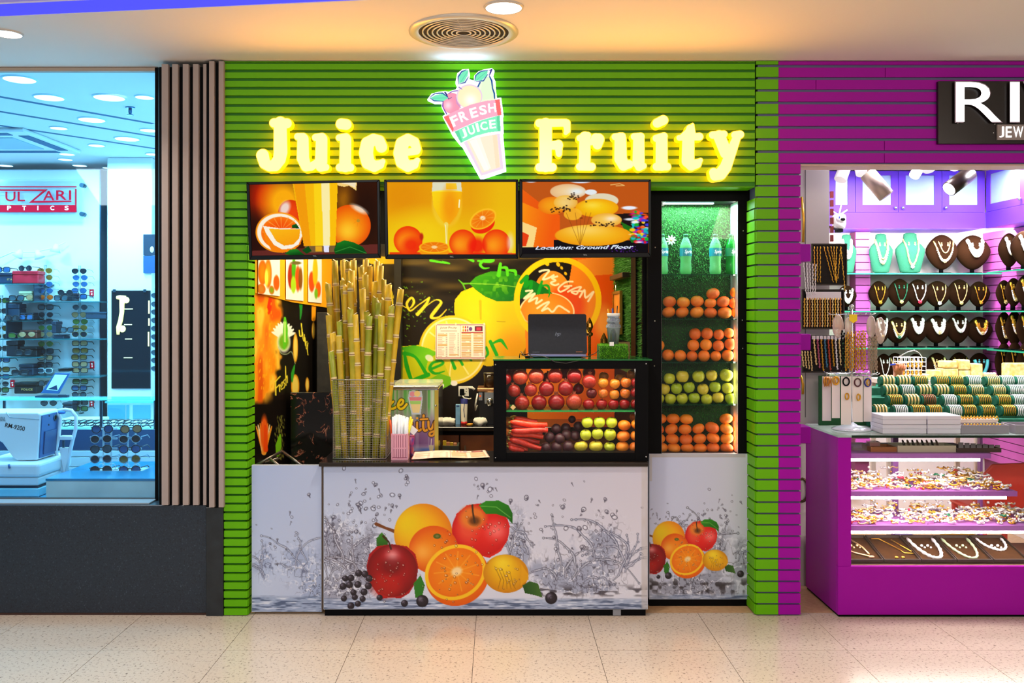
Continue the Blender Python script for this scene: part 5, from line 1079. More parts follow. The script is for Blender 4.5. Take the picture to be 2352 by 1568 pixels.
nt.links.new(tc.outputs['Object'], t1_.inputs['Vector']); nt.links.new(t1_.outputs['Fac'], mth.inputs[0]); nt.links.new(mth.outputs[0], ab.inputs[0]); nt.links.new(ab.outputs[0], rp.inputs[0]); t2_ = nt.nodes.new('ShaderNodeTexNoise'); t2_.inputs['Scale'].default_value = 14; rq = nt.nodes.new('ShaderNodeValToRGB'); rq.color_ramp.elements[0].position = .5; rq.color_ramp.elements[1].position = .58; mm_ = nt.nodes.new('ShaderNodeMix'); mm_.data_type = 'RGBA'; mm_.inputs[6].default_value = (*lin('0a0809'), 1)
nt.links.new(tc.outputs['Object'], t2_.inputs['Vector']); nt.links.new(t2_.outputs['Fac'], rq.inputs[0]); nt.links.new(rq.outputs[0], mm_.inputs[0]); nt.links.new(rp.outputs[0], mm_.inputs[7]); nt.links.new(mm_.outputs[2], b.inputs['Base Color'])
G().box(X(667, Ymb), X(790, Ymb), Ymb, Ymb+.02, 0, Z(901, Ymb)).build('marble_front', MB, mc, bev=.002)
G().box(X(667, Ymb)+.01, X(790, Ymb), Ymb+.021, Ymb+.10, 0, Z(901, Ymb)-.01).build('carcass', BLACK, mc)
Yc = 5.72; zc0 = Z(980, Yc)
WOOD = M('cabinet_wood', '8a4c1e', .4, n2='6e3814', ns=8)
bc = thing('back_cabinet', 'brown wooden base cabinet below the lemon mural', 'cabinet', (X(1075, Yc), Yc, 0))
G().box(X(985, Yc), X(1420, Yc), Yc+.03, YB-.01, 0, zc0-.028).build('carcass', BLACK, bc)
for a, b_ in ((986, 1054), (1057, 1160), (1163, 1260), (1263, 1400)): 
    d = G().box(X(a, Yc), X(b_, Yc), Yc+.012, Yc+.029, .08, zc0-.055).build('door', WOOD, bc, bev=.002)
    G().box(X(b_, Yc)-.030 if a < 1000 else X(a, Yc)+.028, X(b_, Yc)-.024 if a < 1000 else X(a, Yc)+.034, Yc+.0, Yc+.0115, zc0-.26, zc0-.12).build('handle', CHR, d)
tag(G().box(X(980, Yc), X(1420, Yc), Yc-.01, YB-.006, zc0-.027, zc0).build('back_worktop', M('back_worktop', '1c1712', .15), bev=.003), 'dark back worktop along the mural wall', 'worktop')
so = thing('wall_socket', 'white wall socket with a black plug on the black wall', 'socket', P(1066, 898, YB-.01))
G().pbox(1053, 887, 1077, 910, YB-.014, YB-.001).build('plate', M('socket_white', 'dcd6c8', .5), so, bev=.002); G().pbox(1056, 893, 1066, 908, YB-.04, YB-.0145).build('plug', BLACK, so, bev=.004); G().tube([P(1076, 890, YB-.02), P(1084, 890, YB-.03), P(1090, 895, YB-.03)], .010, 8).build('plug_lead', M('socket_white', 'dcd6c8', .5), so)
for px, py in ((1071, 893), (1071, 899), (1068, 904)): G().pbox(px-1, py-1, px+1, py+1, YB-.0155, YB-.0142).build('pin_hole', BLACK, so)
tag(G().tube([P(1062, 908, YB-.03), P(1066, 914, YB-.05), P(1078, 916, YB-.07), P(1082, 915, YB-.05)], .005, 6).build('white_lead', M('socket_white', 'dcd6c8', .5)), 'short white lead below the wall socket', 'cable')
bb = thing('blue_carton', 'slim light blue carton standing on the back worktop', 'carton', (X(1052, 5.85), 5.85, zc0)); G().box(X(1046.5, 5.85), X(1057, 5.85), 5.85, 5.89, zc0, Z(929, 5.85)).build('carton_body', M('blue_carton', '6fa4d0', .5, n2='84b4da', ns=20), bb); G().pbox(1048, 931, 1055, 934, 5.8485, 5.85).build('printed_mark', M('navy_ink', '1c3a78', .5), bb)
tp_ = thing('toothpaste_tube', 'white red and blue squeezed tube standing on the back worktop', 'tube', (X(1066, 5.83), 5.83, zc0))
c = Vector((X(1066, 5.83), 5.83, zc0)); hT = Z(915, 5.83)-zc0
G().lathe([(.020, 0), (.020, .022)], c, 16).build('cap', M('tube_red', 'c0201c', .4), tp_)
g = G(); pr = [(.020, .0225, .020), (.021, hT*.4, .016), (.023, hT*.8, .008), (.024, hT, .002)]
for (a, z, d), (a2, z2, d2) in zip(pr[:-1], pr[1:]):
    n = 14; v0 = [c+Vector((a*math.cos(i*2*PI/n), d*math.sin(i*2*PI/n), z)) for i in range(n)]; v1 = [c+Vector((a2*math.cos(i*2*PI/n), d2*math.sin(i*2*PI/n), z2)) for i in range(n)]
    g.add(v0+v1, [(i, (i+1) % n, (i+1) % n+n, i+n) for i in range(n)], 1 if z > hT*.7 else 0, True)
g.build('tube_body', [M('tube_white', 'e6dcc8', .4), M('tube_blue', '2a2a78', .4)], tp_); g = G(); g.tube([c+Vector((.004, -.019, .05)), c+Vector((-.003, -.018, .1)), c+Vector((.004, -.014, .15)), c+Vector((-.004, -.012, .17))], .0022, 5); g.build('script_mark', M('navy_ink', '1c3a78', .5), tp_)
TIS = M('tissue', 'd8d2c4', .9)
for px, py, lb in ((1030, 965, 'crumpled white tissue on the back worktop beside the juice machine'), (1103, 966, 'crumpled white tissue on the back worktop below the coffee machine')):
    Y = 5.80; q = random.Random(px); r = S(13, Y); p = Vector((X(px, Y), Y, zc0+r*.62))
    tag(G().ball(p, (r*1.25, r*.9, r*.72), 14, 9, fn=lambda u, ph, th: u*(1+.22*math.sin(3*th+px)*math.sin(2*ph)+q.uniform(-.14, .14))).build('tissue', TIS), lb, 'tissue')
pn = thing('banana', 'small orange banana lying on the back worktop', 'banana', P(1078, 974, 5.74)); y0 = zc0+.012
G().tube([(X(1072, 5.74), 5.74, y0+.002), (X(1076, 5.74), 5.735, y0), (X(1082, 5.74), 5.74, y0), (X(1086, 5.74), 5.75, y0+.004)], [.004, .010, .010, .004], 10).build('peel', M('banana_peel', 'd8941c', .5), pn)
cm = thing('coffee_machine', 'black and chrome coffee machine on the back worktop behind the showcase', 'coffee machine', (X(1120, 5.8), 5.8, zc0)); Yk = 5.80
G().pbox(1099, 895, 1160, 977, Yk+.02, Yk+.24).build('body', M('machine_black', '121212', .3), cm, bev=.006)
G().pbox(1096, 892, 1162, 899, Yk-.01, Yk+.24).build('top_plate', M('copper_top', 'b07a50', .3, .8), cm, bev=.003)
G().pbox(1112, 899.5, 1162, 927, Yk-.004, Yk+.019).build('brew_head', CHR, cm, bev=.004)
k = P(1125, 921, Yk-.02); G().lathe([(.018, -.03), (.022, .0), (.020, .02)], k, 14).build('spout', CHR, cm); G().ball(P(1103, 909, Yk+.016), .008, 10, 8).build('indicator', M('red_lamp', 'd83a10', .4, emit=(.9, .12, .02), es=.8), cm); G().pbox(1099.5, 901, 1108, 919, Yk+.012, Yk+.0195).build('switch_plate', CHR, cm)
k = Vector((X(1124, Yk+.1), Yk+.1, Z(892, Yk-.01)+.0005)); G().lathe([(.036, 0), (.036, .085)], k, 20).build('bean_hopper', M('hopper_glass', '4a3a28', .1, alpha=.35, tint='b8a890'), cm); G().lathe([(.038, .0855), (.038, .095)], k, 20).build('hopper_lid', M('lid_grey', '5a564e', .3, .6), cm)
G().tube([P(1097, 903, Yk), P(1092, 930, Yk-.01), P(1092, 942, Yk-.01), P(1096, 930, Yk)], .006, 6).build('steam_wand', M('wand_pale', 'cfc8b8', .3, .5), cm)
cb_ = thing('open_carton', 'open dark carton of yellow packets on the floor shelf by the wooden doors', 'carton', P(1035, 1035, 5.45)); Y = 5.45
G().pbox(1016, 1024, 1053, 1046, Y, Y+.02).box(X(1016, Y), X(1020, Y), Y+.02, Y+.16, Z(1046, Y), Z(1024, Y)).box(X(1049, Y), X(1053, Y), Y+.02, Y+.16, Z(1046, Y), Z(1024, Y)).build('carton_wall', M('carton_dark', '2a2c1c', .6), cb_)
G().box(X(1016, Y), X(1053, Y), Y, Y+.16, .0, Z(1046, Y)-.001).build('stand_box', M('carton_brown', '4a3018', .7), cb_)
for i, (px, py) in enumerate(((1021, 1016), (1029, 1019), (1037, 1020), (1045, 1021))): tag(G().pbox(px-4, py-4, px+4, py+12, Y+.03+.02*i, Y+.045+.02*i).build('packet', M('packet_%d' % (i % 2), ('d8b018', 'd8905a')[i % 2], .4), bev=.002), '%s packet, %s in the open carton' % (('yellow', 'peach')[i % 2], rank(i, 4)), 'packet', 'packets in the open carton')
# ---- right side wall with artificial grass, shelf, gold framed picture
def yw(px): return XR*F/(px-VX)
rw = thing('grass_wall_panel', 'artificial grass covering the right side wall of the stall', 'grass wall', (XR, 5.5, 1.2))
G().box(XR, XR+.0035, yw(1461), yw(1413), 1.25, 2.1).build('backing', M('turf_mat2', '2c5a12', .9), rw)
turf('grass_blades', ((XR-.001, XR), (yw(1456), yw(1413)), (1.30, 2.1)), (-1, 0, 0), 9000, rw, 21, .022, M('turf_dark', '4c8a1a', .75, n2='2f6a10', ns=50))
turf('grass_blades', ((XR-.001, XR), (4.97, yw(1467)), (1.30, 2.1)), (-1, 0, 0), 1500, rw, 22, .016, M('turf_dark', '4c8a1a', .75, n2='2f6a10', ns=50))
tag(G().box(XR-.02, XR+.003, yw(1468), yw(1457), 0.9, 2.2).build('wall_post', BLACK), 'black upright board on the grass wall beside the fridge', 'board')
sh = thing('wall_shelf', 'small dark wooden wall bracket shelf on the grass wall', 'shelf', (XR, yw(1430), Z(645, yw(1430))))
zz = Z(640, 5.6); G().box(XR-.06, XR-.002, yw(1452), yw(1421), zz, zz+.03).build('board', M('shelf_brown', '3a2a18', .5), sh, bev=.003); G().tube([(XR-.03, yw(1425), zz-.001), (XR-.03, yw(1425), zz-.16)], .003, 6).build('hook', CHR, sh)
pf = thing('gold_framed_picture', 'gold framed orange picture hanging on the grass wall', 'picture', (XR-.03, 5.75, 1.6))
ya, yb2 = yw(1440), yw(1423); za, zb2 = Z(667, 5.55), Z(768, 5.55)
GOLDF = M('gold_frame', '9a7428', .3, .8)
for a, b_, c, d in ((ya, ya+.015, zb2, za), (yb2-.015, yb2, zb2, za), (ya+.015, yb2-.015, za-.018, za), (ya+.015, yb2-.015, zb2, zb2+.018)): G().box(XR-.045, XR-.028, a, b_, c, d).build('frame_side', GOLDF, pf)
G().box(XR-.038, XR-.03, ya+.0152, yb2-.0152, zb2+.0182, za-.0182).build('picture_sheet', M('picture_orange', 'e09028', .4, n2='c8641c', ns=12), pf)
tag(G().box(XR-.12, XR-.002, yw(1450), yw(1420), Z(782, 5.55)-.02, Z(782, 5.55)).build('ledge_shelf', BLACK), 'black ledge on the grass wall below the gold framed picture', 'shelf')
tag(G().box(X(1415, 5.02), X(1447, 5.02), 5.02, 5.03, zt_, Z(785, 5.02)).build('card_board', M('card_gold', '8a6a3a', .6)), 'brown card standing behind the grass box', 'card')
# ================================================================ three screens
TVM = M('tv_bezel', '050506', .3, spec=.15); TVS = vmat('screen_picture', 1.0, .2)
def tv(c, scr, label):
    """c = outer corners (tl, tr, br, bl), scr = painted canvas shown inside"""
    Y = 4.70; t = thing('menu_screen', label, 'screen', P((c[0][0]+c[1][0])/2, c[2][1], Y), 'menu screens over the counter')
    xs = [p[0] for p in c]; ins = [(c[0][0]+7, c[0][1]+6), (c[1][0]-6, c[1][1]+6), (c[2][0]-6, c[2][1]-10), (c[3][0]+7, c[3][1]-10)]
    V = lambda q, y: P(q[0], q[1], Y)+Vector((0, y-Y, 0))
    for k, nm_ in enumerate(('top_bezel', 'side_bezel', 'bottom_bezel', 'side_bezel')):
        a, b, cc, d = c[k], c[(k+1) % 4], ins[(k+1) % 4], ins[k]
        vs = [V(q, Y) for q in (a, b, cc, d)]+[V(q, Y+.03) for q in (a, b, cc, d)]
        G().add(vs, [(0, 1, 2, 3), (7, 6, 5, 4), (0, 4, 5, 1), (1, 5, 6, 2), (2, 6, 7, 3), (3, 7, 4, 0)]).build(nm_, TVM, t, bev=.002)
    G().add([V(q, Y+.031) for q in c]+[V(q, Y+.07) for q in ((c[0][0]+30, c[0][1]+20), (c[1][0]-30, c[1][1]+20), (c[2][0]-30, c[2][1]-10), (c[3][0]+30, c[3][1]-10))], [(0, 1, 2, 3), (7, 6, 5, 4), (0, 4, 5, 1), (1, 5, 6, 2), (2, 6, 7, 3), (3, 7, 4, 0)]).build('back_shell', TVM, t)
    def mp(px, py):
        u = (px-scr.x0)/(scr.x1-scr.x0); v = (py-scr.y0)/(scr.y1-scr.y0); A = [np.array(q, float) for q in ins]
        x = (A[0][0]*(1-u)+A[1][0]*u)*(1-v)+(A[3][0]*(1-u)+A[2][0]*u)*v; y = (A[0][1]*(1-u)+A[1][1]*u)*(1-v)+(A[3][1]*(1-u)+A[2][1]*u)*v
        return X(x, Y+.004), np.full_like(x, Y+.004), Z(y, Y+.004)
    scr.obj('display', mp, TVS, t)
    put_text('maker_mark', 'TCL', (c[2][0]+c[3][0])/2, c[2][1]-4.5, 9, 3.2, Y-.001, M('bezel_mark', '9a9a9a', .3, .7), t)
    G().box(X((c[0][0]+c[1][0])/2, Y)-.06, X((c[0][0]+c[1][0])/2, Y)+.06, Y+.071, W+.011, Z(500, W), Z(430, W)).build('wall_mount', BLACK, t)
cv = Cv(573, 420, 870, 585, 1.1, (56, 20, 4)); q1 = lambda pts: Q(3.675, 560, 400, pts)
def el(cx, cy, rx, ry, *a, **w): cv.ell(560+cx/3.675, 400+cy/3.675, rx/3.675, ry/3.675, *a, **w)
el(190, 180, 130, 160, (200, 30, 2), soft=40); el(340, 230, 170, 190, (250, 170, 10), soft=46); el(860, 220, 80, 120, (190, 120, 8), soft=30, a=.7); el(1050, 350, 130, 260, (36, 12, 4), soft=40); el(70, 560, 90, 200, (40, 10, 6), soft=30)
cv.poly(q1([(40, 640), (1150, 600), (1150, 720), (40, 720)]), (110, 44, 40), a=.8)
el(900, 440, 182, 178, (246, 140, 6), edge=(232, 80, 2), hl=(-.1, .25, .5, (252, 196, 40))); el(985, 300, 70, 24, (240, 236, 220), rot=.5, soft=6, a=.8); el(975, 398, 13, 13, (150, 150, 50)); 
for i in range(7): a = i*.9; cv.line(q1([(975, 398), (975+45*math.cos(a), 400+45*math.sin(a))]), .5, (230, 120, 10), .6)
el(395, 330, 110, 120, (238, 70, 10), edge=(214, 50, 4)); el(345, 280, 40, 60, (238, 226, 220), rot=.5, soft=8, a=.9); el(290, 485, 204, 172, (250, 150, 10)); el(290, 485, 190, 160, (250, 238, 214)); el(300, 490, 166, 138, (240, 70, 6), edge=(250, 120, 10))
for i in range(9): a = PI+i*PI/8; cv.line(q1([(310, 470), (310+160*math.cos(a), 480+130*math.sin(a))]), [.6, 1.3], (252, 170, 70), .6)
cv.poly(q1([(148, 425), (300, 452), (482, 455), (492, 520), (470, 590), (410, 640), (310, 660), (220, 640), (165, 540)]), (248, 130, 6)); cv.poly(q1([(152, 428), (300, 452), (480, 455), (486, 520), (455, 590), (390, 625), (310, 630), (240, 590), (180, 500)]), (250, 240, 220)); cv.poly(q1([(200, 450), (300, 458), (474, 460), (462, 540), (410, 590), (330, 600), (262, 560)]), (250, 186, 20), grad=(.3, .7, (246, 150, 6)))
cv.poly(q1([(418, 70), (805, 70), (775, 605), (500, 605)]), (244, 180, 10), grad=(1, .1, (250, 190, 6))); cv.poly(q1([(600, 70), (740, 70), (730, 605), (600, 605)]), (252, 226, 30), a=.6); cv.poly(q1([(665, 70), (735, 70), (725, 640), (668, 640)]), (250, 240, 190), a=.85); cv.poly(q1([(430, 70), (520, 70), (560, 605), (500, 605)]), (238, 120, 4), a=.45)
cv.poly(q1([(505, 605), (770, 605), (760, 660), (520, 660)]), (120, 90, 50)); cv.poly(q1([(600, 610), (655, 610), (655, 655), (600, 655)]), (230, 170, 30)); cv.poly(q1([(670, 605), (720, 605), (715, 660), (675, 660)]), (226, 226, 250))
cv.poly(q1([(800, 70), (968, 70), (962, 142), (930, 118), (900, 100), (860, 108), (805, 96)]), (246, 206, 120)); cv.poly(q1([(820, 72), (960, 72), (955, 120), (900, 92)]), (244, 226, 190))
for L_, c_ in (([(760, 640), (790, 585), (850, 562), (930, 580), (1010, 620), (1048, 680), (900, 676), (770, 680)], (24, 130, 30)), ([(330, 670), (380, 632), (440, 630), (510, 685), (420, 690)], (40, 150, 40)), ([(480, 640), (540, 605), (568, 650), (520, 672)], (20, 70, 20)), ([(400, 425), (440, 415), (468, 455), (402, 452)], (20, 100, 30))): cv.poly(q1(L_), c_, grad=(.4, 1, (4, 70, 16)))
cv.line(q1([(770, 660), (900, 620), (1040, 676)]), .6, (90, 190, 80), .7)
tv([(565.5, 418), (871.5, 412), (873.5, 592), (572, 597)], cv, 'menu screen on the left showing a tall glass of juice with orange slices')
cv = Cv(888, 418, 1183, 585, 1.1, (232, 160, 4)); cv.all(np.clip((cv.yy-470)/110, 0, 1), (240, 206, 10)); cv.all(np.clip((cv.xx-1080)/110, 0, .6), (238, 200, 10)); el(1330, 180, 200, 150, (226, 140, 2), soft=50, a=.8); el(1500, 480, 220, 150, (246, 214, 20), soft=50, a=.6)
cv.poly(q1([(1215, 660), (2290, 668), (2290, 690), (1215, 690)]), (226, 60, 6))
el(1708, 250, 128, 200, (244, 206, 60), a=.55, soft=5); cv.poly(q1([(1590, 70), (1828, 70), (1836, 150), (1582, 150)]), (222, 220, 190)); cv.poly(q1([(1700, 75), (1790, 75), (1795, 130), (1700, 130)]), (246, 200, 40)); el(1708, 150, 126, 14, (250, 226, 60))
cv.poly(q1([(1582, 150), (1834, 150), (1828, 260), (1790, 350), (1730, 425), (1690, 425), (1640, 360), (1594, 270)]), (250, 214, 20), grad=(.8, .4, (246, 170, 4))); el(1730, 260, 60, 140, (240, 140, 4), soft=16, a=.7); cv.line(q1([(1815, 220), (1810, 280)]), 1.5, (250, 244, 200))
cv.line(q1([(1700, 425), (1705, 470), (1702, 600)]), [5, 2, 2.6], (240, 214, 90)); cv.line(q1([(1694, 430), (1700, 600)]), .7, (250, 244, 210))
for cx, cy, rx, ry in ((1375, 562, 122, 122), (1840, 585, 116, 116), (2125, 590, 118, 122)): el(cx, cy, rx, ry, (246, 116, 4), edge=(236, 50, 2), hl=(-.25, .1, .5, (250, 150, 20)))
el(1400, 600, 70, 60, (236, 30, 2), soft=16, a=.8); el(1960, 610, 70, 70, (238, 24, 2), soft=14, a=.9); el(2245, 580, 26, 70, (240, 226, 210), soft=8, a=.7); el(1490, 530, 16, 30, (190, 40, 10), soft=3)
el(2010, 420, 105, 80, (238, 40, 2), rot=-.4); el(2012, 380, 122, 78, (250, 190, 30), rot=-.5); el(2012, 382, 108, 66, (238, 110, 4), rot=-.5, edge=(246, 140, 10)); el(2010, 372, 22, 18, (252, 240, 220), soft=3)
el(1598, 660, 126, 40, (246, 150, 10)); el(1598, 620, 130, 50, (250, 190, 20)); el(1598, 618, 116, 42, (238, 120, 4)); el(1598, 618, 24, 12, (250, 240, 220), soft=2)
for ox_, oy_, rx, ry, rot in ((2010, 375, 100, 60, -.5), (1598, 618, 108, 38, 0)):
    for i in range(10):
        a = i*PI/5; u, v = rx*math.cos(a), ry*math.sin(a); cv.line(q1([(ox_, oy_), (ox_+u*math.cos(rot)-v*math.sin(rot), oy_+u*math.sin(rot)+v*math.cos(rot))]), [.4, .9], (250, 180, 60), .6)
tv([(882, 412), (1190.5, 411.5), (1190.5, 594), (885, 594)], cv, 'menu screen in the middle showing a wine glass of juice among oranges')
cv = Cv(1197, 418, 1492, 583, 1.1, (190, 84, 18)); q3 = lambda pts: Q(3.5636, 1200, 240, pts)
def e3(cx, cy, rx, ry, *a, **w): cv.ell(1200+cx/3.5636, 240+cy/3.5636, rx/3.5636, ry/3.5636, *a, **w)
cv.poly(q3([(-20, 690), (140, 810), (300, 910), (300, 1170), (-20, 1170)]), (250, 150, 10), grad=(1, .3, (240, 90, 6))); cv.poly(q3([(-20, 690), (140, 810), (120, 860), (-20, 800)]), (226, 60, 6), a=.6); cv.poly(q3([(-20, 960), (110, 1010), (80, 1170), (-20, 1170)]), (250, 214, 130)); cv.poly(q3([(-20, 1040), (45, 1070), (20, 1160), (-20, 1160)]), (230, 60, 10))
cv.poly(q3([(740, 900), (1040, 890), (1040, 1170), (860, 1150), (260, 1120), (260, 1170), (1040, 1170)]), (24, 14, 16)); cv.poly(q3([(250, 1110), (1040, 1120), (1040, 1240), (-20, 1240), (-20, 1170), (250, 1170)]), (8, 6, 14)); cv.poly(q3([(800, 960), (900, 1010), (1000, 1130), (900, 1140)]), (30, 110, 20))
e3(60, 632, 40, 10, (214, 224, 246), soft=2); e3(475, 632, 80, 14, (220, 228, 250), soft=2); e3(880, 850, 62, 15, (232, 238, 252), soft=2); e3(890, 945, 50, 10, (220, 226, 240), soft=2)
BL = (246, 196, 60)
e3(580, 1075, 320, 88, (244, 182, 20), edge=(238, 150, 8), hl=(-.2, -.5, .6, (250, 206, 90))); e3(240, 830, 120, 72, (244, 160, 20), edge=(236, 120, 8)); e3(370, 715, 150, 62, (240, 206, 150), edge=(226, 180, 130), hl=(.5, 0, .5, (230, 236, 236))); e3(560, 720, 50, 22, (226, 232, 236))
e3(350, 805, 100, 60, (244, 214, 130), a=.9, edge=(240, 180, 60)); e3(650, 790, 140, 60, (226, 226, 200), a=.9); e3(610, 850, 180, 76, (246, 196, 10), edge=(240, 160, 6), hl=(-.2, -.3, .4, (250, 214, 60))); e3(410, 900, 76, 50, (246, 180, 40), a=.9); e3(690, 950, 128, 56, (246, 196, 80), edge=(236, 170, 60), hl=(.3, -.2, .4, (250, 226, 190)))
q = random.Random(6)
for cx, cy, sx, sy, m in ((310, 862, 50, 12, 26), (420, 745, 34, 18, 12), (690, 990, 60, 10, 24), (400, 762, 20, 6, 8)):
    for _ in range(m): e3(q.gauss(cx, sx), q.gauss(cy, sy), 8, 5, (40, 20, 14))
for a in (355, 430, 475, 520, 560): cv.line(q3([(a, 890 if a != 475 else 930), (455+a*.03, 1150)]), .5, (120, 60, 10), .7)
e3(480, 933, 14, 6, (130, 50, 6)); cv.line(q3([(725, 660), (800, 650), (840, 665), (770, 668)]), .9, (236, 190, 110))
for i in range(80): e3(q.uniform(900, 1036), q.uniform(880, 1140), q.uniform(10, 34), q.uniform(6, 14), q.choice(((230, 20, 40), (250, 200, 10), (20, 190, 190), (240, 240, 240), (60, 60, 220), (250, 90, 20), (20, 170, 40), (200, 20, 150))), soft=2)
for _ in range(40): e3(q.uniform(700, 950), q.uniform(1170, 1215), 5, 3, (90, 30, 150))
cv.text('Location: Ground Floor', 1342, 569.5, 231, 8.5, (226, 236, 255), shear=.35, rot=-.004, off=.02)
tv([(1193, 411), (1495.5, 411.5), (1495.5, 590), (1193, 592.5)], cv, 'menu screen on the right showing yellow balloons and a location line')
# ================================================================ glowing sign
LF = M('letter_face', 'fff2a0', .4, emit=(1.35, 1.12, .26), es=1.0); LS = M('letter_side', 'ffd23c', .4, emit=(2.2, .70, .0), es=1.0); LB_ = M('letter_back', 'ffd23c', .5, emit=(1., .17, .0), es=16)
c5 = lambda pts: Q(3.7935, 500, 120, pts); c7 = lambda pts: Q(3.5636, 1200, 240, pts)
LET = [('J', c5, [[(500, 624, 42), (612, 628, 46)], [(555, 625, 58), (558, 880, 62), (548, 940, 58), (510, 990, 56), (462, 1000, 48), (420, 972, 52), (402, 905, 57)]]),
 ('u', c5, [[(706, 742, 33), (752, 748, 40)], [(752, 765, 52), (752, 930, 56), (778, 1000, 48), (822, 1004, 38), (872, 970, 36)], [(862, 750, 34), (915, 752, 44)], [(914, 765, 53), (910, 960, 56), (905, 1005, 45)], [(905, 1012, 38), (950, 1008, 34)]]),
 ('i', c5, [[(1084, 633, 50), (1126, 638, 50)], [(1066, 752, 32), (1125, 748, 38)], [(1122, 765, 52), (1118, 1000, 54)], [(1072, 1010, 38), (1162, 1010, 38)]]),
 ('c', c5, [[(1432, 832, 53), (1412, 778, 50), (1362, 768, 52), (1312, 802, 60), (1298, 885, 64), (1316, 968, 60), (1368, 1000, 52), (1418, 985, 42), (1444, 958, 26)]]),
 ('e', c5, [[(1620, 884, 34), (1736, 866, 36)], [(1738, 850, 40), (1716, 790, 46), (1660, 768, 52), (1612, 802, 60), (1597, 885, 64), (1612, 962, 60), (1660, 1000, 52), (1714, 984, 44), (1744, 948, 26)]]),
 ('F', c7, [[(188, 170, 54), (188, 510, 52)], [(136, 160, 36), (350, 157, 34)], [(358, 160, 34), (364, 220, 28), (352, 240, 20)], [(140, 520, 38), (242, 520, 38)], [(225, 342, 36), (290, 340, 42)], [(292, 330, 36), (296, 410, 28)]]),
 ('r', c7, [[(508, 275, 48), (505, 500, 50)], [(466, 282, 30), (530, 262, 32)], [(466, 515, 34), (562, 515, 36)], [(560, 320, 24), (598, 285, 44), (618, 292, 50), (610, 335, 42)]]),
 ('u', c7, [[(752, 272, 30), (812, 265, 30)], [(796, 285, 50), (798, 450, 54), (822, 502, 48), (870, 495, 36)], [(908, 270, 30), (962, 270, 34)], [(946, 290, 48), (944, 480, 52), (952, 505, 44)], [(950, 515, 38), (985, 508, 28)]]),
 ('i', c7, [[(1096, 160, 40), (1146, 136, 42)], [(1088, 284, 32), (1152, 266, 32)], [(1132, 290, 50), (1132, 500, 52)], [(1092, 514, 36), (1178, 514, 34)]]),
 ('t', c7, [[(1366, 205, 36), (1350, 290, 52), (1346, 470, 54), (1372, 503, 46), (1420, 490, 40), (1450, 462, 20)], [(1385, 172, 14), (1398, 250, 14)], [(1276, 280, 26), (1440, 270, 34)], [(1290, 268, 16), (1380, 180, 14)]]),
 ('y', c7, [[(1548, 258, 33), (1640, 250, 32)], [(1602, 268, 52), (1655, 400, 52)], [(1730, 258, 34), (1772, 252, 34)], [(1752, 256, 34), (1700, 390, 44), (1652, 520, 50), (1612, 572, 52), (1566, 588, 44), (1556, 562, 40)]])]
Ysg = W-.085
sg = None
for i, (ch, cf_, strokes) in enumerate(LET):
    word = 'Juice' if i < 5 else 'Fruity'; st_ = [[(a, b, r-9/3.7) for a, b, r in cf_(q)] for q in strokes]; bev = S(4.2, Ysg)
    st_ = [[(a, b, r-.9) for a, b, r in q] for q in st_]
    xs = [p[0] for q in st_ for p in q]; ys = [p[1] for q in st_ for p in q]; x0, y0, x1, y1 = min(xs)-22, min(ys)-22, max(xs)+22, max(ys)+22
    lps = contours(sdf(st_, x0, y0, x1, y1, .8), x0, y0, .8); px_, py_ = (x0+x1)/2, (y0+y1)/2; o0 = P(px_, py_, Ysg)
    me = curve_mesh([[(S(a-px_, Ysg), -S(b-py_, Ysg)) for a, b in lp] for lp in lps], .021, bev, 4)
    for m in (LF, LS, LB_): me.materials.append(m)
    for f in me.polygons: f.use_smooth = abs(f.normal.z) < .98; f.material_index = 0 if f.normal.z > .75 else (2 if f.normal.z < -.98 else 1)
    o = link('sign_letter', me, None, (o0.x, Ysg+.004, o0.z)); o.rotation_euler = (PI/2, 0, 0)
    where = {('u', 1): 'letter u in the first word', ('u', 7): 'letter u in the second word', ('i', 2): 'letter i in the first word', ('i', 8): 'letter i in the second word'}.get((ch, i), ('capital letter ' if ch in 'JF' else 'letter ')+ch)
    tag(o, 'glowing yellow sign '+where+' of the green stall front', 'sign letter', 'glowing sign letters')
    for k in range(2):
        pp = st_[min(k, len(st_)-1)][0]; q = P(pp[0], pp[1], Ysg)
        c = G().tube([(q.x, Ysg+.03, q.z), (q.x, W-.005, q.z)], .006, 6).build('stand_off', M('stand_off', '8a8a80', .4, .5)); adopt(c, o)
        c.matrix_parent_inverse = (Matrix.Translation(o.location) @ Matrix.Rotation(PI/2, 4, 'X')).inverted()
# cup emblem
c6 = lambda pts: Q(5.227, 940, 130, pts); Yc6 = W-.088
outl = [(640, 1075), (612, 1050), (520, 935), (405, 715), (440, 690), (392, 600), (390, 545), (300, 545), (222, 510), (270, 445), (350, 425), (430, 415), (470, 425), (560, 395), (580, 360), (558, 310), (580, 200), (640, 155), (710, 150), (722, 200), (712, 270), (780, 290), (782, 230), (830, 180), (900, 155), (990, 140), (1018, 165), (1000, 230), (1032, 300), (1036, 400), (1050, 500), (1100, 495), (1128, 700), (1120, 720), (1130, 905), (1122, 920), (1160, 1365), (860, 1465)]
cv = Cv(975, 152, 1168, 414, .85, (255, 255, 255))
def pg(pts, col, **w): cv.poly(c6(pts), col, **w)
def ln(pts, r, col, a=1.): cv.line(c6(pts), [v/5.227 for v in r] if hasattr(r, '__len__') else r/5.227, col, a)
NV = (20, 70, 150); PU = (110, 50, 170)
cv.ell(940+930/5.227, 130+450/5.227, 22, 34, (236, 252, 214)); pg([(880, 300), (930, 240), (980, 250), (1000, 340), (1010, 500), (880, 520), (860, 400)], (226, 250, 206))
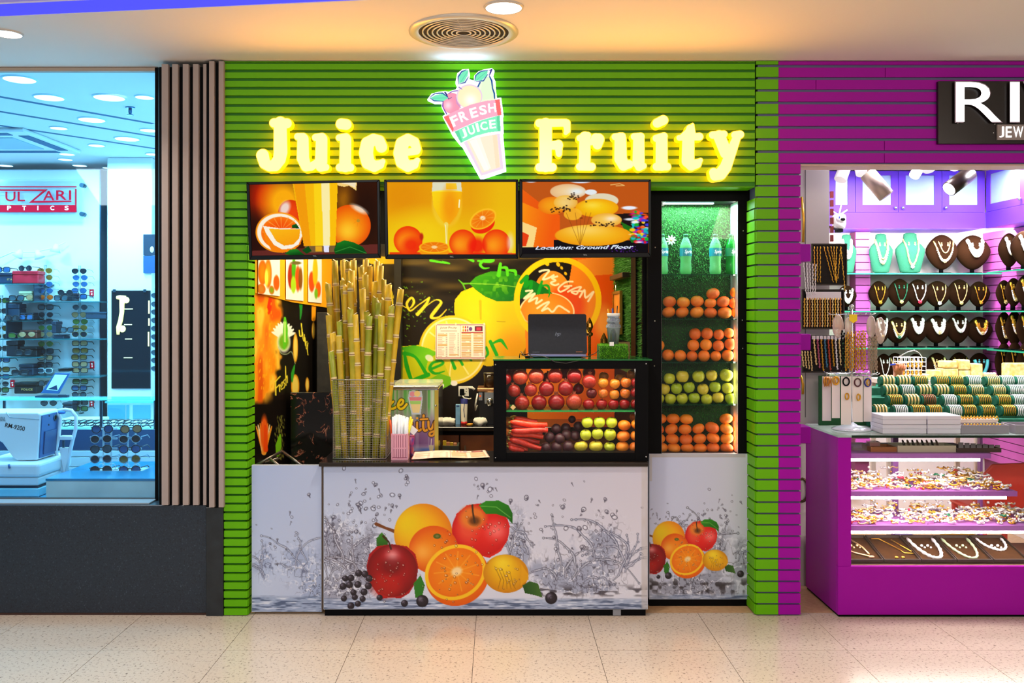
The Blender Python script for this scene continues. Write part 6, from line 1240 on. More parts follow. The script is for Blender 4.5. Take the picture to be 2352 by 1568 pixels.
ln([(965, 240), (990, 290), (1000, 380), (1020, 440), (1024, 500)], [7, 9, 7, 9, 7], NV); ln([(850, 310), (825, 360)], 8, NV); ln([(990, 155), (975, 190), (960, 230)], [8, 9, 3], (40, 40, 130)); ln([(965, 165), (990, 155)], 4, (40, 40, 130))
cv.ell(940+510/5.227, 130+560/5.227, 21, 24, (240, 150, 176), hl=(-.4, .2, .4, (255, 214, 224))); ln([(405, 545), (400, 610), (450, 690)], [4, 9, 6], PU); ln([(470, 445), (520, 415), (600, 408)], [3, 6, 4], PU); ln([(430, 430), (460, 480), (470, 510), (510, 490)], [7, 4, 3, 2], (30, 40, 120)); ln([(430, 430), (450, 460)], 8, (30, 40, 120))
cv.ell(940+722/5.227, 130+478/5.227, 30, 28, (232, 206, 226)); cv.ell(940+722/5.227, 130+484/5.227, 27, 26, (255, 236, 190), hl=(.1, .3, .5, (255, 255, 246))); ln([(598, 368), (636, 392)], [8, 3], (150, 120, 200)); ln([(560, 490), (575, 560), (620, 615)], [3, 5, 3], (190, 150, 210))
for L_, vein, o_ in (([(250, 495), (320, 460), (400, 445), (470, 495), (410, 535), (320, 530)], [(280, 498), (450, 495)], [[(245, 490), (310, 440), (400, 438), (460, 485)], [(245, 495), (300, 530), (410, 538)]]), ([(600, 320), (600, 230), (650, 175), (710, 160), (700, 230), (660, 300)], [(615, 310), (700, 180)], [[(590, 330), (588, 240), (630, 180), (700, 152)], [(600, 328), (670, 310), (712, 240)]]), ([(790, 290), (800, 230), (850, 185), (945, 168), (930, 230), (870, 285)], [(810, 280), (930, 180)], [[(785, 295), (800, 220), (860, 175), (945, 165)], [(800, 298), (890, 290), (945, 210)]])):
    pg(L_, (120, 232, 186)); ln(vein, [2, 1.5], (60, 190, 140));
    for z in o_: ln(z, [2]+[7]*(len(z)-2)+[3], NV)
pg([(412, 725), (560, 650), (740, 575), (920, 530), (1085, 512), (1108, 700), (960, 730), (800, 780), (640, 850), (520, 905)], (250, 172, 196)); pg([(412, 725), (470, 705), (535, 870), (520, 905)], (250, 110, 110)); pg([(1030, 520), (1085, 512), (1108, 700), (1060, 705)], (250, 110, 110))
pg([(545, 900), (700, 830), (880, 760), (1085, 705), (1098, 893), (950, 910), (800, 950), (620, 1035)], (130, 240, 190)); pg([(545, 900), (590, 880), (640, 1020), (620, 1035)], (100, 214, 160)); pg([(1050, 715), (1085, 705), (1098, 893), (1060, 898)], (100, 214, 160))
for ch, x, y, rot, w, h in (('F', 545, 770, -.42, 90, 125), ('R', 650, 715, -.36, 100, 125), ('E', 775, 672, -.28, 90, 120), ('S', 885, 640, -.18, 90, 115), ('H', 995, 615, -.1, 95, 110), ('J', 655, 920, -.36, 66, 110), ('U', 745, 880, -.30, 84, 110), ('I', 820, 850, -.24, 34, 108), ('C', 895, 832, -.18, 86, 105), ('E', 1000, 810, -.1, 80, 105)):
    cv.text(ch, 940+x/5.227, 130+y/5.227, w/5.227, h/5.227, (255, 255, 255), rot=rot, off=.03)
pg([(655, 1030), (690, 1012), (1065, 925), (1085, 925), (1130, 1345), (865, 1430)], (236, 214, 232)); pg([(690, 1012), (760, 990), (930, 950), (1055, 935), (1095, 1325), (875, 1395)], (255, 232, 206)); pg([(720, 1010), (800, 985), (960, 1355), (900, 1370)], (255, 248, 236)); pg([(1000, 945), (1052, 938), (1085, 1325), (1040, 1340)], (252, 222, 190)); pg([(790, 985), (850, 970), (980, 1340), (940, 1350)], (255, 250, 240), a=.7)
em = thing('cup_emblem', 'glowing fruit cup emblem between the two sign words', 'emblem', P(1090, 400, Yc6))
po = c6(outl); ins = np.zeros(cv.xx.shape, bool); n = len(po)
for i in range(n):
    (ax, ay), (bx, by) = po[i], po[(i+1) % n]
    if ay != by: ins ^= ((ay > cv.yy) != (by > cv.yy)) & (cv.xx < (bx-ax)*(cv.yy-ay)/(by-ay)+ax)
cv.obj('lit_face', plane_map(Yc6), vmat('emblem_face', 1.12, .4), em, keep=ins)
EW = M('emblem_side', 'e8f4ff', .4, emit=(.8, .95, 1), es=1.3); EB = M('emblem_back', 'ffffff', .4, emit=(.45, .85, .9), es=3.2)
mx_, my_ = 1070., 285.; me = curve_mesh([[(S(a-mx_, Yc6), -S(b-my_, Yc6)) for a, b in po]], .019, .002, 1)
for m in (EW, EB): me.materials.append(m)
for f in me.polygons: f.material_index = 1 if f.normal.z < -.9 else 0
q = P(mx_, my_, Yc6); o = link('lit_box', me, None, (q.x, Yc6+.0225, q.z)); o.rotation_euler = (PI/2, 0, 0); bpy_l = o.location.copy(); o.parent = em; o.matrix_parent_inverse = em.matrix_basis.inverted()
for px, py in ((1050, 260), (1110, 250), (1110, 360)): q = P(px, py, Yc6); G().tube([(q.x, Yc6+.04, q.z), (q.x, W-.005, q.z)], .006, 6).build('stand_off', M('stand_off', '8a8a80', .4, .5), em)
# ================================================================ optician's shop behind the window
WB = M('display_white', 'edf3f6', .45); TEALG = M('teal_glass', '2f8f98', .1, alpha=.3, tint='bfeaf0'); STEEL = M('blue_steel', '2a4a5c', .3, .6); NAVY = M('navy_board', '12283c', .5)
Yw = 8.0
wb = struct(G().box(-6.9, X(230, Yw), Yw, Yw+.12, 0, Z(389, Yw)).build('wall_back', WB, bev=.01))
G().box(X(230, Yw)+.001, X(233, Yw), Yw-.01, Yw+.11, 0, Z(389, Yw)).build('edge_profile', STEEL, wb)
struct(G().box(X(246, 7.75), X(349, 7.75), 7.75, 8.4, 0, CEIL-.002).build('wall_pillar', WB, bev=.006))
RED = M('sign_red', 'd00024', .6, spec=.1, emit=(.6, .0, .03), es=.4); Ysn = Yw-.06
sn = thing('shop_sign', 'red and white optician name sign mounted on the white back board', 'sign', P(60, 490, Ysn))
G().pbox(-110, 412, 193, 508, Ysn+.012, Ysn+.02).build('acrylic_sheet', M('clear_sheet', 'dff0f6', .1, alpha=.12), sn)
def q2(pts): return Q(3.5635, 0, 360, pts)
for nm_, pts in (('frame_line', [(-380, 241), (622, 241), (622, 248), (-380, 248)]), ('frame_line', [(614, 262), (622, 262), (622, 394), (614, 394)]), ('red_band', [(-380, 395), (622, 395), (622, 452), (-380, 452)]), ('swash', [(-60, 266), (386, 266), (268, 360), (580, 358), (580, 368), (236, 376), (352, 278), (-60, 276)])):
    G().pprism(q2(pts), Ysn, Ysn+.011).build(nm_, RED, sn)
for ch, x, w, y in (('G', -14, 22, 451), ('U', 24, 23, 451), ('L', 49, 17, 451), ('A', 112, 26, 449), ('R', 141, 24, 448), ('I', 161, 5, 448)): put_text('letter', ch, x, y, w, 22, Ysn-.001, RED, sn, off=.01)
for ch, x in (('O', -13), ('P', 21), ('T', 55.5), ('I', 87), ('C', 120), ('S', 153)): put_text('letter', ch, x, 477.5, 9 if ch != 'I' else 2.4, 10, Ysn-.002, M('sign_white', 'ffffff', .5, emit=(1, 1, 1), es=.5), sn, off=.02)
for px, py in ((187, 425), (187, 491)): q = P(px, py, Ysn); G().tube([q, q+Vector((0, .06, 0))], .02, 12).build('stand_off', STEEL, sn)
mr = thing('mirror', 'tall dark mirror on the white pillar with a modelled reflection of a yellow neon stroke', 'mirror', P(300, 890, 7.74)); G().pbox(256, 667, 345, 892, 7.735, 7.749).build('glass', M('dark_mirror', '12242e', .05, .4), mr)
NEON_REFL = M('neon_reflection', 'ffe680', .4, emit=(1, .85, .25), es=1.6)  # reflection of a neon sign modelled as glowing pieces on the mirror
cv_ = [(268, 683), (276, 683), (282, 681), (280, 700), (280, 716), (277, 735), (272, 752), (271, 768)]; G().tube([P(a, b, 7.73) for a, b in cv_], [.014, .02, .03, .022, .02, .02, .02, .012], 8).build('reflected_stroke', NEON_REFL, mr)
for a, b, r in ((290, 689, .028), (281, 755, .03)): G().ball(P(a, b, 7.73), (r, .004, r), 14, 8).build('reflected_stroke', NEON_REFL, mr)
for y0, y1, x in ((690, 720, 342), (731, 748, 342), (762, 795, 341)): G().pbox(x-1.5, y0, x+1.5, y1, 7.731, 7.735).build('reflected_bar', NEON_REFL, mr)
for x, y, w in ((283, 709, 22), (285, 745, 18), (287, 778, 16), (284, 821, 20)): G().pbox(x, y-1, x+w, y+1.4, 7.731, 7.735).build('reflected_bar', M('pale_reflection', 'e8c890', .4, emit=(.7, .5, .25), es=.8), mr)
for px in (262, 332): G().pbox(px-3, 664, px+3, 671, 7.722, 7.734).build('clip', STEEL, mr)
po_ = thing('poster', 'dark blue poster with a pale face, high by the right edge of the optician window', 'poster', P(345, 627, 7.73)); G().pbox(329, 538, 366, 586, 7.73, 7.749).build('upper_sheet', NAVY, po_); G().pbox(329, 587, 366, 627, 7.73, 7.749).build('lower_sheet', M('blue_sheet', '1c4a78', .5), po_)
G().ball(P(349, 573, 7.729), (.018, .003, .028), 12, 8).build('printed_face', M('face_tone', 'd8b8a4', .6), po_)
# ---- shelves
for a, b, y, kind in ((28, 226, 693, 'second glass shelf'), (0, 240, 779, 'third glass shelf'), (0, 226, 866, 'lowest glass shelf'), (-30, 88, 652, 'short top shelf'), (-30, 82, 737, 'short shelf under the second glass shelf'), (-30, 92, 821, 'short shelf under the third glass shelf')):
    Y = 7.72; tag(G().box(X(a, Y), X(b, Y), Y, Yw-.001, Z(y+1.2, Y), Z(y-1.2, Y)).build('glass_shelf', TEALG), kind+' on the optician back board', 'shelf', 'shelves on the back board')
for x, y0, y1 in ((78, 653, 692), (14, 694, 778)): Y = 7.74; tag(G().box(X(x-.8, Y), X(x+.8, Y), Y, Yw-.001, Z(y1, Y), Z(y0, Y)).build('divider', STEEL), 'thin upright divider %s the second glass shelf' % ('above' if y0 < 690 else 'below'), 'divider')
def case(a, b, c, d, col, lb, Y=7.76, nm_='box', cat='box', mark=None):
    t = thing(nm_, lb, cat, P((a+c)/2, d, Y)); m = M('case_'+col, col, .4)
    h = (d-b)*.3; G().pbox(a, b+h+.4, c, d, Y, Y+.12).build('body', m, t, bev=.006); G().box(X(a-.3, Y), X(c+.3, Y), Y-.004, Y+.125, Z(b+h, Y), Z(b, Y)).build('lid', m, t, bev=.006)
    if mark: put_text('lettering', mark[0], (a+c)/2+mark[2], (b+d)/2+h*.4, mark[1], 4.5, Y-.0008, M('case_gold', 'e0b060', .4), t)
case(28, 622, 88, 651, 'c8142c', 'red presentation box on the top shelf'); case(-22, 626, 27, 651, '14304a', 'navy presentation box on the top shelf', mark=('ITA', 12, 20))
for i, (a, b, c, d, col, lb) in enumerate(((43, 668, 74, 691, 'c8c49a', 'pale olive carton on the second shelf with sunglasses in front'), (12, 684, 32, 691, '0e1a20', 'low black case at the left of the second shelf'), (16, 697, 44, 735, '123044', 'dark blue case at left below the second shelf'), (46, 718, 76, 735, '0c1e2c', 'black case right of the dark blue one below the second shelf'), (137, 672, 168, 691, '0c2430', 'black case between the sunglasses columns on the second shelf'), (196, 716, 243, 732, '22384a', 'dark case right of the right sunglasses column'), (46, 758, 84, 777, '6a2c1c', 'brown case on the third shelf'), (118, 738, 128, 765, '16283a', 'small upright navy case beside the left sunglasses column'), (14, 782, 40, 818, '101c26', 'tall black case below the third shelf'), (46, 796, 84, 818, '0e1418', 'black case below the third shelf beside the tall one'), (43, 836, 76, 862, '142a3c', 'square navy case on the lowest glass shelf'), (32, 878, 84, 904, '0a0c10', 'black case with a small pale mark below the lowest glass shelf'), (122, 768, 146, 778, '10283a', 'flat case at the middle of the third shelf'), (133, 846, 158, 853, '0c1418', 'slim black case above the lowest glass shelf'), (143, 924, 166, 945, '143242', 'dark teal case standing behind the glass counter'))): case(a, b, c, d, col, lb, 7.78-.006*(i % 3), 'eyewear_case', 'case', mark=('POLICE', 26, 4) if a == 32 else None)
# ---- sunglasses
LEN = {k: M('lens_'+k, c, .08, n2=d, ns=14, spec=.8) for k, c, d in (('brown', '5a4214', '8a6c2c'), ('blue', '123a6a', '2a6a9a'), ('dark', '08161e', '14303c'), ('orange', 'd86a10', 'b03010'), ('green', '24481f', '4a6a28'), ('tan', '8a6a4a', 'b08c60'), ('grey', '1c3440', '3c5c68'))}
FRM = {k: M('rim_'+k, c, .3, m) for k, c, m in (('gold', 'b08a3a', .8), ('black', '0a0a0e', 0), ('steel', '8a9aa4', .8), ('brown', '3a2014', 0), ('white', 'd8dce0', 0))}
SGM = {}
def shades_mesh(kind):
    if kind in SGM: return SGM[kind]
    wx, wz, rim = {'aviator': (.030, .026, .0016), 'square': (.031, .022, .0034), 'round': (.026, .023, .0026)}[kind]
    def oval(sx, k=1.):
        pts = []
        for i in range(20):
            a = 2*PI*i/20; x, z = math.cos(a), math.sin(a)
            if kind == 'aviator': z = z*(1. if z < 0 else .8); x = x*(1-.14*max(0, -z)) + sx*.10*min(0, z)*-1*0
            if kind == 'square': p_ = .62; x = math.copysign(abs(x)**p_, x); z = math.copysign(abs(z)**p_, z)
            pts.append((sx*.036+x*wx*k, 0, z*wz*k))
        return pts
    fr_ = G()
    for sx in (-1, 1): fr_.tube(oval(sx), rim, 6, closed=True)
    fr_.tube([(-.012, -.001, .008), (0, -.004, .011), (.012, -.001, .008)], rim*1.1, 6)
    if kind == 'aviator': fr_.tube([(-.02, -.001, .019), (.02, -.001, .019)], rim*.9, 6)
    tm_ = []
    for sx in (-1, 1): tm_.append(G().tube([(sx*.066, .002, .012), (sx*.070, .012, .012), (sx*.070, .09, .010), (sx*.069, .125, -.012)], rim*1.05, 6).mesh('temple', FRM['black']))
    ln_ = []
    for sx in (-1, 1):
        p = oval(sx, .98); c = (sx*.036, -.004, 0); ln_.append(G().add([c]+[(a, .0, b) for a, _, b in p], [(0, i+1, (i+1) % 20+1) for i in range(20)], 0, True).mesh('lens', LEN['dark']))
    SGM[kind] = (fr_.mesh('rims', FRM['black']), tm_, ln_); return SGM[kind]
def shades(px, py, Y, kind, lens, frame, label, group, tilt=0., ry=0.):
    fr_, tm_, ln_ = shades_mesh(kind); t = thing('sunglasses', label, 'sunglasses', P(px, py, Y), group); t.rotation_euler = (0, ry, tilt)
    for nm_, me, mt in [('rims', fr_, FRM[frame])]+[('temple', m, FRM[frame]) for m in tm_]+[('lens', m, LEN[lens]) for m in ln_]:
        o = bpy.data.objects.new(nm_, me); COL.objects.link(o); o.parent = t; o.material_slots[0].link = 'OBJECT'; o.material_slots[0].material = mt
cols = [('left', 104, [621, 636.5, 652, 667, 682, 705, 722, 738, 752, 767, 789, 806, 821, 837, 851], 'brown brown blue blue orange grey dark dark green tan green dark tan dark grey'.split(), 'aviator aviator aviator aviator aviator square aviator square aviator aviator aviator square square square square'.split()),
        ('right', 183, [622, 637, 652, 667, 681, 705, 722, 738, 752, 767, 788, 805, 820, 836, 850, 876, 891, 906, 924, 938], 'dark blue blue blue blue grey tan green brown dark tan brown brown tan tan green blue grey dark green'.split(), 'aviator aviator aviator aviator square aviator aviator aviator aviator aviator square square square square square square square round square square'.split()),
        ('far left', 4, [690, 714, 735, 753, 772, 800, 826, 848, 865, 881, 895], 'green dark grey brown dark dark blue brown blue dark green'.split(), 'square square aviator aviator aviator square square square square aviator square'.split())]
for nm_, cx, ys, ls, ks in cols:
    p0 = P(cx, ys[0]-12, 7.93); p1 = P(cx, ys[-1]+12, 7.93); s_t = thing('eyewear_rod', 'clear upright rod carrying the %s column of sunglasses' % nm_, 'display rod', p1); G().tube([p0, p1], .012, 8).build('rod', M('clear_rod', 'd8f0f4', .1, alpha=.2), s_t)
    G().tube([p1+Vector((0, 0, .001)), p1+Vector((0, .069, .001))], .006, 6).build('bracket', STEEL, s_t)
    for i, (y, l, k) in enumerate(zip(ys, ls, ks)):
        lab = '%s lensed %s sunglasses, %s from the top of the %s column' % (l, k, ORD[i] if i < 20 else 'last', nm_)
        shades(cx+random.uniform(-1.5, 1.5), y, 7.86, k, l, random.choice(('gold', 'steel', 'black')) if k == 'aviator' else 'white' if (nm_, i) == ('left', 14) else 'black', lab, 'sunglasses in the %s column' % nm_)
p0, p1 = P(357, 662, 7.55), P(357, 860, 7.55); s_t = thing('eyewear_rod', 'clear upright rod at the right edge of the optician window', 'display rod', p1); G().tube([p0, p1+Vector((0, 0, -.9))], .010, 8).build('rod', M('clear_rod', 'd8f0f4', .1, alpha=.2), s_t)
for i, y in enumerate((678, 698, 716, 735, 754, 773, 791, 809, 827, 846)): shades(365, y, 7.5, 'aviator', 'grey', 'steel', 'blue grey sunglasses half cut by the window jamb, %s from the top' % ORD[i], 'sunglasses at the window jamb')
for i, (px, py, l, k, lb) in enumerate(((58, 616, 'dark', 'round', 'dark round sunglasses standing on the red presentation box'), (6, 619, 'blue', 'square', 'blue square sunglasses standing on the navy presentation box'), (58, 682, 'tan', 'aviator', 'sunglasses in front of the pale olive carton'), (38, 684, 'grey', 'square', 'grey square sunglasses beside the pale olive carton'), (60, 728, 'blue', 'square', 'blue square sunglasses in front of the black case under the second shelf'), (28, 730, 'dark', 'square', 'dark square sunglasses in front of the dark blue case'), (38, 770, 'green', 'square', 'green square sunglasses left of the brown case'), (62, 767, 'tan', 'aviator', 'tan sunglasses in front of the brown case'), (154, 757, 'grey', 'square', 'folded grey sunglasses between the columns on the third shelf'), (54, 809, 'dark', 'square', 'dark sunglasses in front of the black case under the third shelf'), (46, 855, 'dark', 'square', 'folded dark sunglasses in front of the navy case'), (104, 880, 'dark', 'square', 'dark square sunglasses under the lowest shelf of the left column'), (112, 925, 'dark', 'aviator', 'dark sunglasses seen through the counter glass on the left'), (140, 684, 'grey', 'square', 'small grey sunglasses between the columns on the second shelf'), (150, 672, 'dark', 'round', 'thin round glasses between the columns above the second shelf'))): shades(px, py, 7.70, k, l, 'black', lb, None, random.uniform(-.3, .3))
for i, (px, py) in enumerate(((210, 672), (211, 838), (28, 881), (210, 926))):
    t = thing('red_tag', 'small red tag with white marks, %s on the optician back board' % ('upper right', 'middle right', 'left low', 'lowest right')[i], 'tag', P(px, py, Yw-.012), 'red tags'); G().pbox(px-4.5, py-8, px+4.5, py+8, Yw-.012, Yw-.002).build('card', RED, t); G().pbox(px-2, py-4, px+2, py-1, Yw-.0135, Yw-.0122).pbox(px-1, py+1, px+2, py+5, Yw-.0135, Yw-.0122).build('print_mark', M('sign_white', 'ffffff', .5, emit=(1, 1, 1), es=.5), t)
tl = thing('clip_lamps', 'white wire with clip spot lamps crossing the white board', 'lamp', P(60, 580, 7.9)); g = G(); g.tube([P(-10, 596, 7.9), P(30, 578, 7.92), P(80, 578, 7.92), P(120, 570, 7.92), P(150, 556, 7.95)], .006, 6); g.build('wire', WB, tl)
for px, py, a in ((44, 582, .5), (88, 584, -.4), (128, 570, .2)): G().lathe([(.014, .04), (.045, -.035)], P(px, py, 7.86), 14, mx=Matrix.Rotation(a, 3, 'Y'), cap=True).build('lamp_shade', WB, tl)
# ---- glass counter with drawers, trays of frames, tablet
Yk = 6.15; gc = thing('optician_counter', 'white glass topped counter with drawers behind the window', 'counter', (-3.6, Yk, 0))
zt2 = Z(986, Yk); x0, x1 = -5.6, X(372, Yk); zg = Z(917, Yk)
G().box(x0, x1, Yk+.012, Yk+.55, .0, zt2-.004).build('carcass', WB, gc)
G().box(x0, x1, Yk, Yk+.011, Z(1033, Yk), zt2-.001).build('dark_fascia', M('fascia_navy', '1c4066', .35), gc)
for a, b in ((1035, 1048), (1050, 1071), (1073, 1090), (1092, 1120)): G().box(x0, x1, Yk, Yk+.011, Z(b, Yk), Z(a, Yk)).build('drawer', M('drawer_front', 'c6dde6', .4), gc, bev=.002)
G().box(x0, x1, Yk+.004, Yk+.546, zt2-.003, zt2).build('deck', WB, gc)
G().box(x0, x1, Yk+.002, Yk+.22, zg-.006, zg).build('glass_top', M('counter_glass', '8fe0ea', .05, alpha=.18, tint='d8f6fa'), gc)
G().box(x0, x1, Yk+.001, Yk+.007, zt2+.001, zg-.009).build('glass_front', M('counter_pane', 'e0f4f8', .03, alpha=.02, tint='eefafc'), gc)
for px in (5, 228, 352): G().box(X(px, Yk), X(px, Yk)+.015, Yk+.008, Yk+.02, zt2+.001, zg-.009).build('post', STEEL, gc)
q = random.Random(8)
for i in range(26):
    px = 146+(i % 13)*17.5; row = i//13; Y = Yk+.07+.17*row
    if px > 366: continue
    t = Z(986, Yk)+.026; b = bpy.data.objects.new('spectacle_frame', shades_mesh('round')[0]); COL.objects.link(b); b.location = (X(px, Y), Y, t); b.rotation_euler = (-1.2, 0, q.uniform(-.4, .4)); tag(b, 'clear spectacle frame lying in the glass counter, %s row, %s' % (('front', 'back')[row], rank(i % 13, 13)), 'spectacles', 'spectacle frames in the glass counter')
tr = thing('frame_tray', 'white ribbed tray lying in the glass counter', 'tray', (X(180, 6.5), 6.5, zt2)); G().box(X(146, 6.55), X(236, 6.55), 6.50, 6.66, zt2+.0005, zt2+.03).build('tray', WB, tr, bev=.004)
tb = thing('tablet', 'tilted tablet on an easel standing on the glass counter', 'tablet', P(120, 905, 6.3)); Y = 6.3
pts = [(126, 856), (161, 857), (135, 904), (93, 903)]
G().pprism(pts, Y, Y+.012).build('shell', M('tablet_blue', '2c5f92', .3), tb, bev=.002); G().pprism([(126, 860), (154, 861), (132, 897), (106, 895)], Y-.003, Y-.0005).build('display', M('tablet_screen', 'bfe6f0', .1, emit=(.35, .6, .68), es=.6), tb); G().pprism([(110, 893), (130, 884), (132, 896)], Y-.005, Y-.0032).build('dark_patch', M('screen_navy', '123a5c', .3), tb)
G().box(X(84, Y), X(136, Y), Y-.02, Y+.10, zg+.0005, zg+.012).build('foot', STEEL, tb); G().box(X(136, Y), X(158, Y), Y-.02, Y+.01, zg+.001, zg+.018).build('pen_rest', NAVY, tb)
fc = thing('far_counter', 'pale counter with drawers behind the mirror pillar', 'counter', (X(300, 7.2), 7.2, 0)); G().box(X(246, 7.2), X(400, 7.2), 7.21, 7.6, 0, Z(925, 7.2)).build('carcass', WB, fc)
for a, b in ((247, 287), (290, 296), (305, 345)): G().pbox(a, 930, b, 962, 7.2, 7.209).build('drawer', M('drawer_teal', '5fb4c8', .4), fc, bev=.002)
G().box(X(243, 7.2), X(402, 7.2), 7.18, 7.62, Z(925, 7.2)+.001, Z(921, 7.2)).build('top', M('counter_glass', '8fe0ea', .05, alpha=.18, tint='d8f6fa'), fc)
# ---- window deck, plinth, sunglasses stand, refractometer
zd = .56; struct(G().box(-6.9, -1.83, 4.99, 5.75, zd-.03, zd).build('trim_6', M('deck_blue', '2f8fb4', .3)))
Yp = 5.02; zp = Z(1099, Yp)
pb = thing('window_plinth', 'low white display plinth along the window with a blue top', 'plinth', (X(234, Yp), Yp, zd)); G().box(X(105, Yp), X(366, Yp), Yp, 5.6, zd+.001, zp-.012).build('body', M('plinth_white', 'dfe4dc', .5, n2='cfd6d0', ns=6), pb, bev=.004); G().box(X(105, Yp), X(366, Yp), Yp-.002, 5.602, zp-.0118, zp).build('top_sheet', M('blue_top', '1f86ae', .15), pb)
Yf = 5.28; es = thing('sunglasses_stand', 'clear acrylic stand with two columns of sunglasses in the window', 'display stand', (X(268, Yf), Yf, zp)); CLR = M('clear_acrylic', 'e8f6f8', .08, alpha=.3)
for cx in (246, 302):
    for k in (-9, 9): x = X(cx+k, Yf+.03); G().box(x-.004, x+.004, Yf+.03, Yf+.038, zp+.001, Z(975, Yf)).build('upright', CLR, es)
    for k in (-12, 12): G().torus((X(cx+k, Yf), Yf, zp+.022), .02, .003, 16, 6, mx=Matrix.Rotation(PI/2, 3, 'X')).build('foot_loop', CLR, es)
    for y in (985, 1008, 1031, 1054, 1080): G().box(X(cx-24, Yf+.03), X(cx+24, Yf+.03), Yf+.02, Yf+.029, Z(y+2, Yf), Z(y-2, Yf)).build('rail', CLR, es)
G().box(X(215, Yf), X(330, Yf), Yf-.02, Yf+.1, zp+.0002, zp+.0009).build('base_sheet', CLR, es)
for i, y in enumerate((985, 1008, 1031, 1054, 1079)):
    for j, cx in enumerate((232, 298)):
        lz = ('blue', 'dark', 'grey', 'dark', 'dark')[i] if j == 0 else ('tan', 'dark', 'blue', 'brown', 'blue')[i]
        shades(cx+(3 if i == 0 else 0), y, Yf-.01, 'round', lz, ('black', 'steel', 'black', 'steel', 'black')[i], '%s round sunglasses, %s from the top in the %s column of the window stand' % (lz, ORD[i], ('left', 'right')[j]), 'sunglasses on the window stand', ry=-.04)
Yr = 5.2; HW = M('machine_white', 'e4e8ea', .35); HB = M('machine_blue', '2a5f96', .4); q4 = lambda pts: Q(3.921, 0, 780, pts)
rm = thing('refractometer', 'white optical eye testing machine with a head rest, standing in the window', 'eye test machine', (X(40, Yr), Yr, zd))
G().pprism(q4([(-190, 655), (340, 655), (362, 672), (336, 1085), (150, 1090), (105, 1050), (60, 985), (20, 930), (-30, 900), (-190, 890)]), Yr, Yr+.23).build('head', HW, rm, bev=.012, seg=3)
def rp(a, b, t): p, q = P(*Q(3.921, 0, 780, [(362, 672)])[0], Yr), P(*Q(3.921, 0, 780, [(336, 1085)])[0], Yr); v = p.lerp(q, b); return Vector((v.x+t, Yr+.23*a, v.z))
c4 = [rp(.06, .03, .001), rp(.98, .03, .001), rp(.98, .96, .001), rp(.06, .96, .001)]; G().add(c4+[v+Vector((.006, 0, 0)) for v in c4], [(3, 2, 1, 0), (4, 5, 6, 7), (0, 1, 5, 4), (1, 2, 6, 5), (2, 3, 7, 6), (3, 0, 4, 7)]).build('side_plate', HB, rm)
k = rp(.72, .14, .009); G().torus(k, .017, .004, 20, 6, mx=Matrix.Rotation(PI/2, 3, 'Y')).build('lens_ring', STEEL, rm); G().ball(k, (.004, .013, .013), 12, 8).build('eyepiece', BLACK, rm)
for a, b in ((.4, .07), (.4, .27)): G().ball(rp(a, b, .009), (.003, .006, .006), 10, 6).build('screw', NAVY, rm)
G().add([rp(.2, .40, .0085), rp(.9, .40, .0085), rp(.9, .9, .0085), rp(.2, .9, .0085), rp(.2, .40, .014), rp(.9, .40, .014), rp(.9, .9, .014), rp(.2, .9, .014)], [(3, 2, 1, 0), (4, 5, 6, 7), (0, 1, 5, 4), (1, 2, 6, 5), (2, 3, 7, 6), (3, 0, 4, 7)]).build('lower_plate', M('plate_deep', '1c4a7c', .4), rm)
put_text('lettering', 'RM-9200', 34.5, 980, 46, 10.5, Yr-.0015, M('machine_ink', '15161c', .5), rm, rot=-.21, off=.012)
for i in range(6): G().tube([P(-4+i*2.6, 957, Yr-.0012), P(-1+i*2.6, 967, Yr-.0012)], .0012, 4).build('vent_slit', STEEL, rm)
G().tube([P(14, 946, Yr-.0005), P(22, 958, Yr-.0005), P(90, 963, Yr-.0005)], .003, 6).build('panel_seam', M('seam_grey', 'a8b4bc', .5), rm)
G().box(X(-50, Yr), X(104, Yr), Yr-.07, Yr+.33, Z(1097, Yr-.07), Z(1063, Yr-.07)).build('stage', HW, rm, bev=.02, seg=3)
G().box(X(-50, Yr), X(100, Yr), Yr-.06, Yr+.31, zd+.062, Z(1097, Yr-.07)-.001).build('base', HW, rm, bev=.01, seg=2); G().box(X(-50, Yr), X(101, Yr), Yr-.066, Yr+.315, zd+.052, zd+.0615).build('gap_band', NAVY, rm); G().box(X(-50, Yr), X(103, Yr), Yr-.07, Yr+.32, zd+.001, zd+.0515).build('foot_plate', M('foot_teal', '8fd0dc', .35), rm, bev=.006)
Yh = Yr+.20; hp_ = [[(131, 944), (139, 960), (135, 1000), (128, 1036), (138, 1070), (146, 1084)], [(134, 943), (150, 940), (164, 942), (175, 956), (174, 985), (167, 1010), (158, 1050), (152, 1084)]]
g = G()
for pts in hp_: g.tube([P(a, b, Yh) for a, b in pts], .011, 10)
g.build('head_rest', HW, rm); G().ball(P(142, 947, Yh-.01), (.024, .008, .010), 14, 8).build('forehead_pad', M('pad_blue', '2a78c8', .4), rm); G().pbox(136, 1001, 166, 1010, Yh-.02, Yh+.02).build('chin_rest', HW, rm, bev=.004); G().tube([P(146, 1011, Yh), P(146, 1030, Yh)], .008, 10).build('chin_post', STEEL, rm); G().pprism([(136, 1028), (157, 1028), (154, 1084), (146, 1084)], Yh-.01, Yh+.01).build('rest_post', HW, rm)
G().tube([P(20, 1066, Yr-.071), P(22, 1075, Yr-.075)], .006, 8).build('joystick_mark', HB, rm)
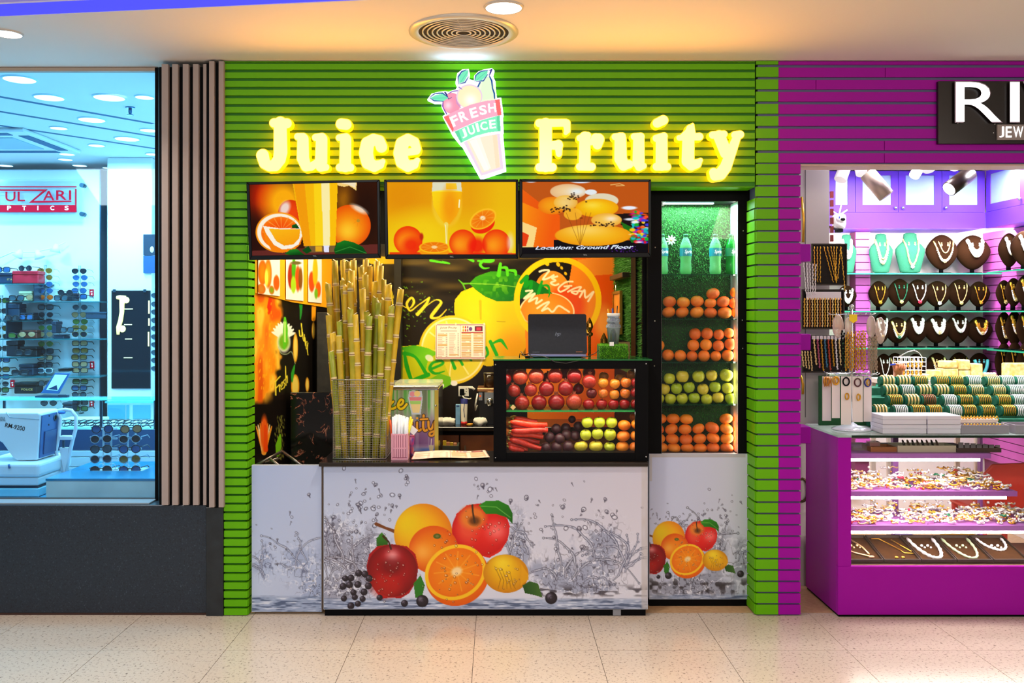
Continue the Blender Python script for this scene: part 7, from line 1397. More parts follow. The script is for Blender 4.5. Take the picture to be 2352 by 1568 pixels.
# ================================================================ jeweller's shop
LAV = M('cabinet_violet', '7442e0', .45, spec=.3); FROST = M('frosted_glass', 'b4d2ee', .3); PINK = M('slatwall_pink', 'c455b4', .45); CHRM = M('chrome', 'c8ccc8', .12, .95)
GOLD = M('gold', 'e0a838', .3, .85); GOLD2 = M('pale_gold', 'f0d28c', .35, .6); SILV = M('silver_stones', 'f0ece8', .25, .2); GRNST = M('green_stones', '1c6a4a', .3); VELV = M('brown_velvet', '281202', .9, n2='1a0b02', ns=40, spec=.1); TEAL = M('teal_velvet', '2c6e56', .85, n2='235f49', ns=30, spec=.15)
GSH = M('shelf_glass', '3aa080', .08, alpha=.2, tint='d4f0e4'); GED = M('shelf_glass_edge', '2c9a74', .2)
grey = struct(G().box(X(1822, 5.3), X(1905, 5.3), 5.3, 5.36, 0, 2.66).build('wall_return', M('grey_laminate', 'b9b0ac', .5)))
G().box(X(1849, 5.299), X(1851, 5.299), 5.2985, 5.2998, 1.0, 2.6).build('panel_joint', M('joint_grey', '6a6462', .6), grey)
for i in range(7): G().box(X(1905, 5.36)+.002, X(1912, 5.36), 5.34, 5.36, Z(455+i*20, 5.36), Z(440+i*20, 5.36)).build('slat', M('slat_maroon', '7c1c24', .5), grey)
YC1 = 6.5; zc1, zc2 = Z(524, YC1), Z(487, YC1)
uc = thing('wall_cabinet', 'violet wall cabinet with frosted glass doors along the jeweller back wall', 'cabinet', (X(2084, YC1), YC1, zc1)); xe = X(2263, YC1)
G().box(X(1900, YC1), xe, YC1+.02, YJ-.001, zc1+.001, 2.655).build('carcass', LAV, uc); G().box(X(1900, YC1), xe, YC1, YC1+.019, zc1, zc2-.002).build('valance', LAV, uc)
def door(parent, f, a, b, kn):
    d = G(); zt = 2.65; m = .052
    for u0, u1, z0, z1 in ((a, a+m, zc2, zt), (b-m, b, zc2, zt), (a+m, b-m, zc2, zc2+m), (a+m, b-m, zt-.03, zt)): d.add(*f(u0, u1, 0, .018, z0, z1))
    o = d.build('door', LAV, parent); G().add(*f(a+m, b-m, .006, .012, zc2+m, zt-.03)).build('frosted_pane', FROST, o)
    if kn is not None: G().ball(kn, .012, 10, 8).build('knob', CHRM, o)
BF = [(0, 2, 3, 1), (4, 5, 7, 6), (0, 1, 5, 4), (2, 6, 7, 3), (0, 4, 6, 2), (1, 3, 7, 5)]
fx_ = lambda u0, u1, y0, y1, z0, z1: ([(x, YC1+y, z) for z in (z0, z1) for y in (y0, y1) for x in (u0, u1)], BF)
for a, b, k in ((1903, 1964, None), (1965, 2063, 2057), (2064, 2163, 2074), (2164, 2262, 2173)): door(uc, fx_, X(a, YC1), X(b, YC1), P(k, 477, YC1-.012) if k else None)
rc = thing('side_wall_cabinet', 'violet wall cabinet with frosted doors along the jeweller right side wall', 'cabinet', (xe, 5.7, zc1))
G().box(xe+.021, XJ-.001, 4.95, YC1-.001, zc1+.001, 2.655).build('carcass', LAV, rc); G().box(xe+.001, xe+.02, 4.95, YC1-.001, zc1, zc2-.002).build('valance', LAV, rc)
fy_ = lambda u0, u1, y0, y1, z0, z1: ([(xe+y+.001, u, z) for z in (z0, z1) for y in (y0, y1) for u in (u0, u1)], BF)
for a, b in ((6.02, 6.49), (5.54, 6.01), (5.06, 5.53)): door(rc, fy_, a, b, Vector((xe-.012, a+.03, zc2+.04)))
for px0, px1, nm_ in ((1965, 1998, 'w'),):
    pil = struct(G().box(X(px0, 6.78)+.002, X(px1, 6.78)-.002, 6.79, YJ-.001, 0.3, zc1-.001).build('wall_pilaster', M('pilaster_dark', '7a2a5c', .6)))
    for i in range(30): z = zc1-.002-(i+1)*.058; G().box(X(px0, 6.78), X(px1, 6.78), 6.772, 6.789, z+.004, z+.056).build('slat', PINK, pil)
cs = struct(G().box(XJ-.006, XJ-.001, 6.2, YJ-.001, .3, zc1-.001).build('wall_slatboard', M('pilaster_dark', '7a2a5c', .6)))
for i in range(30): z = zc1-.002-(i+1)*.058; G().box(XJ-.02, XJ-.0065, 6.25, YJ-.002, z+.004, z+.056).build('slat', PINK, cs)
YSH = 6.63; SHZ = [Z(y, YSH) for y in (627, 714, 799, 884)]; SN = ['top', 'second', 'third', 'lowest']
for i, z in enumerate(SHZ):
    t = thing('glass_shelf', '%s glass shelf on the jeweller back wall' % SN[i], 'shelf', (3., YSH, z), 'back wall glass shelves'); G().box(X(1905, YSH), XJ-.025, YSH+.004, YJ-.001, z-.008, z).build('pane', GSH, t); G().box(X(1905, YSH), XJ-.025, YSH, YSH+.0035, z-.009, z).build('front_edge', GED, t)
    t = thing('glass_shelf', '%s glass shelf on the jeweller right side wall' % SN[i], 'shelf', (XJ-.12, 5.8, z), 'side wall glass shelves'); G().box(XJ-.23, XJ-.021, 5.0, 6.45, z-.008, z).build('pane', GSH, t); G().box(XJ-.2345, XJ-.231, 5.0, 6.45, z-.009, z).build('front_edge', GED, t)
# ---- display busts and necklaces
BUST = {}
def bust_mesh(kind):
    if kind in BUST: return BUST[kind]
    def fb(u, ph, th):
        z = u.z; k = 1-.30*max(0, -z)**1.2-.22*max(0, z-.2)
        return Vector((u.x*k*1.12, u.y*k, z))
    def fn_(u, ph, th):
        z = u.z; k = float(np.interp(z, (-1, -.3, .15, .42, .58, 1), (.62, .86, 1., .72, .46, .42)))*min(1, math.sin(ph)/.3); return Vector((math.cos(th)*k*1.1, math.sin(th)*k, z))
    me = G().ball((0, 0, 0), 1, 22, 16, fn=fb if kind == 'round' else fn_).mesh('torso', VELV); BUST[kind] = me; return me
def necklace(bt, c, rw, rd, rh, style, mt, mp_, ear, label, group):
    """chain lying on the bust's front; style = list of (half width, top, drop) loops in bust units"""
    def surf(x, z):
        z = max(-.98, min(.98, z)); k = (1-.30*max(0, -z)**1.2-.22*max(0, z-.2))*1.12 if bt == 'round' else float(np.interp(z, (-1, -.3, .15, .42, .58, 1), (.62, .86, 1., .72, .46, .42)))*1.1; r = math.sqrt(1-z*z) if bt == 'round' else 1.
        u = max(-1, min(1, x/(k*r+1e-3))); return Vector((c.x+x*rw, c.y-rd*k/1.11*r*math.sqrt(max(.05, 1-u*u))-.004, c.z+z*rh))
    t = thing('necklace', label, 'necklace', c, group)
    for hw, zt, zb, r, beads in style:
        n = 22; pts = []
        for i in range(n+1):
            s_ = -1+2*i/n; x = hw*math.copysign(abs(s_)**.75, s_); z = zb+(zt-zb)*abs(s_)**1.7; pts.append(surf(x, z))
        G().tube(pts, [r*(.7+.5*(i % 2)) if beads else r for i in range(n+1)], 6).build('chain', mt, t)
        if beads == 2:
            g = G()
            for p in pts[3:-3]: g.ball(p+Vector((0, -.001, -r*1.9)), r*1.0, 6, 4)
            o = g.build('drop_fringe', SILV, t); o['kind'] = 'stuff'
    zb = min(s_[2] for s_ in style); p = surf(0, zb); g = G(); R = .013
    for i in range(7): a = i*PI*2/7; g.ball(p+Vector((R*.8*math.cos(a), -.004, -R*.6+R*.8*math.sin(a))), R*.42, 7, 5)
    g.ball(p+Vector((0, -.006, -R*.6)), R*.6, 8, 6); g.build('pendant', mp_, t)
    if ear:
        for sx in (-1, 1):
            p = surf(sx*.22, .50); G().ball(p, .006, 7, 5).ball(p+Vector((0, -.002, -.015)), (.008, .006, .010), 8, 6).build('earring', mt, t)
def display(px, py0, py1, wpx, Y, zb, kind, mt, style, cmt, pmt, ear, where, group, what, rz=0.):
    top_ = Z(py0, Y); h = top_-zb; st_ = .028 if kind == 'round' else .001; w = S(wpx, Y)
    c = Vector((X(px, Y), Y, zb+st_+(h-st_)/2)); rh = (h-st_)/2*1.0; rw = w/2; rd = w*.24
    vn = {'VELV': 'brown', 'TEAL': 'teal velvet'}[mt]; m = VELV if mt == 'VELV' else TEAL
    t = thing('display_bust', '%s bust with %s, %s' % (vn, what, where), 'display bust', (c.x, Y, zb), group)
    o = link('torso', bust_mesh(kind), None, c); o.scale = (rw, rd, rh); o.parent = t; o.matrix_parent_inverse = t.matrix_basis.inverted(); o.material_slots[0].link = 'OBJECT'; o.material_slots[0].material = m
    if kind == 'round':
        G().box(c.x-.05, c.x+.05, Y-.045, Y+.045, zb+.0005, zb+.008).build('base', BLACK, t); G().tube([(c.x, Y+.01, zb+.008), (c.x, Y+.01, zb+.06)], .016, 8).build('stem', BLACK, t)
    necklace(kind, c, rw, rd, rh, style, cmt, pmt, ear, '%s on the bust %s' % (what, where), group.replace('busts', 'necklaces'))
U1 = [(.58, .66, -.55, .0045, 1)]; U2 = [(.68, .62, -.45, .006, 2), (.40, .60, -.05, .0045, 1)]; CH = [(.54, .70, -.14, .008, 2), (.50, .73, -.02, .009, 1), (.45, .76, .09, .008, 1)]; V1 = [(.54, .70, -.62, .004, 1)]; WD = [(.58, .68, -.42, .007, 2), (.52, .70, -.28, .006, 1)]
Yd1 = 6.755
D = lambda *a: display(*a)
D(1944, 538, 0, 44, Yd1, SHZ[0]+.0005, 'neck', 'TEAL', CH, SILV, SILV, 0, 'leftmost on the top shelf', 'busts on the top shelf', 'a white fan collar')
D(2023, 536, 0, 52, Yd1, SHZ[0]+.0005, 'neck', 'TEAL', WD, GOLD2, GOLD2, 1, 'second from left on the top shelf', 'busts on the top shelf', 'a wide gold pearl collar')
D(2090, 534, 0, 64, Yd1, SHZ[0]+.0005, 'neck', 'TEAL', V1+[(.5, .6, -.55, .006, 1)], GOLD2, SILV, 1, 'middle of the top shelf', 'busts on the top shelf', 'a long pale gold necklace')
D(2163, 539, 0, 66, Yd1, SHZ[0]+.0005, 'round', 'VELV', U2, GOLD2, GOLD2, 1, 'second from right on the top shelf', 'busts on the top shelf', 'a double gold necklace')
D(2234, 540, 0, 72, Yd1, SHZ[0]+.0005, 'round', 'VELV', CH, SILV, GOLD2, 1, 'rightmost on the top shelf', 'busts on the top shelf', 'a broad white collar')
R2 = [(1944, 655, 42, WD, SILV, SILV, 'a white spiked necklace'), (2018, 645, 42, U1, GOLD, GOLD, 'a plain yellow gold necklace'), (2066, 640, 50, U1, GRNST, GOLD2, 'a green stone necklace'), (2108, 641, 52, U1, SILV, M('ruby', 'c02040', .3), 'a white strand, red pendant'), (2153, 645, 56, V1, GOLD2, SILV, 'a gold necklace, white pendant'), (2203, 641, 52, V1, GOLD2, GOLD2, 'a pale gold necklace'), (2248, 646, 46, U1, GOLD, GOLD, 'a yellow beaded necklace')]
for i, (px, py, w, stl, m1, m2, wh) in enumerate(R2): D(px, py, 0, w, Yd1, SHZ[1]+.0005, 'round', 'VELV', stl, m1, m2, 1, rank(i, 7)+' on the second shelf', 'busts on the second shelf', wh)
R3 = [(2024, 720, 40, WD, SILV, GOLD2, 'a tangle of white strands'), (2060, 728, 54, WD, GOLD2, GRNST, 'a pearl and green collar'), (2104, 722, 52, CH, SILV, SILV, 'a long drop pearl collar'), (2151, 724, 58, CH, SILV, GOLD2, 'a two tier white collar'), (2200, 720, 52, [(.56, .7, -.08, .008, 2)], SILV, SILV, 'a narrow white collar'), (2249, 727, 54, CH, GOLD, GOLD2, 'a thick golden collar')]
for i, (px, py, w, stl, m1, m2, wh) in enumerate(R3): D(px, py, 0, w, Yd1, SHZ[2]+.0005, 'round', 'VELV', stl, m1, m2, 1, rank(i, 6)+' on the third shelf', 'busts on the third shelf', wh)
R4 = [(2030, 812, 40, V1, SILV, SILV, 'a thin white chain'), (2056, 810, 44, U1, GOLD2, GOLD2, 'a gold flower chain'), (2103, 812, 44, U1, GOLD, GOLD2, 'a half hidden gold chain'), (2152, 810, 52, WD, GOLD2, SILV, 'a round pearl and gold collar'), (2203, 809, 48, [], GOLD, GOLD, ''), (2249, 810, 48, [(.62, .5, -.62, .013, 0)], M('turquoise', '5cc8d0', .4), SILV, 'a turquoise strand')]
for i, (px, py, w, stl, m1, m2, wh) in enumerate(R4): D(px, py, 0, w, Yd1, SHZ[3]+.0005, 'round', 'VELV', stl or U1, m1, m2, 1, rank(i, 6)+' on the lowest shelf', 'busts on the lowest shelf', wh or 'a golden globe earring set')
for si, items in enumerate((((2318, 535, 46, CH, 'a large white bridal set'), (2352, 530, 56, CH, 'a white fan necklace')), ((2306, 643, 34, U1, 'a slim gold set'), (2328, 638, 36, WD, 'a gold fringe necklace'), (2354, 632, 40, CH, 'a broad white collar')), ((2306, 716, 36, WD, 'a gold wing necklace'), (2330, 714, 38, CH, 'a gold drop collar'), (2356, 712, 40, WD, 'a gold bib')), ((2306, 786, 38, V1, 'a small gold drop'), (2331, 784, 40, U1, 'a gold and pearl string'), (2358, 784, 42, U1, 'a double gold band')))):
    for i, (px, py, w, stl, wh) in enumerate(items):
        Yq = (XJ-.125)*F/(px-VX); D(px, py, 0, w, Yq, SHZ[si]+.0005, 'round', 'VELV', stl, GOLD if si else SILV, GOLD2, 1, '%s on the %s side wall shelf' % (('innermost', 'middle one', 'outermost')[i], SN[si]), 'busts on the side wall', wh)
# ---- spot heads and security camera
def spot(px0, py0, px1, py1, Y, r, mt, lb, lit=False):
    p, q = P(px0, py0, Y), P(px1, py1, Y-.04); d = (q-p).normalized(); t = thing('spot_lamp', lb, 'spot lamp', p, "spot heads under the jeweller's ceiling")
    G().tube([p, q], r, 20).build('housing', mt, t); G().tube([q-d*.001, q+d*.002], r*.88, 18).build('lamp_face', M('spot_face', 'ffffff', emit=(1, .98, 1), es=4) if lit else mt, t)
    G().tube([p+d*.03, (p.x, p.y, p.z+.06), (p.x, p.y, 2.655)], .010, 8).build('bracket', mt, t); G().lathe([(.035, 2.64), (.035, 2.6595)], (p.x, p.y, 0), 16).build('ceiling_cap', mt, t)
BRZ = M('spot_bronze', '2c1a12', .35, .3); SLV = M('spot_silver', 'b09c8e', .35, .4); WHT = M('spot_white', 'f4f2f6', .4)
spot(1992, 398, 2036, 450, 5.3, .047, SLV, 'silver grey spot lamp hanging at the left of the jeweller opening'); spot(2228, 398, 2180, 434, 5.3, .045, BRZ, 'dark bronze spot lamp with its lit face showing', True)
spot(1944, 376, 1930, 412, 5.9, .04, WHT, 'white spot lamp leftmost under the jeweller ceiling'); spot(1976, 372, 1982, 398, 5.9, .045, WHT, 'white spot lamp behind the silver one'); spot(2120, 372, 2100, 404, 6.1, .035, WHT, 'white spot lamp in the middle of the jeweller ceiling'); spot(2128, 368, 2134, 390, 5.9, .04, WHT, 'short white spot lamp beside the middle one'); spot(2200, 366, 2190, 382, 5.9, .04, WHT, 'white spot lamp half hidden above the dark bronze one')
Yv = 5.6; sc2 = thing('security_camera', 'white security camera with two aerials on the grey return wall', 'security camera', P(1927, 525, Yv)); p = P(1927, 506, Yv)
G().lathe([(.022, -.055), (.036, -.05), (.042, -.02), (.042, .02), (.036, .035)], p, 20).build('body', WHT, sc2); G().ball(p+Vector((.002, -.018, .005)), .034, 16, 10).build('ball_head', WHT, sc2); G().ball(p+Vector((.006, -.047, .002)), (.017, .008, .010), 12, 8).build('lens', BLACK, sc2); G().ball(p+Vector((-.014, -.044, .012)), (.004, .004, .011), 10, 6).build('sensor', M('sensor_blue', '2030c0', .3), sc2)
for q_ in (P(1946, 482, Yv), P(1933, 466, Yv), P(1911, 484, Yv)): G().tube([p+Vector((0, 0, .03)), q_], [.006, .004], 6).build('aerial', WHT, sc2)
G().box(p.x-.02, p.x+.015, Yv-.03, Yv+.02, p.z-.075, p.z-.056).build('mount', BLACK, sc2); G().tube([(p.x, Yv+.01, p.z-.06), (X(1905, 5.36)-.01, 5.362, p.z-.06)], .008, 6).build('arm', BLACK, sc2)
# ---- hanging boards on the grey panel
def board(a, b, c, d, Y, lb):
    t = thing('display_board', lb, 'display board', P((a+c)/2, d, Y)); G().pbox(a, b, c, d, Y+.012, Y+.03).build('panel', M('board_velvet', '15100c', .85), t)
    for q in ((a, b, c, b+3), (a, d-3, c, d), (a, b+3, a+3, d-3), (c-3, b+3, c, d-3)): G().pbox(*q, Y+.001, Y+.0119).build('edge', M('board_edge', '2a1c14', .5), t)
    return t
board(1864, 559, 1946, 655, 5.10, 'upper black display board with gold chains in the jeweller entrance'); board(1842, 664, 1940, 756, 5.14, 'middle black display board with bead strands in the jeweller entrance'); board(1842, 770, 1950, 856, 5.18, 'lower black display board with colourful bracelets in the jeweller entrance')
def strand(a, b, c, d, Y, r, mt, lb, grp, bead=False):
    n = max(4, int(abs(d-b)/3)); p, q = P(a, b, Y), P(c, d, Y); pts = [p.lerp(q, i/n)+Vector((.002*math.sin(i*1.7), 0, 0)) for i in range(n+1)]
    tag(G().tube(pts, [r*(.65+.7*(i % 2)) if bead else r for i in range(n+1)], 6).build('chain', mt), lb, 'chain', grp)
for i, (a, c, d) in enumerate(((1870, 1872, 650), (1877, 1878, 648), (1884, 1884, 648), (1892, 1914, 648), (1900, 1921, 650), (1908, 1923, 645), (1915, 1921, 645), (1922, 1919, 640), (1931, 1924, 640), (1931, 1941, 668))): strand(a, 566, c, d, 5.09, .0028, GOLD, 'thin gold chain on the upper black board, '+rank(i, 10), 'gold chains on the upper board', True)
for i in range(5): strand(1846+i*7, 602+i, 1852+i*5, 676, 5.08, .003, SILV, 'silver chain left of the upper black board, '+rank(i, 5), 'silver chains at the entrance', True)
tag(G().pbox(1852, 670, 1932, 688, 5.128, 5.131).build('card_strip', M('card_white', 'e4dde4', .6)), 'white card strip holding the bead strands on the middle board', 'card')
for i in range(15): strand(1848+i*5.9, 684, 1848+i*5.9, 751, 5.125, .0042, (GOLD, GOLD2, M('copper_beads', 'b8742c', .35, .6), GOLD2)[i % 4], 'bead strand on the middle black board, '+rank(i, 15), 'bead strands on the middle board', True)
for i in range(9): strand(1869+i*8.3, 778, 1875+i*8.1, 838+(i*7) % 16, 5.165, .005, (GOLD2, M('pink_beads', 'b05070', .4), GOLD, M('blue_beads', '3a7a9a', .4), M('red_beads', 'b83a1c', .4), GOLD, SILV, GOLD2, M('green_beads', '3a7a4a', .4))[i], 'colourful bracelet on the lower black board, '+rank(i, 9), 'bracelets on the lower board', True); tag(G().pbox(1865+i*8.3, 771, 1875+i*8.3, 779, 5.155, 5.158).build('card_tag', M('card_white', 'e4dde4', .6)), 'white card over a bracelet of the lower board, '+rank(i, 9), 'card', 'bracelet cards')
for i in range(4): strand(1842+i*6.5, 806, 1846+i*6.5, 842+i*3, 5.165, .004, GOLD2, 'gold bracelet at the left end of the lower board, '+rank(i, 4), 'bracelets on the lower board', True)
for i, (b, d) in enumerate(((560, 600), (767, 804), (980, 1018))): tag(G().pbox(1832, b, 1862, d, 4.9405, 5.06).build('purple_block', PURP, bev=.002), 'purple block jutting out behind the pillar, %s of three' % ('top', 'middle', 'lowest')[i], 'block', 'purple blocks at the entrance')
for i, (a, b, c, d) in enumerate(((1841, 452, 1846, 556), (1839, 862, 1845, 905))): tag(G().tube([P(a, b, 5.292), P(c, (b+d)/2, 5.292), P(c-1, d, 5.292)], .007, 6).build('gold_garland', GOLD, None), 'thin golden garland hanging behind the pillar, '+('upper' if i == 0 else 'lower'), 'garland')
tag(G().torus(P(1843, 1125, 5.291), S(26, 5.29), .008, 28, 8, mx=Matrix.Rotation(PI/2, 3, 'X'), sx=.5).build('metal_hoop', M('dark_brass', '5a4a30', .3, .8)), 'dark metal hoop on the grey panel beside the purple counter', 'hoop')
# ---- the purple glass counter
YG = 4.75; xL = X(1925, YG); xg = X(1955, YG); zT = Z(999, YG); zB = Z(1300, YG)
jc = thing('jewellery_counter', 'purple glass fronted jewellery counter', 'counter', (3., YG, 0))
G().box(xL, 3.74, YG, YG+.02, .012, zB).build('front_panel', PURP, jc, bev=.003); G().box(xL, xg, YG, YG+.022, zB+.0005, zT-.012).build('corner_post', PURP, jc); G().box(xL, xL+.02, YG+.0225, 5.25, .012, zT-.012).build('side_panel', PURP, jc, bev=.002); G().box(xL+.006, 3.74, YG+.01, 5.24, 0, .0118).build('plinth', BLACK, jc)
G().box(xL+.0205, 3.74, YG+.0205, 5.24, zB-.02, zB-.002).build('deck', M('deck_brown', '5a3a20', .6), jc); G().box(xg+.001, 3.74, YG+.004, YG+.009, zB+.001, zT-.0125).build('front_glass', M('fridge_glass', 'ffffff', .03, alpha=.005), jc); G().box(xL-.002, 3.74, YG-.006, 5.25, zT-.0118, zT-.001).build('glass_top', M('counter_top_glass', 'dce8e0', .05, alpha=.15, tint='e6f4ec'), jc); G().box(xg, 3.74, YG-.0085, YG-.0062, zT-.013, zT).build('top_edge', M('dark_green_edge', '0f2a1c', .2), jc)
SHX = [(1041, X(2276, 4.8)), (1128, X(2337, 4.8)), (1207, 3.72)]; TUBE = M('strip_light', 'ffffff', emit=(1, .94, .85), es=34)
for i, (y, x1) in enumerate(SHX):
    z = Z(y, 4.8); G().box(xL+.021, x1, 4.80, 5.20, z-.027, z).build('shelf', M('shelf_violet', '9a5aa8', .4), jc); G().box(xg, x1-.05, 4.815, 4.845, z-.045, z-.0275).build('strip_light', TUBE, jc)
G().box(X(2048, 5.24), X(2060, 5.24), 5.22, 5.25, zB, zT-.013).box(X(2247, 5.24), X(2253, 5.24), 5.22, 5.25, zB, zT-.013).build('rear_post', M('shelf_violet', '9a5aa8', .4), jc)
q = random.Random(9)
def heap(x0, x1, z, n, seed, lb, Y0=4.83, Y1=5.12, hmax=.05):
    q = random.Random(seed); g = G(); mm = [GOLD, GOLD2, SILV, M('ruby', 'c02040', .3), GRNST]
    for _ in range(n):
        x = q.uniform(x0, x1); y = Y0+(Y1-Y0)*q.random(); h = hmax*q.random()**1.5*(.3+.7*(y-Y0)/(Y1-Y0))*1.6; mi = q.choices(range(5), (4, 5, 10, .5, .4))[0]
        if q.random() < .5: a0 = q.random()*6; r = q.uniform(.015, .03); g.tube([(x+r*math.cos(a0+t*.6), y+r*.6*math.sin(a0+t*.6), z+.006+h+.004*math.sin(t*2)) for t in range(8)], q.uniform(.003, .0055), 5, mi)
        else: g.ball((x, y, z+.007+h), q.uniform(.005, .009), 6, 5, mi)
    tag(g.build('jewellery_heap', mm), lb, 'jewellery', kind='stuff')
heap(xg+.01, SHX[1][1]-.03, Z(1128, 4.8), 520, 1, 'glittering heap of gold and white jewellery on the middle counter shelf'); heap(xg+.01, 3.1, Z(1207, 4.8), 620, 2, 'glittering heap of gold and white jewellery on the lower counter shelf')
z1 = Z(1041, 4.8)+.0005
def jbox(a, b, c, d, Y, z, col, lb, nm_='tray', cat='tray', dp=.12, mid=None):
    t = thing(nm_, lb, cat, (X((a+c)/2, Y), Y, z)); m = M('tray_'+col, col, .5); x0, x1, zt = X(a, Y), X(c, Y), z+S(d-b, Y); w = .006
    G().box(x0, x1, Y, Y+dp, z, z+w).build('base', m, t)
    for u in ((x0, x1, Y, Y+w), (x0, x1, Y+dp-w, Y+dp), (x0, x0+w, Y+w, Y+dp-w), (x1-w, x1, Y+w, Y+dp-w)): G().box(*u, z+w+.0002, zt).build('side', m, t)
    return t
jbox(2000, 1030, 2060, 1041, 4.85, z1, 'a8642c', 'small wooden tray on the top counter shelf'); jbox(2062, 1026, 2196, 1041, 4.84, z1, 'c8bca0', 'long beige tray of bangles on the top counter shelf'); jbox(2198, 1031, 2300, 1041, 4.83, z1, '3a2014', 'dark brown tray of grey cards on the top counter shelf')
t = thing('red_tub', 'small clear tub with red contents on the wooden tray', 'tub', (X(2005, 4.9), 4.9, z1+.008)); G().box(X(1994, 4.9), X(2018, 4.9), 4.88, 4.93, z1+.0265, z1+.05).build('tub', M('tub_clear', 'f0d8d0', .1, alpha=.3), t); G().box(X(1996, 4.9), X(2016, 4.9), 4.882, 4.928, z1+.027, z1+.042).build('contents', M('red_stuff', 'd02818', .5), t)
for i in range(7): a = 2196+6+i*14; tag(G().pbox(a, 1016+i, a+11, 1034, 4.86+.004*i, 4.864+.004*i).build('grey_card', M('card_grey', '8a8284', .6)), 'grey jewellery card in the dark brown tray, '+rank(i, 7), 'card', 'grey cards in the brown tray')
for i in range(8): tag(G().torus((X(2076+i*11, 4.9), 4.9, z1+.034), .024, .003, 18, 5, mx=Matrix.Rotation(1.2, 3, 'Y') @ Matrix.Rotation(.5, 3, 'X')).build('bangle', M('bangle_brown', '6a4428', .4) if i % 2 else BLACK), 'thin %s bangle leaning in the beige tray, %s' % ('brown' if i % 2 else 'black', rank(i, 8)), 'bangle', 'bangles in the beige tray')
tag(G().pbox(1958, 1020, 1996, 1040, 4.9, 4.98).build('glass_dish', M('dish_glass', 'd8c8bc', .2, alpha=.3), bev=.006), 'clear dish at the left end of the top counter shelf', 'dish')
# trays of necklaces on the deck
tt = [(1951, 2030, 'pink', 'a rose pendant necklace'), (2032, 2116, 'gold', 'a slim yellow chain'), (2118, 2198, 'white', 'a thick white necklace'), (2200, 2282, 'green', 'a green and white bead necklace'), (2284, 2364, 'white2', 'a short white necklace')]
for i, (a, c, kd, wh) in enumerate(tt):
    Y0, Y1 = 4.80, 5.06; p0, p1 = P(a, 1292, Y0), P(c, 1292, Y0); zf = zB+.006; zr = .345; U = lambda u, v, h=0.: Vector((p0.x+(p1.x-p0.x)*u, Y0+(Y1-Y0)*v, zf+(zr-zf)*v+h))
    t = thing('necklace_tray', 'velvet tray with %s, %s in the counter base' % (wh, rank(i, 5)), 'tray', U(.5, 0), 'velvet trays in the counter base')
    def slab(u0, u1, v0, v1, h0, h1, nm_, mt):
        vs = [U(u, v, h) for h in (h0, h1) for v in (v0, v1) for u in (u0, u1)]; G().add(vs, BF).build(nm_, mt, t)
    slab(0, 1, 0, 1, 0, .004, 'bed', M('tray_velvet', '40260f', .9, n2='341e0c', ns=50, spec=.1))
    for q_ in ((0, 1, 0, .03), (0, 1, .97, 1), (0, .03, .031, .969), (.97, 1, .031, .969)): slab(*q_, .0042, .016, 'rim', M('tray_rim', '2c1c10', .5))
    nk = thing('necklace', wh+' lying in the brown tray, '+rank(i, 5), 'necklace', U(.5, .5, .008), 'necklaces in the counter trays')
    mt = {'pink': GOLD2, 'gold': GOLD, 'white': SILV, 'green': M('pearl_green', 'b8c89a', .3), 'white2': SILV}[kd]; n = 26
    if kd == 'gold': paths = [[(.12, .88), (.34, .88), (.55, .6), (.68, .42), (.72, .30), (.96, .28)], [(.66, .84), (.75, .7), (.95, .36)]]; r = .0035
    elif kd == 'pink': paths = [[(.1, .45), (.35, .3), (.6, .2), (.75, .14)], [(.5, .85), (.68, .55), (.72, .25)]]; r = .005
    else: paths = [[(.14+.74*(.5-.5*math.cos(PI*k/n))+.0, .90-.80*math.sin(PI*k/n)*(1 if kd != 'white2' else .6)) for k in range(n+1)]]; r = .009 if kd == 'white' else .007
    for pt in paths: G().tube([U(x, y, .010) for x, y in pt], [r*(.75+.5*(k % 2)) for k in range(len(pt))] if len(pt) > 10 else r, 6).build('chain', mt, nk)
    for sx in (.38, .56): G().ball(U(sx, .6 if kd != 'gold' else .12, .010), .008, 8, 6).ball(U(sx+.04, .52 if kd != 'gold' else .12, .010), .006, 8, 6).build('earring', mt, nk)
    if kd == 'pink': G().ball(U(.72, .13, .012), (.016, .008, .008), 12, 8).build('pendant', M('rose_stone', 'd89a7a', .3), nk)
for a, c, d, col, lb in ((1953, 2000, 1245, 'd8a818', 'yellow carton behind the counter trays at left'), (2166, 2245, 1243, 'e0a820', 'yellow round tin behind the counter trays'), (2062, 2100, 1242, '9a84c0', 'lilac folded packet behind the counter trays')): tag(G().pbox(a, d-14, c, d+22, 5.16, 5.2).build('carton', M('box_'+col, col, .5), bev=.004), lb, 'box')
# ---- things on the counter top
zt3 = zT-.0008
for i, (a, b, c, d) in enumerate(((2050, 960, 2128, 978), (2050, 979.5, 2128, 998), (2131, 962, 2207, 979.5), (2131, 981, 2207, 998))):
    Y = 4.80; z = zt3+(.0505 if i % 2 == 0 else .001); t = thing('white_box', 'white %s cardboard box, %s of its stack on the jewellery counter' % (('left', 'left', 'right', 'right')[i], ('upper', 'lower')[i % 2]), 'box', (X((a+c)/2, Y), Y, z), 'white boxes on the counter')
    x0 = X(a-(22 if i < 2 else 0), Y); G().box(x0, X(c, Y), Y, Y+.16, z, z+.026).build('base', M('white_card', 'd8d4de', .55), t, bev=.002); G().box(x0-.001, X(c, Y)+.001, Y-.001, Y+.161, z+.0265, z+.048).build('lid', M('white_card', 'd8d4de', .55), t, bev=.002)
t = jbox(2208, 978, 2318, 998, 4.80, zt3+.001, '8f8890', 'grey ring tray full of gold rings on the jewellery counter', dp=.14); jbox(2333, 978, 2420, 998, 4.80, zt3+.001, '8f8890', 'grey tray at the photo edge of the jewellery counter', dp=.14)
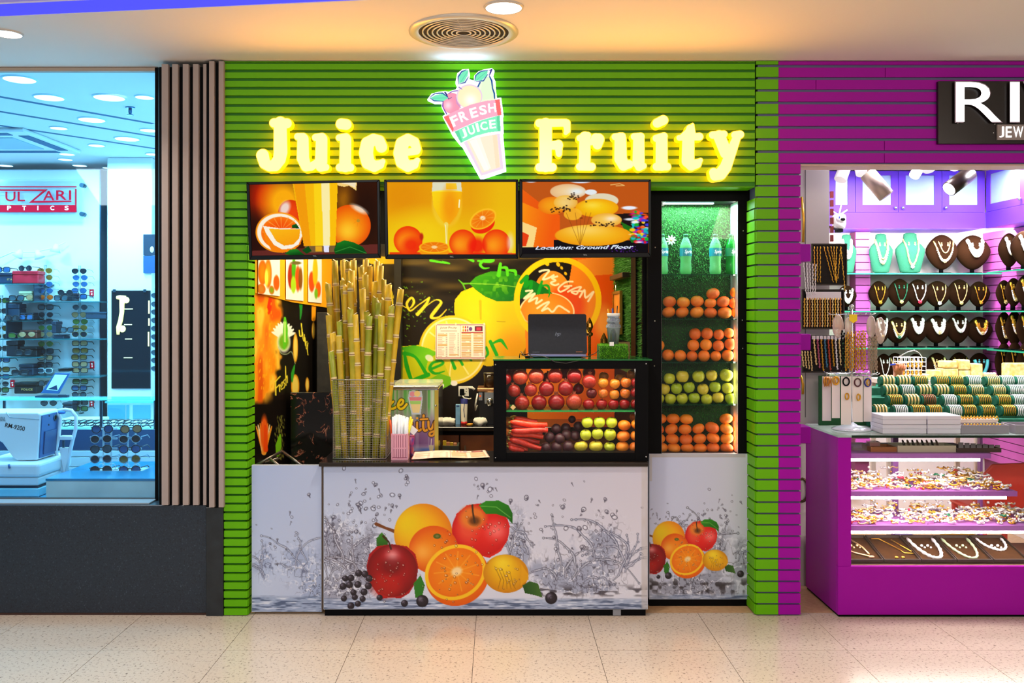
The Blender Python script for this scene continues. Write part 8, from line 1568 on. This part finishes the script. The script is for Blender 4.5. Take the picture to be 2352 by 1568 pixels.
RING = G().torus((0, 0, 0), .011, .0028, 14, 6, mx=Matrix.Rotation(PI/2, 3, 'X')).ball((0, 0, .013), .006, 7, 5).mesh('ring', [GOLD])
for row, (yy, Y, x0, n, z) in enumerate(((0, 4.86, 2216, 13, zt3+.03), (1, 4.95, 2186, 15, zt3+.062))):
    for i in range(n): o = link('ring', RING, None, (X(x0+i*7.4, Y), Y, z)); o.rotation_euler = (0, 0, random.uniform(-.6, .6)); tag(o, 'gold ring standing in the ring trays, %s row, %s' % (('front', 'back')[row], rank(i, n)), 'ring', 'rings in the trays')
t = jbox(2162, 958, 2292, 966, 4.93, zt3+.045, 'e8dccc', 'cream ring tray behind the grey one', dp=.06); G().box(X(2170, 4.95), X(2285, 4.95), 4.96, 4.98, zt3+.001, zt3+.044).build('riser', M('tray_e8dccc', 'e8dccc', .5), t)
# bangle ramp with rolls
ROWY = [5.60, 5.43, 5.26, 5.09]; rr = S(12.5, 5.3)
BR = [(874.5, [37, 74, 111, 160, 193, 234, 277, 310, 345]), (896, [44, 82, 121, 161, 200, 240, 290, 328, 356]), (919, [54, 93, 131, 178, 215, 257, 302, 338]), (943, [20, 66, 106, 144, 190, 223, 266, 313, 345])]
rp_ = thing('bangle_ramp', 'stepped teal velvet bangle ramp on the jewellery counter', 'display ramp', (3., 5.3, zt3)); zs_ = [Z(y, Y) for (y, _), Y in zip(BR, ROWY)]
xr0, xr1 = X(2000, 5.1), 3.72
for k in range(4): G().box(xr0, xr1, ROWY[k]-.085, ROWY[k]+.084, zt3+.001 if k == 3 else zs_[k]-.20, zs_[k]-rr-.006).build('step', TEAL, rp_)
G().box(xr0, xr1, 5.175, 5.68, zt3+.001, zs_[3]-rr-.05).build('ramp_body', TEAL, rp_)
BM = {k: G().torus((0, 0, 0), rr, .0028, 20, 6, mx=Matrix.Rotation(PI/2, 3, 'Y')).mesh('bangle', m) for k, m in (('gold', GOLD), ('pale', GOLD2), ('white', SILV), ('rust', M('rust_gold', '9a5a34', .4, .5)), ('thick', GOLD2))}
BM['thick'] = G().torus((0, 0, 0), rr, .0058, 20, 6, mx=Matrix.Rotation(PI/2, 3, 'Y')).mesh('bangle', GOLD2)
q = random.Random(31); kinds = {0: 'thick thick gold gold gold white pale white white'.split(), 1: 'thick white thick thick gold pale pale white white'.split(), 2: 'gold thick rust white gold gold gold white'.split(), 3: 'thick white gold gold white gold gold gold white'.split()}; nb = 0
for r_, ((py, xs), Y) in enumerate(zip(BR, ROWY)):
    for i, dx in enumerate(xs):
        px = 2000+dx; z = zs_[r_]; x = X(px, Y); hw = S(14.5, Y); k = kinds[r_][i]; rn = ('back', 'second', 'third', 'front')[r_]; wh = '%s row of the teal ramp, %s' % (rn, rank(i, len(xs)))
        ro = thing('bangle_roll', 'teal velvet roll in the %s' % wh, 'display roll', (x, Y, z-rr), 'rolls on the bangle ramp'); G().tube([(x-hw*1.25, Y, z), (x+hw*1.15, Y, z)], rr*.86, 16).build('roll', TEAL, ro); G().box(x-hw*1.2, x+hw*1.1, Y-.02, Y+.02, z-rr-.0055, z-rr*.80).build('rest', TEAL, ro)
        m = 4 if k == 'thick' else 7
        for b in range(m):
            o = link('bangle', BM[k], None, (x-hw+2*hw*(b+.5)/m, Y, z)); tag(o, '%s bangle, %s on the roll %s in the %s ramp row' % ({'gold': 'golden', 'pale': 'pale', 'white': 'white', 'rust': 'reddish', 'thick': 'thick'}[k], rank(b, m), rank(i, len(xs)), rn), 'bangle', 'bangles in the '+wh)
# packs, wire basket, hand, flowers behind the ramp
PACK = M('gold_pack', 'e8c060', .35, n2='f6e2a8', ns=40)
Yq = 5.82; zq = Z(872, Yq); rk = thing('rear_table', 'cream table behind the bangle ramp carrying golden packs', 'table', (3., Yq, 0)); CRE = M('cream_cabinet', 'e6dccc', .5); G().box(X(2030, Yq), 3.74, Yq-.06, Yq+.25, zq-.03, zq-.002).build('table_top', CRE, rk)
for x in (X(2034, Yq), 3.1, 3.70):
    for y in (Yq-.03, Yq+.22): G().box(x, x+.03, y, y+.02, 0, zq-.0305).build('leg', CRE, rk)
for i, (a, b, c, d, lb) in enumerate(((2168, 829, 2200, 845, 'golden pack on top of the left pile behind the bangle ramp'), (2166, 846, 2202, 871, 'golden pack at the bottom of the left pile behind the bangle ramp'), (2203, 826, 2229, 849, 'golden pack on top of the middle pile behind the bangle ramp'), (2204, 850, 2230, 871, 'golden pack at the bottom of the middle pile behind the bangle ramp'), (2231, 835, 2258, 871, 'upright golden pack right of the middle pile'), (2140, 850, 2164, 871, 'low golden pack left of the piles'), (2118, 859, 2139, 871, 'small yellow box at the left end of the golden packs'), (2317, 834, 2372, 871, 'large clear pack of gold pieces at the photo edge'))): tag(G().box(X(a, Yq), X(c, Yq), Yq, Yq+.09, zq-.001 if d == 871 else Z(d, Yq), Z(b, Yq)).build('golden_pack', PACK, bev=.008, seg=2), lb, 'pack', 'golden packs')
for i in range(9): tag(G().ball((X(2266+(i % 5)*7, Yq), Yq+.02*(i//5), zq+.012+.022*(i//5)), .014, 9, 7, fn=lambda u, ph, th: u*(1+.18*math.cos(5*th)*math.sin(ph))).build('pearl_flower', M('pearl_pink', 'f0c8a4', .4)), 'small pearl flower in the heap right of the golden packs, %s' % ORD[i], 'flower', 'pearl flowers')
wb_ = thing('earring_basket', 'white wire basket hung with earrings behind the bangle ramp', 'basket', (X(2098, Yq), Yq, zq)); g = G(); x0, x1, zb_, zt_2 = X(2068, Yq), X(2127, Yq), zq, Z(822, Yq)
for i in range(6): z = zb_+(zt_2-zb_)*i/5+.002; g.tube([(x0, Yq, z), (x1, Yq, z), (x1, Yq+.1, z), (x0, Yq+.1, z)], .002, 5, closed=True)
for i in range(7): x = x0+(x1-x0)*i/6; g.tube([(x, Yq, zb_+.002), (x, Yq, zt_2)], .002, 5); g.tube([(x, Yq+.1, zb_+.002), (x, Yq+.1, zt_2)], .002, 5)
g.build('wire_cage', WHT, wb_); G().tube([(x0, Yq+.05, zt_2), P(2085, 808, Yq+.05), P(2100, 804, Yq+.05), P(2112, 810, Yq+.05), (x1, Yq+.05, zt_2)], .003, 6).build('handle', CHRM, wb_)
for i in range(10): p = Vector((x0+.02+(i % 5)*(x1-x0-.03)/5, Yq-.006, zt_2-.035-.05*(i//5))); tag(G().ball(p, .007, 8, 6).ball(p+Vector((0, 0, -.016)), (.009, .007, .010), 8, 6).build('earring', GOLD), 'gold earring hooked on the wire basket, %s row, %s' % (('upper', 'lower')[i//5], rank(i % 5, 5)), 'earring', 'earrings on the wire basket')
# ---- rotating stand with cards and chains
Yz = 4.98; zc_ = zt3+.001; px_ = X(1956, Yz)
rs = thing('rotating_stand', 'clear round based rotating jewellery stand on the purple counter', 'display stand', (px_, Yz, zc_)); rb = S(44, Yz)
G().lathe([(rb, 0), (rb*1.0, .006), (rb*.72, .016), (rb*.3, .026), (.012, .04)], (px_, Yz, zc_), 32).build('base', M('clear_base', 'dfe4ea', .05, .3), rs); ztp = Z(722, Yz); G().tube([(px_, Yz, zc_+.03), (px_, Yz, ztp+.03)], .007, 10).build('pole', CHRM, rs); G().ball((px_, Yz, ztp+.042), .014, 12, 8).build('top_knob', CHRM, rs)
g = G()
for z, n, R in ((ztp, 12, .115), (Z(858, Yz), 12, .135)):
    for i in range(n): a = 2*PI*i/n; g.tube([(px_, Yz, z), (px_+R*math.cos(a), Yz+R*math.sin(a), z), (px_+(R+.012)*math.cos(a), Yz+(R+.012)*math.sin(a), z+.008)], .0022, 5)
g.build('hook_arms', CHRM, rs)
CARD = M('white_jewel_card', 'e8dcd8', .5)
for i, (a, c, d, Y) in enumerate(((1889, 1909, 966, 5.0), (1911, 1929, 960, 4.90), (1932, 1955, 975, 4.86), (1958, 1982, 969, 4.86), (1984, 2002, 968, 4.93))):
    t = thing('jewellery_card', 'white jewellery card hanging from the lower tier of the rotating stand, '+rank(i, 5), 'card', P((a+c)/2, 862, Y), 'white cards on the rotating stand'); G().pbox(a, 864, c, d, Y+.004, Y+.007).build('card', CARD, t); G().tube([P((a+c)/2, 858, Y+.005), P((a+c)/2, 866, Y+.003)], .002, 5).build('hanger', CHRM, t)
    for k in range(2): G().torus(P((a+c)/2+k*2, (876, 874, 876, 878, 878)[i]+k*34*(i in (2, 3)), Y-.006), S(9 if k == 0 else 7, Y), .004, 20, 6, mx=Matrix.Rotation(PI/2, 3, 'X') @ Matrix.Rotation(.5*k, 3, 'Y'), sx=.8).build('card_bangle', (M('amber_bangle', 'd08a30', .3, .4), GOLD, BLACK, M('maroon_bangle', '4a1420', .4), M('navy_bangle', '1c2a8a', .3))[i] if k == 0 else GOLD, t)
for i in range(5): tag(G().torus(P(1894+i*5, 876, 4.97-.004*i), S(11, 4.95), .003, 20, 6, mx=Matrix.Rotation(1.2, 3, 'Z') @ Matrix.Rotation(PI/2, 3, 'X')).build('bangle', M('amber_bangle', 'd08a30', .3, .4)), 'amber bangle on the left hook of the rotating stand, '+ORD[i], 'bangle', 'amber bangles on the stand')
for i in range(13): strand(1934+i*4.4, 758+(i*5) % 11, 1934+i*4.4, 846+(i*3) % 9, 4.885+.01*(i % 3), .0042, (GOLD, M('copper_beads', 'b8742c', .35, .6), GOLD)[i % 3] if i > 1 else BLACK, 'thick gold chain hanging from the upper tier of the rotating stand, '+rank(i, 13), 'chains on the rotating stand', True)
for i in range(7): strand(1994+i*3.2, 772, 1995+i*3.2, 848+(i*5) % 12, 4.93, .003, M('taupe_chain', 'a89078', .4, .4), 'greyish chain at the right of the rotating stand, '+rank(i, 7), 'grey chains on the rotating stand', True)
BAG = M('clear_bag', 'f0dcd0', .2, alpha=.35)
for i, (a, b, c, d, col) in enumerate(((1912, 722, 1938, 776, 'e8a888'), (1940, 728, 1956, 778, 'f0d8c4'), (1990, 724, 2012, 776, 'c8b4a8'), (2010, 728, 2034, 790, 'd8bca0'))):
    Y = 4.9+.012*i; t = thing('clear_bag', 'clear bag of beads hanging from the upper tier of the stand, '+rank(i, 4), 'bag', P((a+c)/2, b, Y), 'clear bags on the stand'); G().ball(P((a+c)/2, (b+d)/2, Y), (S((c-a)/2, Y), .016, S((d-b)/2, Y)), 14, 10).build('bag', BAG, t); g = G(); q = random.Random(i)
    for _ in range(40): g.ball(P(q.uniform(a+4, c-4), q.uniform((b+d)/2-4, d-8), Y+q.uniform(-.008, .008)), .004, 5, 4)
    o = g.build('beads', M('beads_'+col, col, .4), t); o['kind'] = 'stuff'
tag(G().pprism([(1951, 722), (1969, 722), (1969, 736), (1960, 742), (1951, 735)], 4.855, 4.858).build('price_tag', M('tag_yellow', 'f0cc10', .5)), 'yellow price tag on top of the rotating stand', 'tag')
tag(G().box(X(1878, 5.2), X(1990, 5.2), 5.17, 5.19, zt3+.001, Z(862, 5.2)).build('green_board', M('green_velvet', '1f5a30', .85)), 'dark green velvet board behind the rotating stand', 'board')
# ---- red plastic chair seen through the counter glass
rc_ = thing('red_chair', 'red plastic chair behind the glass counter at the photo edge', 'chair', (X(2330, 5.33), 5.33, 0)); RP = M('red_plastic', 'e0402c', .35); Y = 5.33
xa_, xb_ = X(2262, Y), X(2400, Y); g = G(); n = 10
for j in range(2):
    pass
pts = [(xa_+.03, .43), (xa_, .5), (xa_, .66), (xa_+.05, Z(1066, Y)), (xb_-.05, Z(1062, Y)), (xb_, .66), (xb_, .5), (xb_-.03, .43)]; g.prism(pts, Y, Y+.025); g.build('backrest', RP, rc_, bev=.008, seg=2)
G().box(xa_, xb_, Y+.026, Y+.42, .40, .43).build('seat', RP, rc_, bev=.01)
for x in (xa_+.02, xb_-.02):
    for y in (Y+.05, Y+.39): G().tube([(x, y, .399), (x, y, 0)], [.02, .016], 8).build('leg', RP, rc_)
for x in (xa_-.02, xb_+.02): G().tube([(x, Y+.02, .60), (x, Y+.3, .62), (x, Y+.38, .44)], .018, 8).build('armrest', RP, rc_)
# ---- the shopkeeper's hand holding a pen above the ramp
SK = M('skin', 'c98058', .55); hd = thing('person', "person behind the counter, only a fist holding a blue pen and the forearm showing", 'person', P(2065, 872, 5.72)); Yh = 5.72
cu = [P(2062, 880, Yh+.2), P(2062, 866, Yh+.08), P(2063, 852, Yh), P(2064, 841, Yh-.01)]
me = bpy.data.meshes.new('hand'); bm = bmesh.new(); sk = bm.verts.layers.skin.verify(); rt = None
def chain(pts, rs, start=None):
    pv = start
    for p, r in zip(pts, rs):
        v = bm.verts.new(p); v[sk].radius = (r, r)
        if pv is not None: bm.edges.new((pv, v))
        pv = v
    return pv
w = chain(cu, [.034, .032, .030, .034]); bm.verts.ensure_lookup_table(); bm.verts[0][sk].use_root = True
for k in range(4): b = cu[3]+Vector((-.026+.017*k, -.012, .012-.006*abs(k-1.4))); chain([b, b+Vector((-.004, -.026, .004)), b+Vector((-.008, -.030, -.018)), b+Vector((-.006, -.012, -.026))], [.0095, .0092, .0088, .008], w)
b = cu[3]+Vector((-.03, -.004, -.006)); chain([b, b+Vector((-.012, -.022, .016)), b+Vector((.002, -.036, .022)), b+Vector((.016, -.040, .018))], [.011, .0105, .0098, .0085], w)
bm.to_mesh(me); bm.free(); me.materials.append(SK); ho = link('hand', me, hd); ho.modifiers.new('Skin', 'SKIN').use_smooth_shade = True; ho.modifiers.new('Sub', 'SUBSURF').levels = 1
pn_ = thing('pen', 'white and blue pen held in the fist behind the bangle ramp', 'pen', P(2060, 838, Yh-.05)); G().tube([P(2045, 838, Yh-.05), P(2064, 835, Yh-.045)], .006, 10).build('blue_cap', M('pen_blue', '1c3ab0', .3), pn_); G().tube([P(2064, 835, Yh-.045), P(2084, 832, Yh-.03)], .005, 10).build('barrel', M('pen_white', 'e4e4f0', .3), pn_)
# ---- jeweller's sign
YSN = W-.03; sg_ = thing('jeweller_sign', 'black jeweller sign board with glowing white letters', 'sign', P(2250, 330, YSN)); G().box(X(2155, YSN), X(2560, YSN), YSN, W-.008, Z(330, YSN), Z(186, YSN)).build('board', M('sign_black', '120a08', .3), sg_, bev=.002)
WL = M('white_letter', 'ffffff', emit=(1, 1, 1), es=1.25); LE = M('letter_rim', '9a8a94', .4)
for ch, px, w_ in (('R', 2248, 104), ('I', 2331, 22), ('V', 2400, 96), ('A', 2490, 96)):
    for Y, ex, m, nm_ in ((YSN-.022, 1.0, WL, 'glowing_letter'), (YSN-.018, 1.06, LE, 'letter_rim')):
        put_text(nm_, ch, px, 234, w_*(1 if ex == 1 else 1.06), 91*(1 if ex == 1 else 1.045), Y, m, sg_, off=.0)
G().box(X(2291, YSN-.012), X(2520, YSN-.012), YSN-.012, YSN-.001, Z(322, YSN), Z(287, YSN)).build('subline_plate', M('plate_grey', '8f8480', .4, .3), sg_)
for ch, px, w_ in (('J', 2301, 11), ('E', 2317, 14), ('W', 2339, 23), ('E', 2362, 14), ('L', 2379, 13)): put_text('subline_letter', ch, px, 303, w_, 25, YSN-.015, WL, sg_, off=.012)
for px, py in ((2200, 283), (2282, 305), (2285, 285)): G().ball(P(px, py, YSN-.002), .004, 8, 6).build('screw', CHRM, sg_)
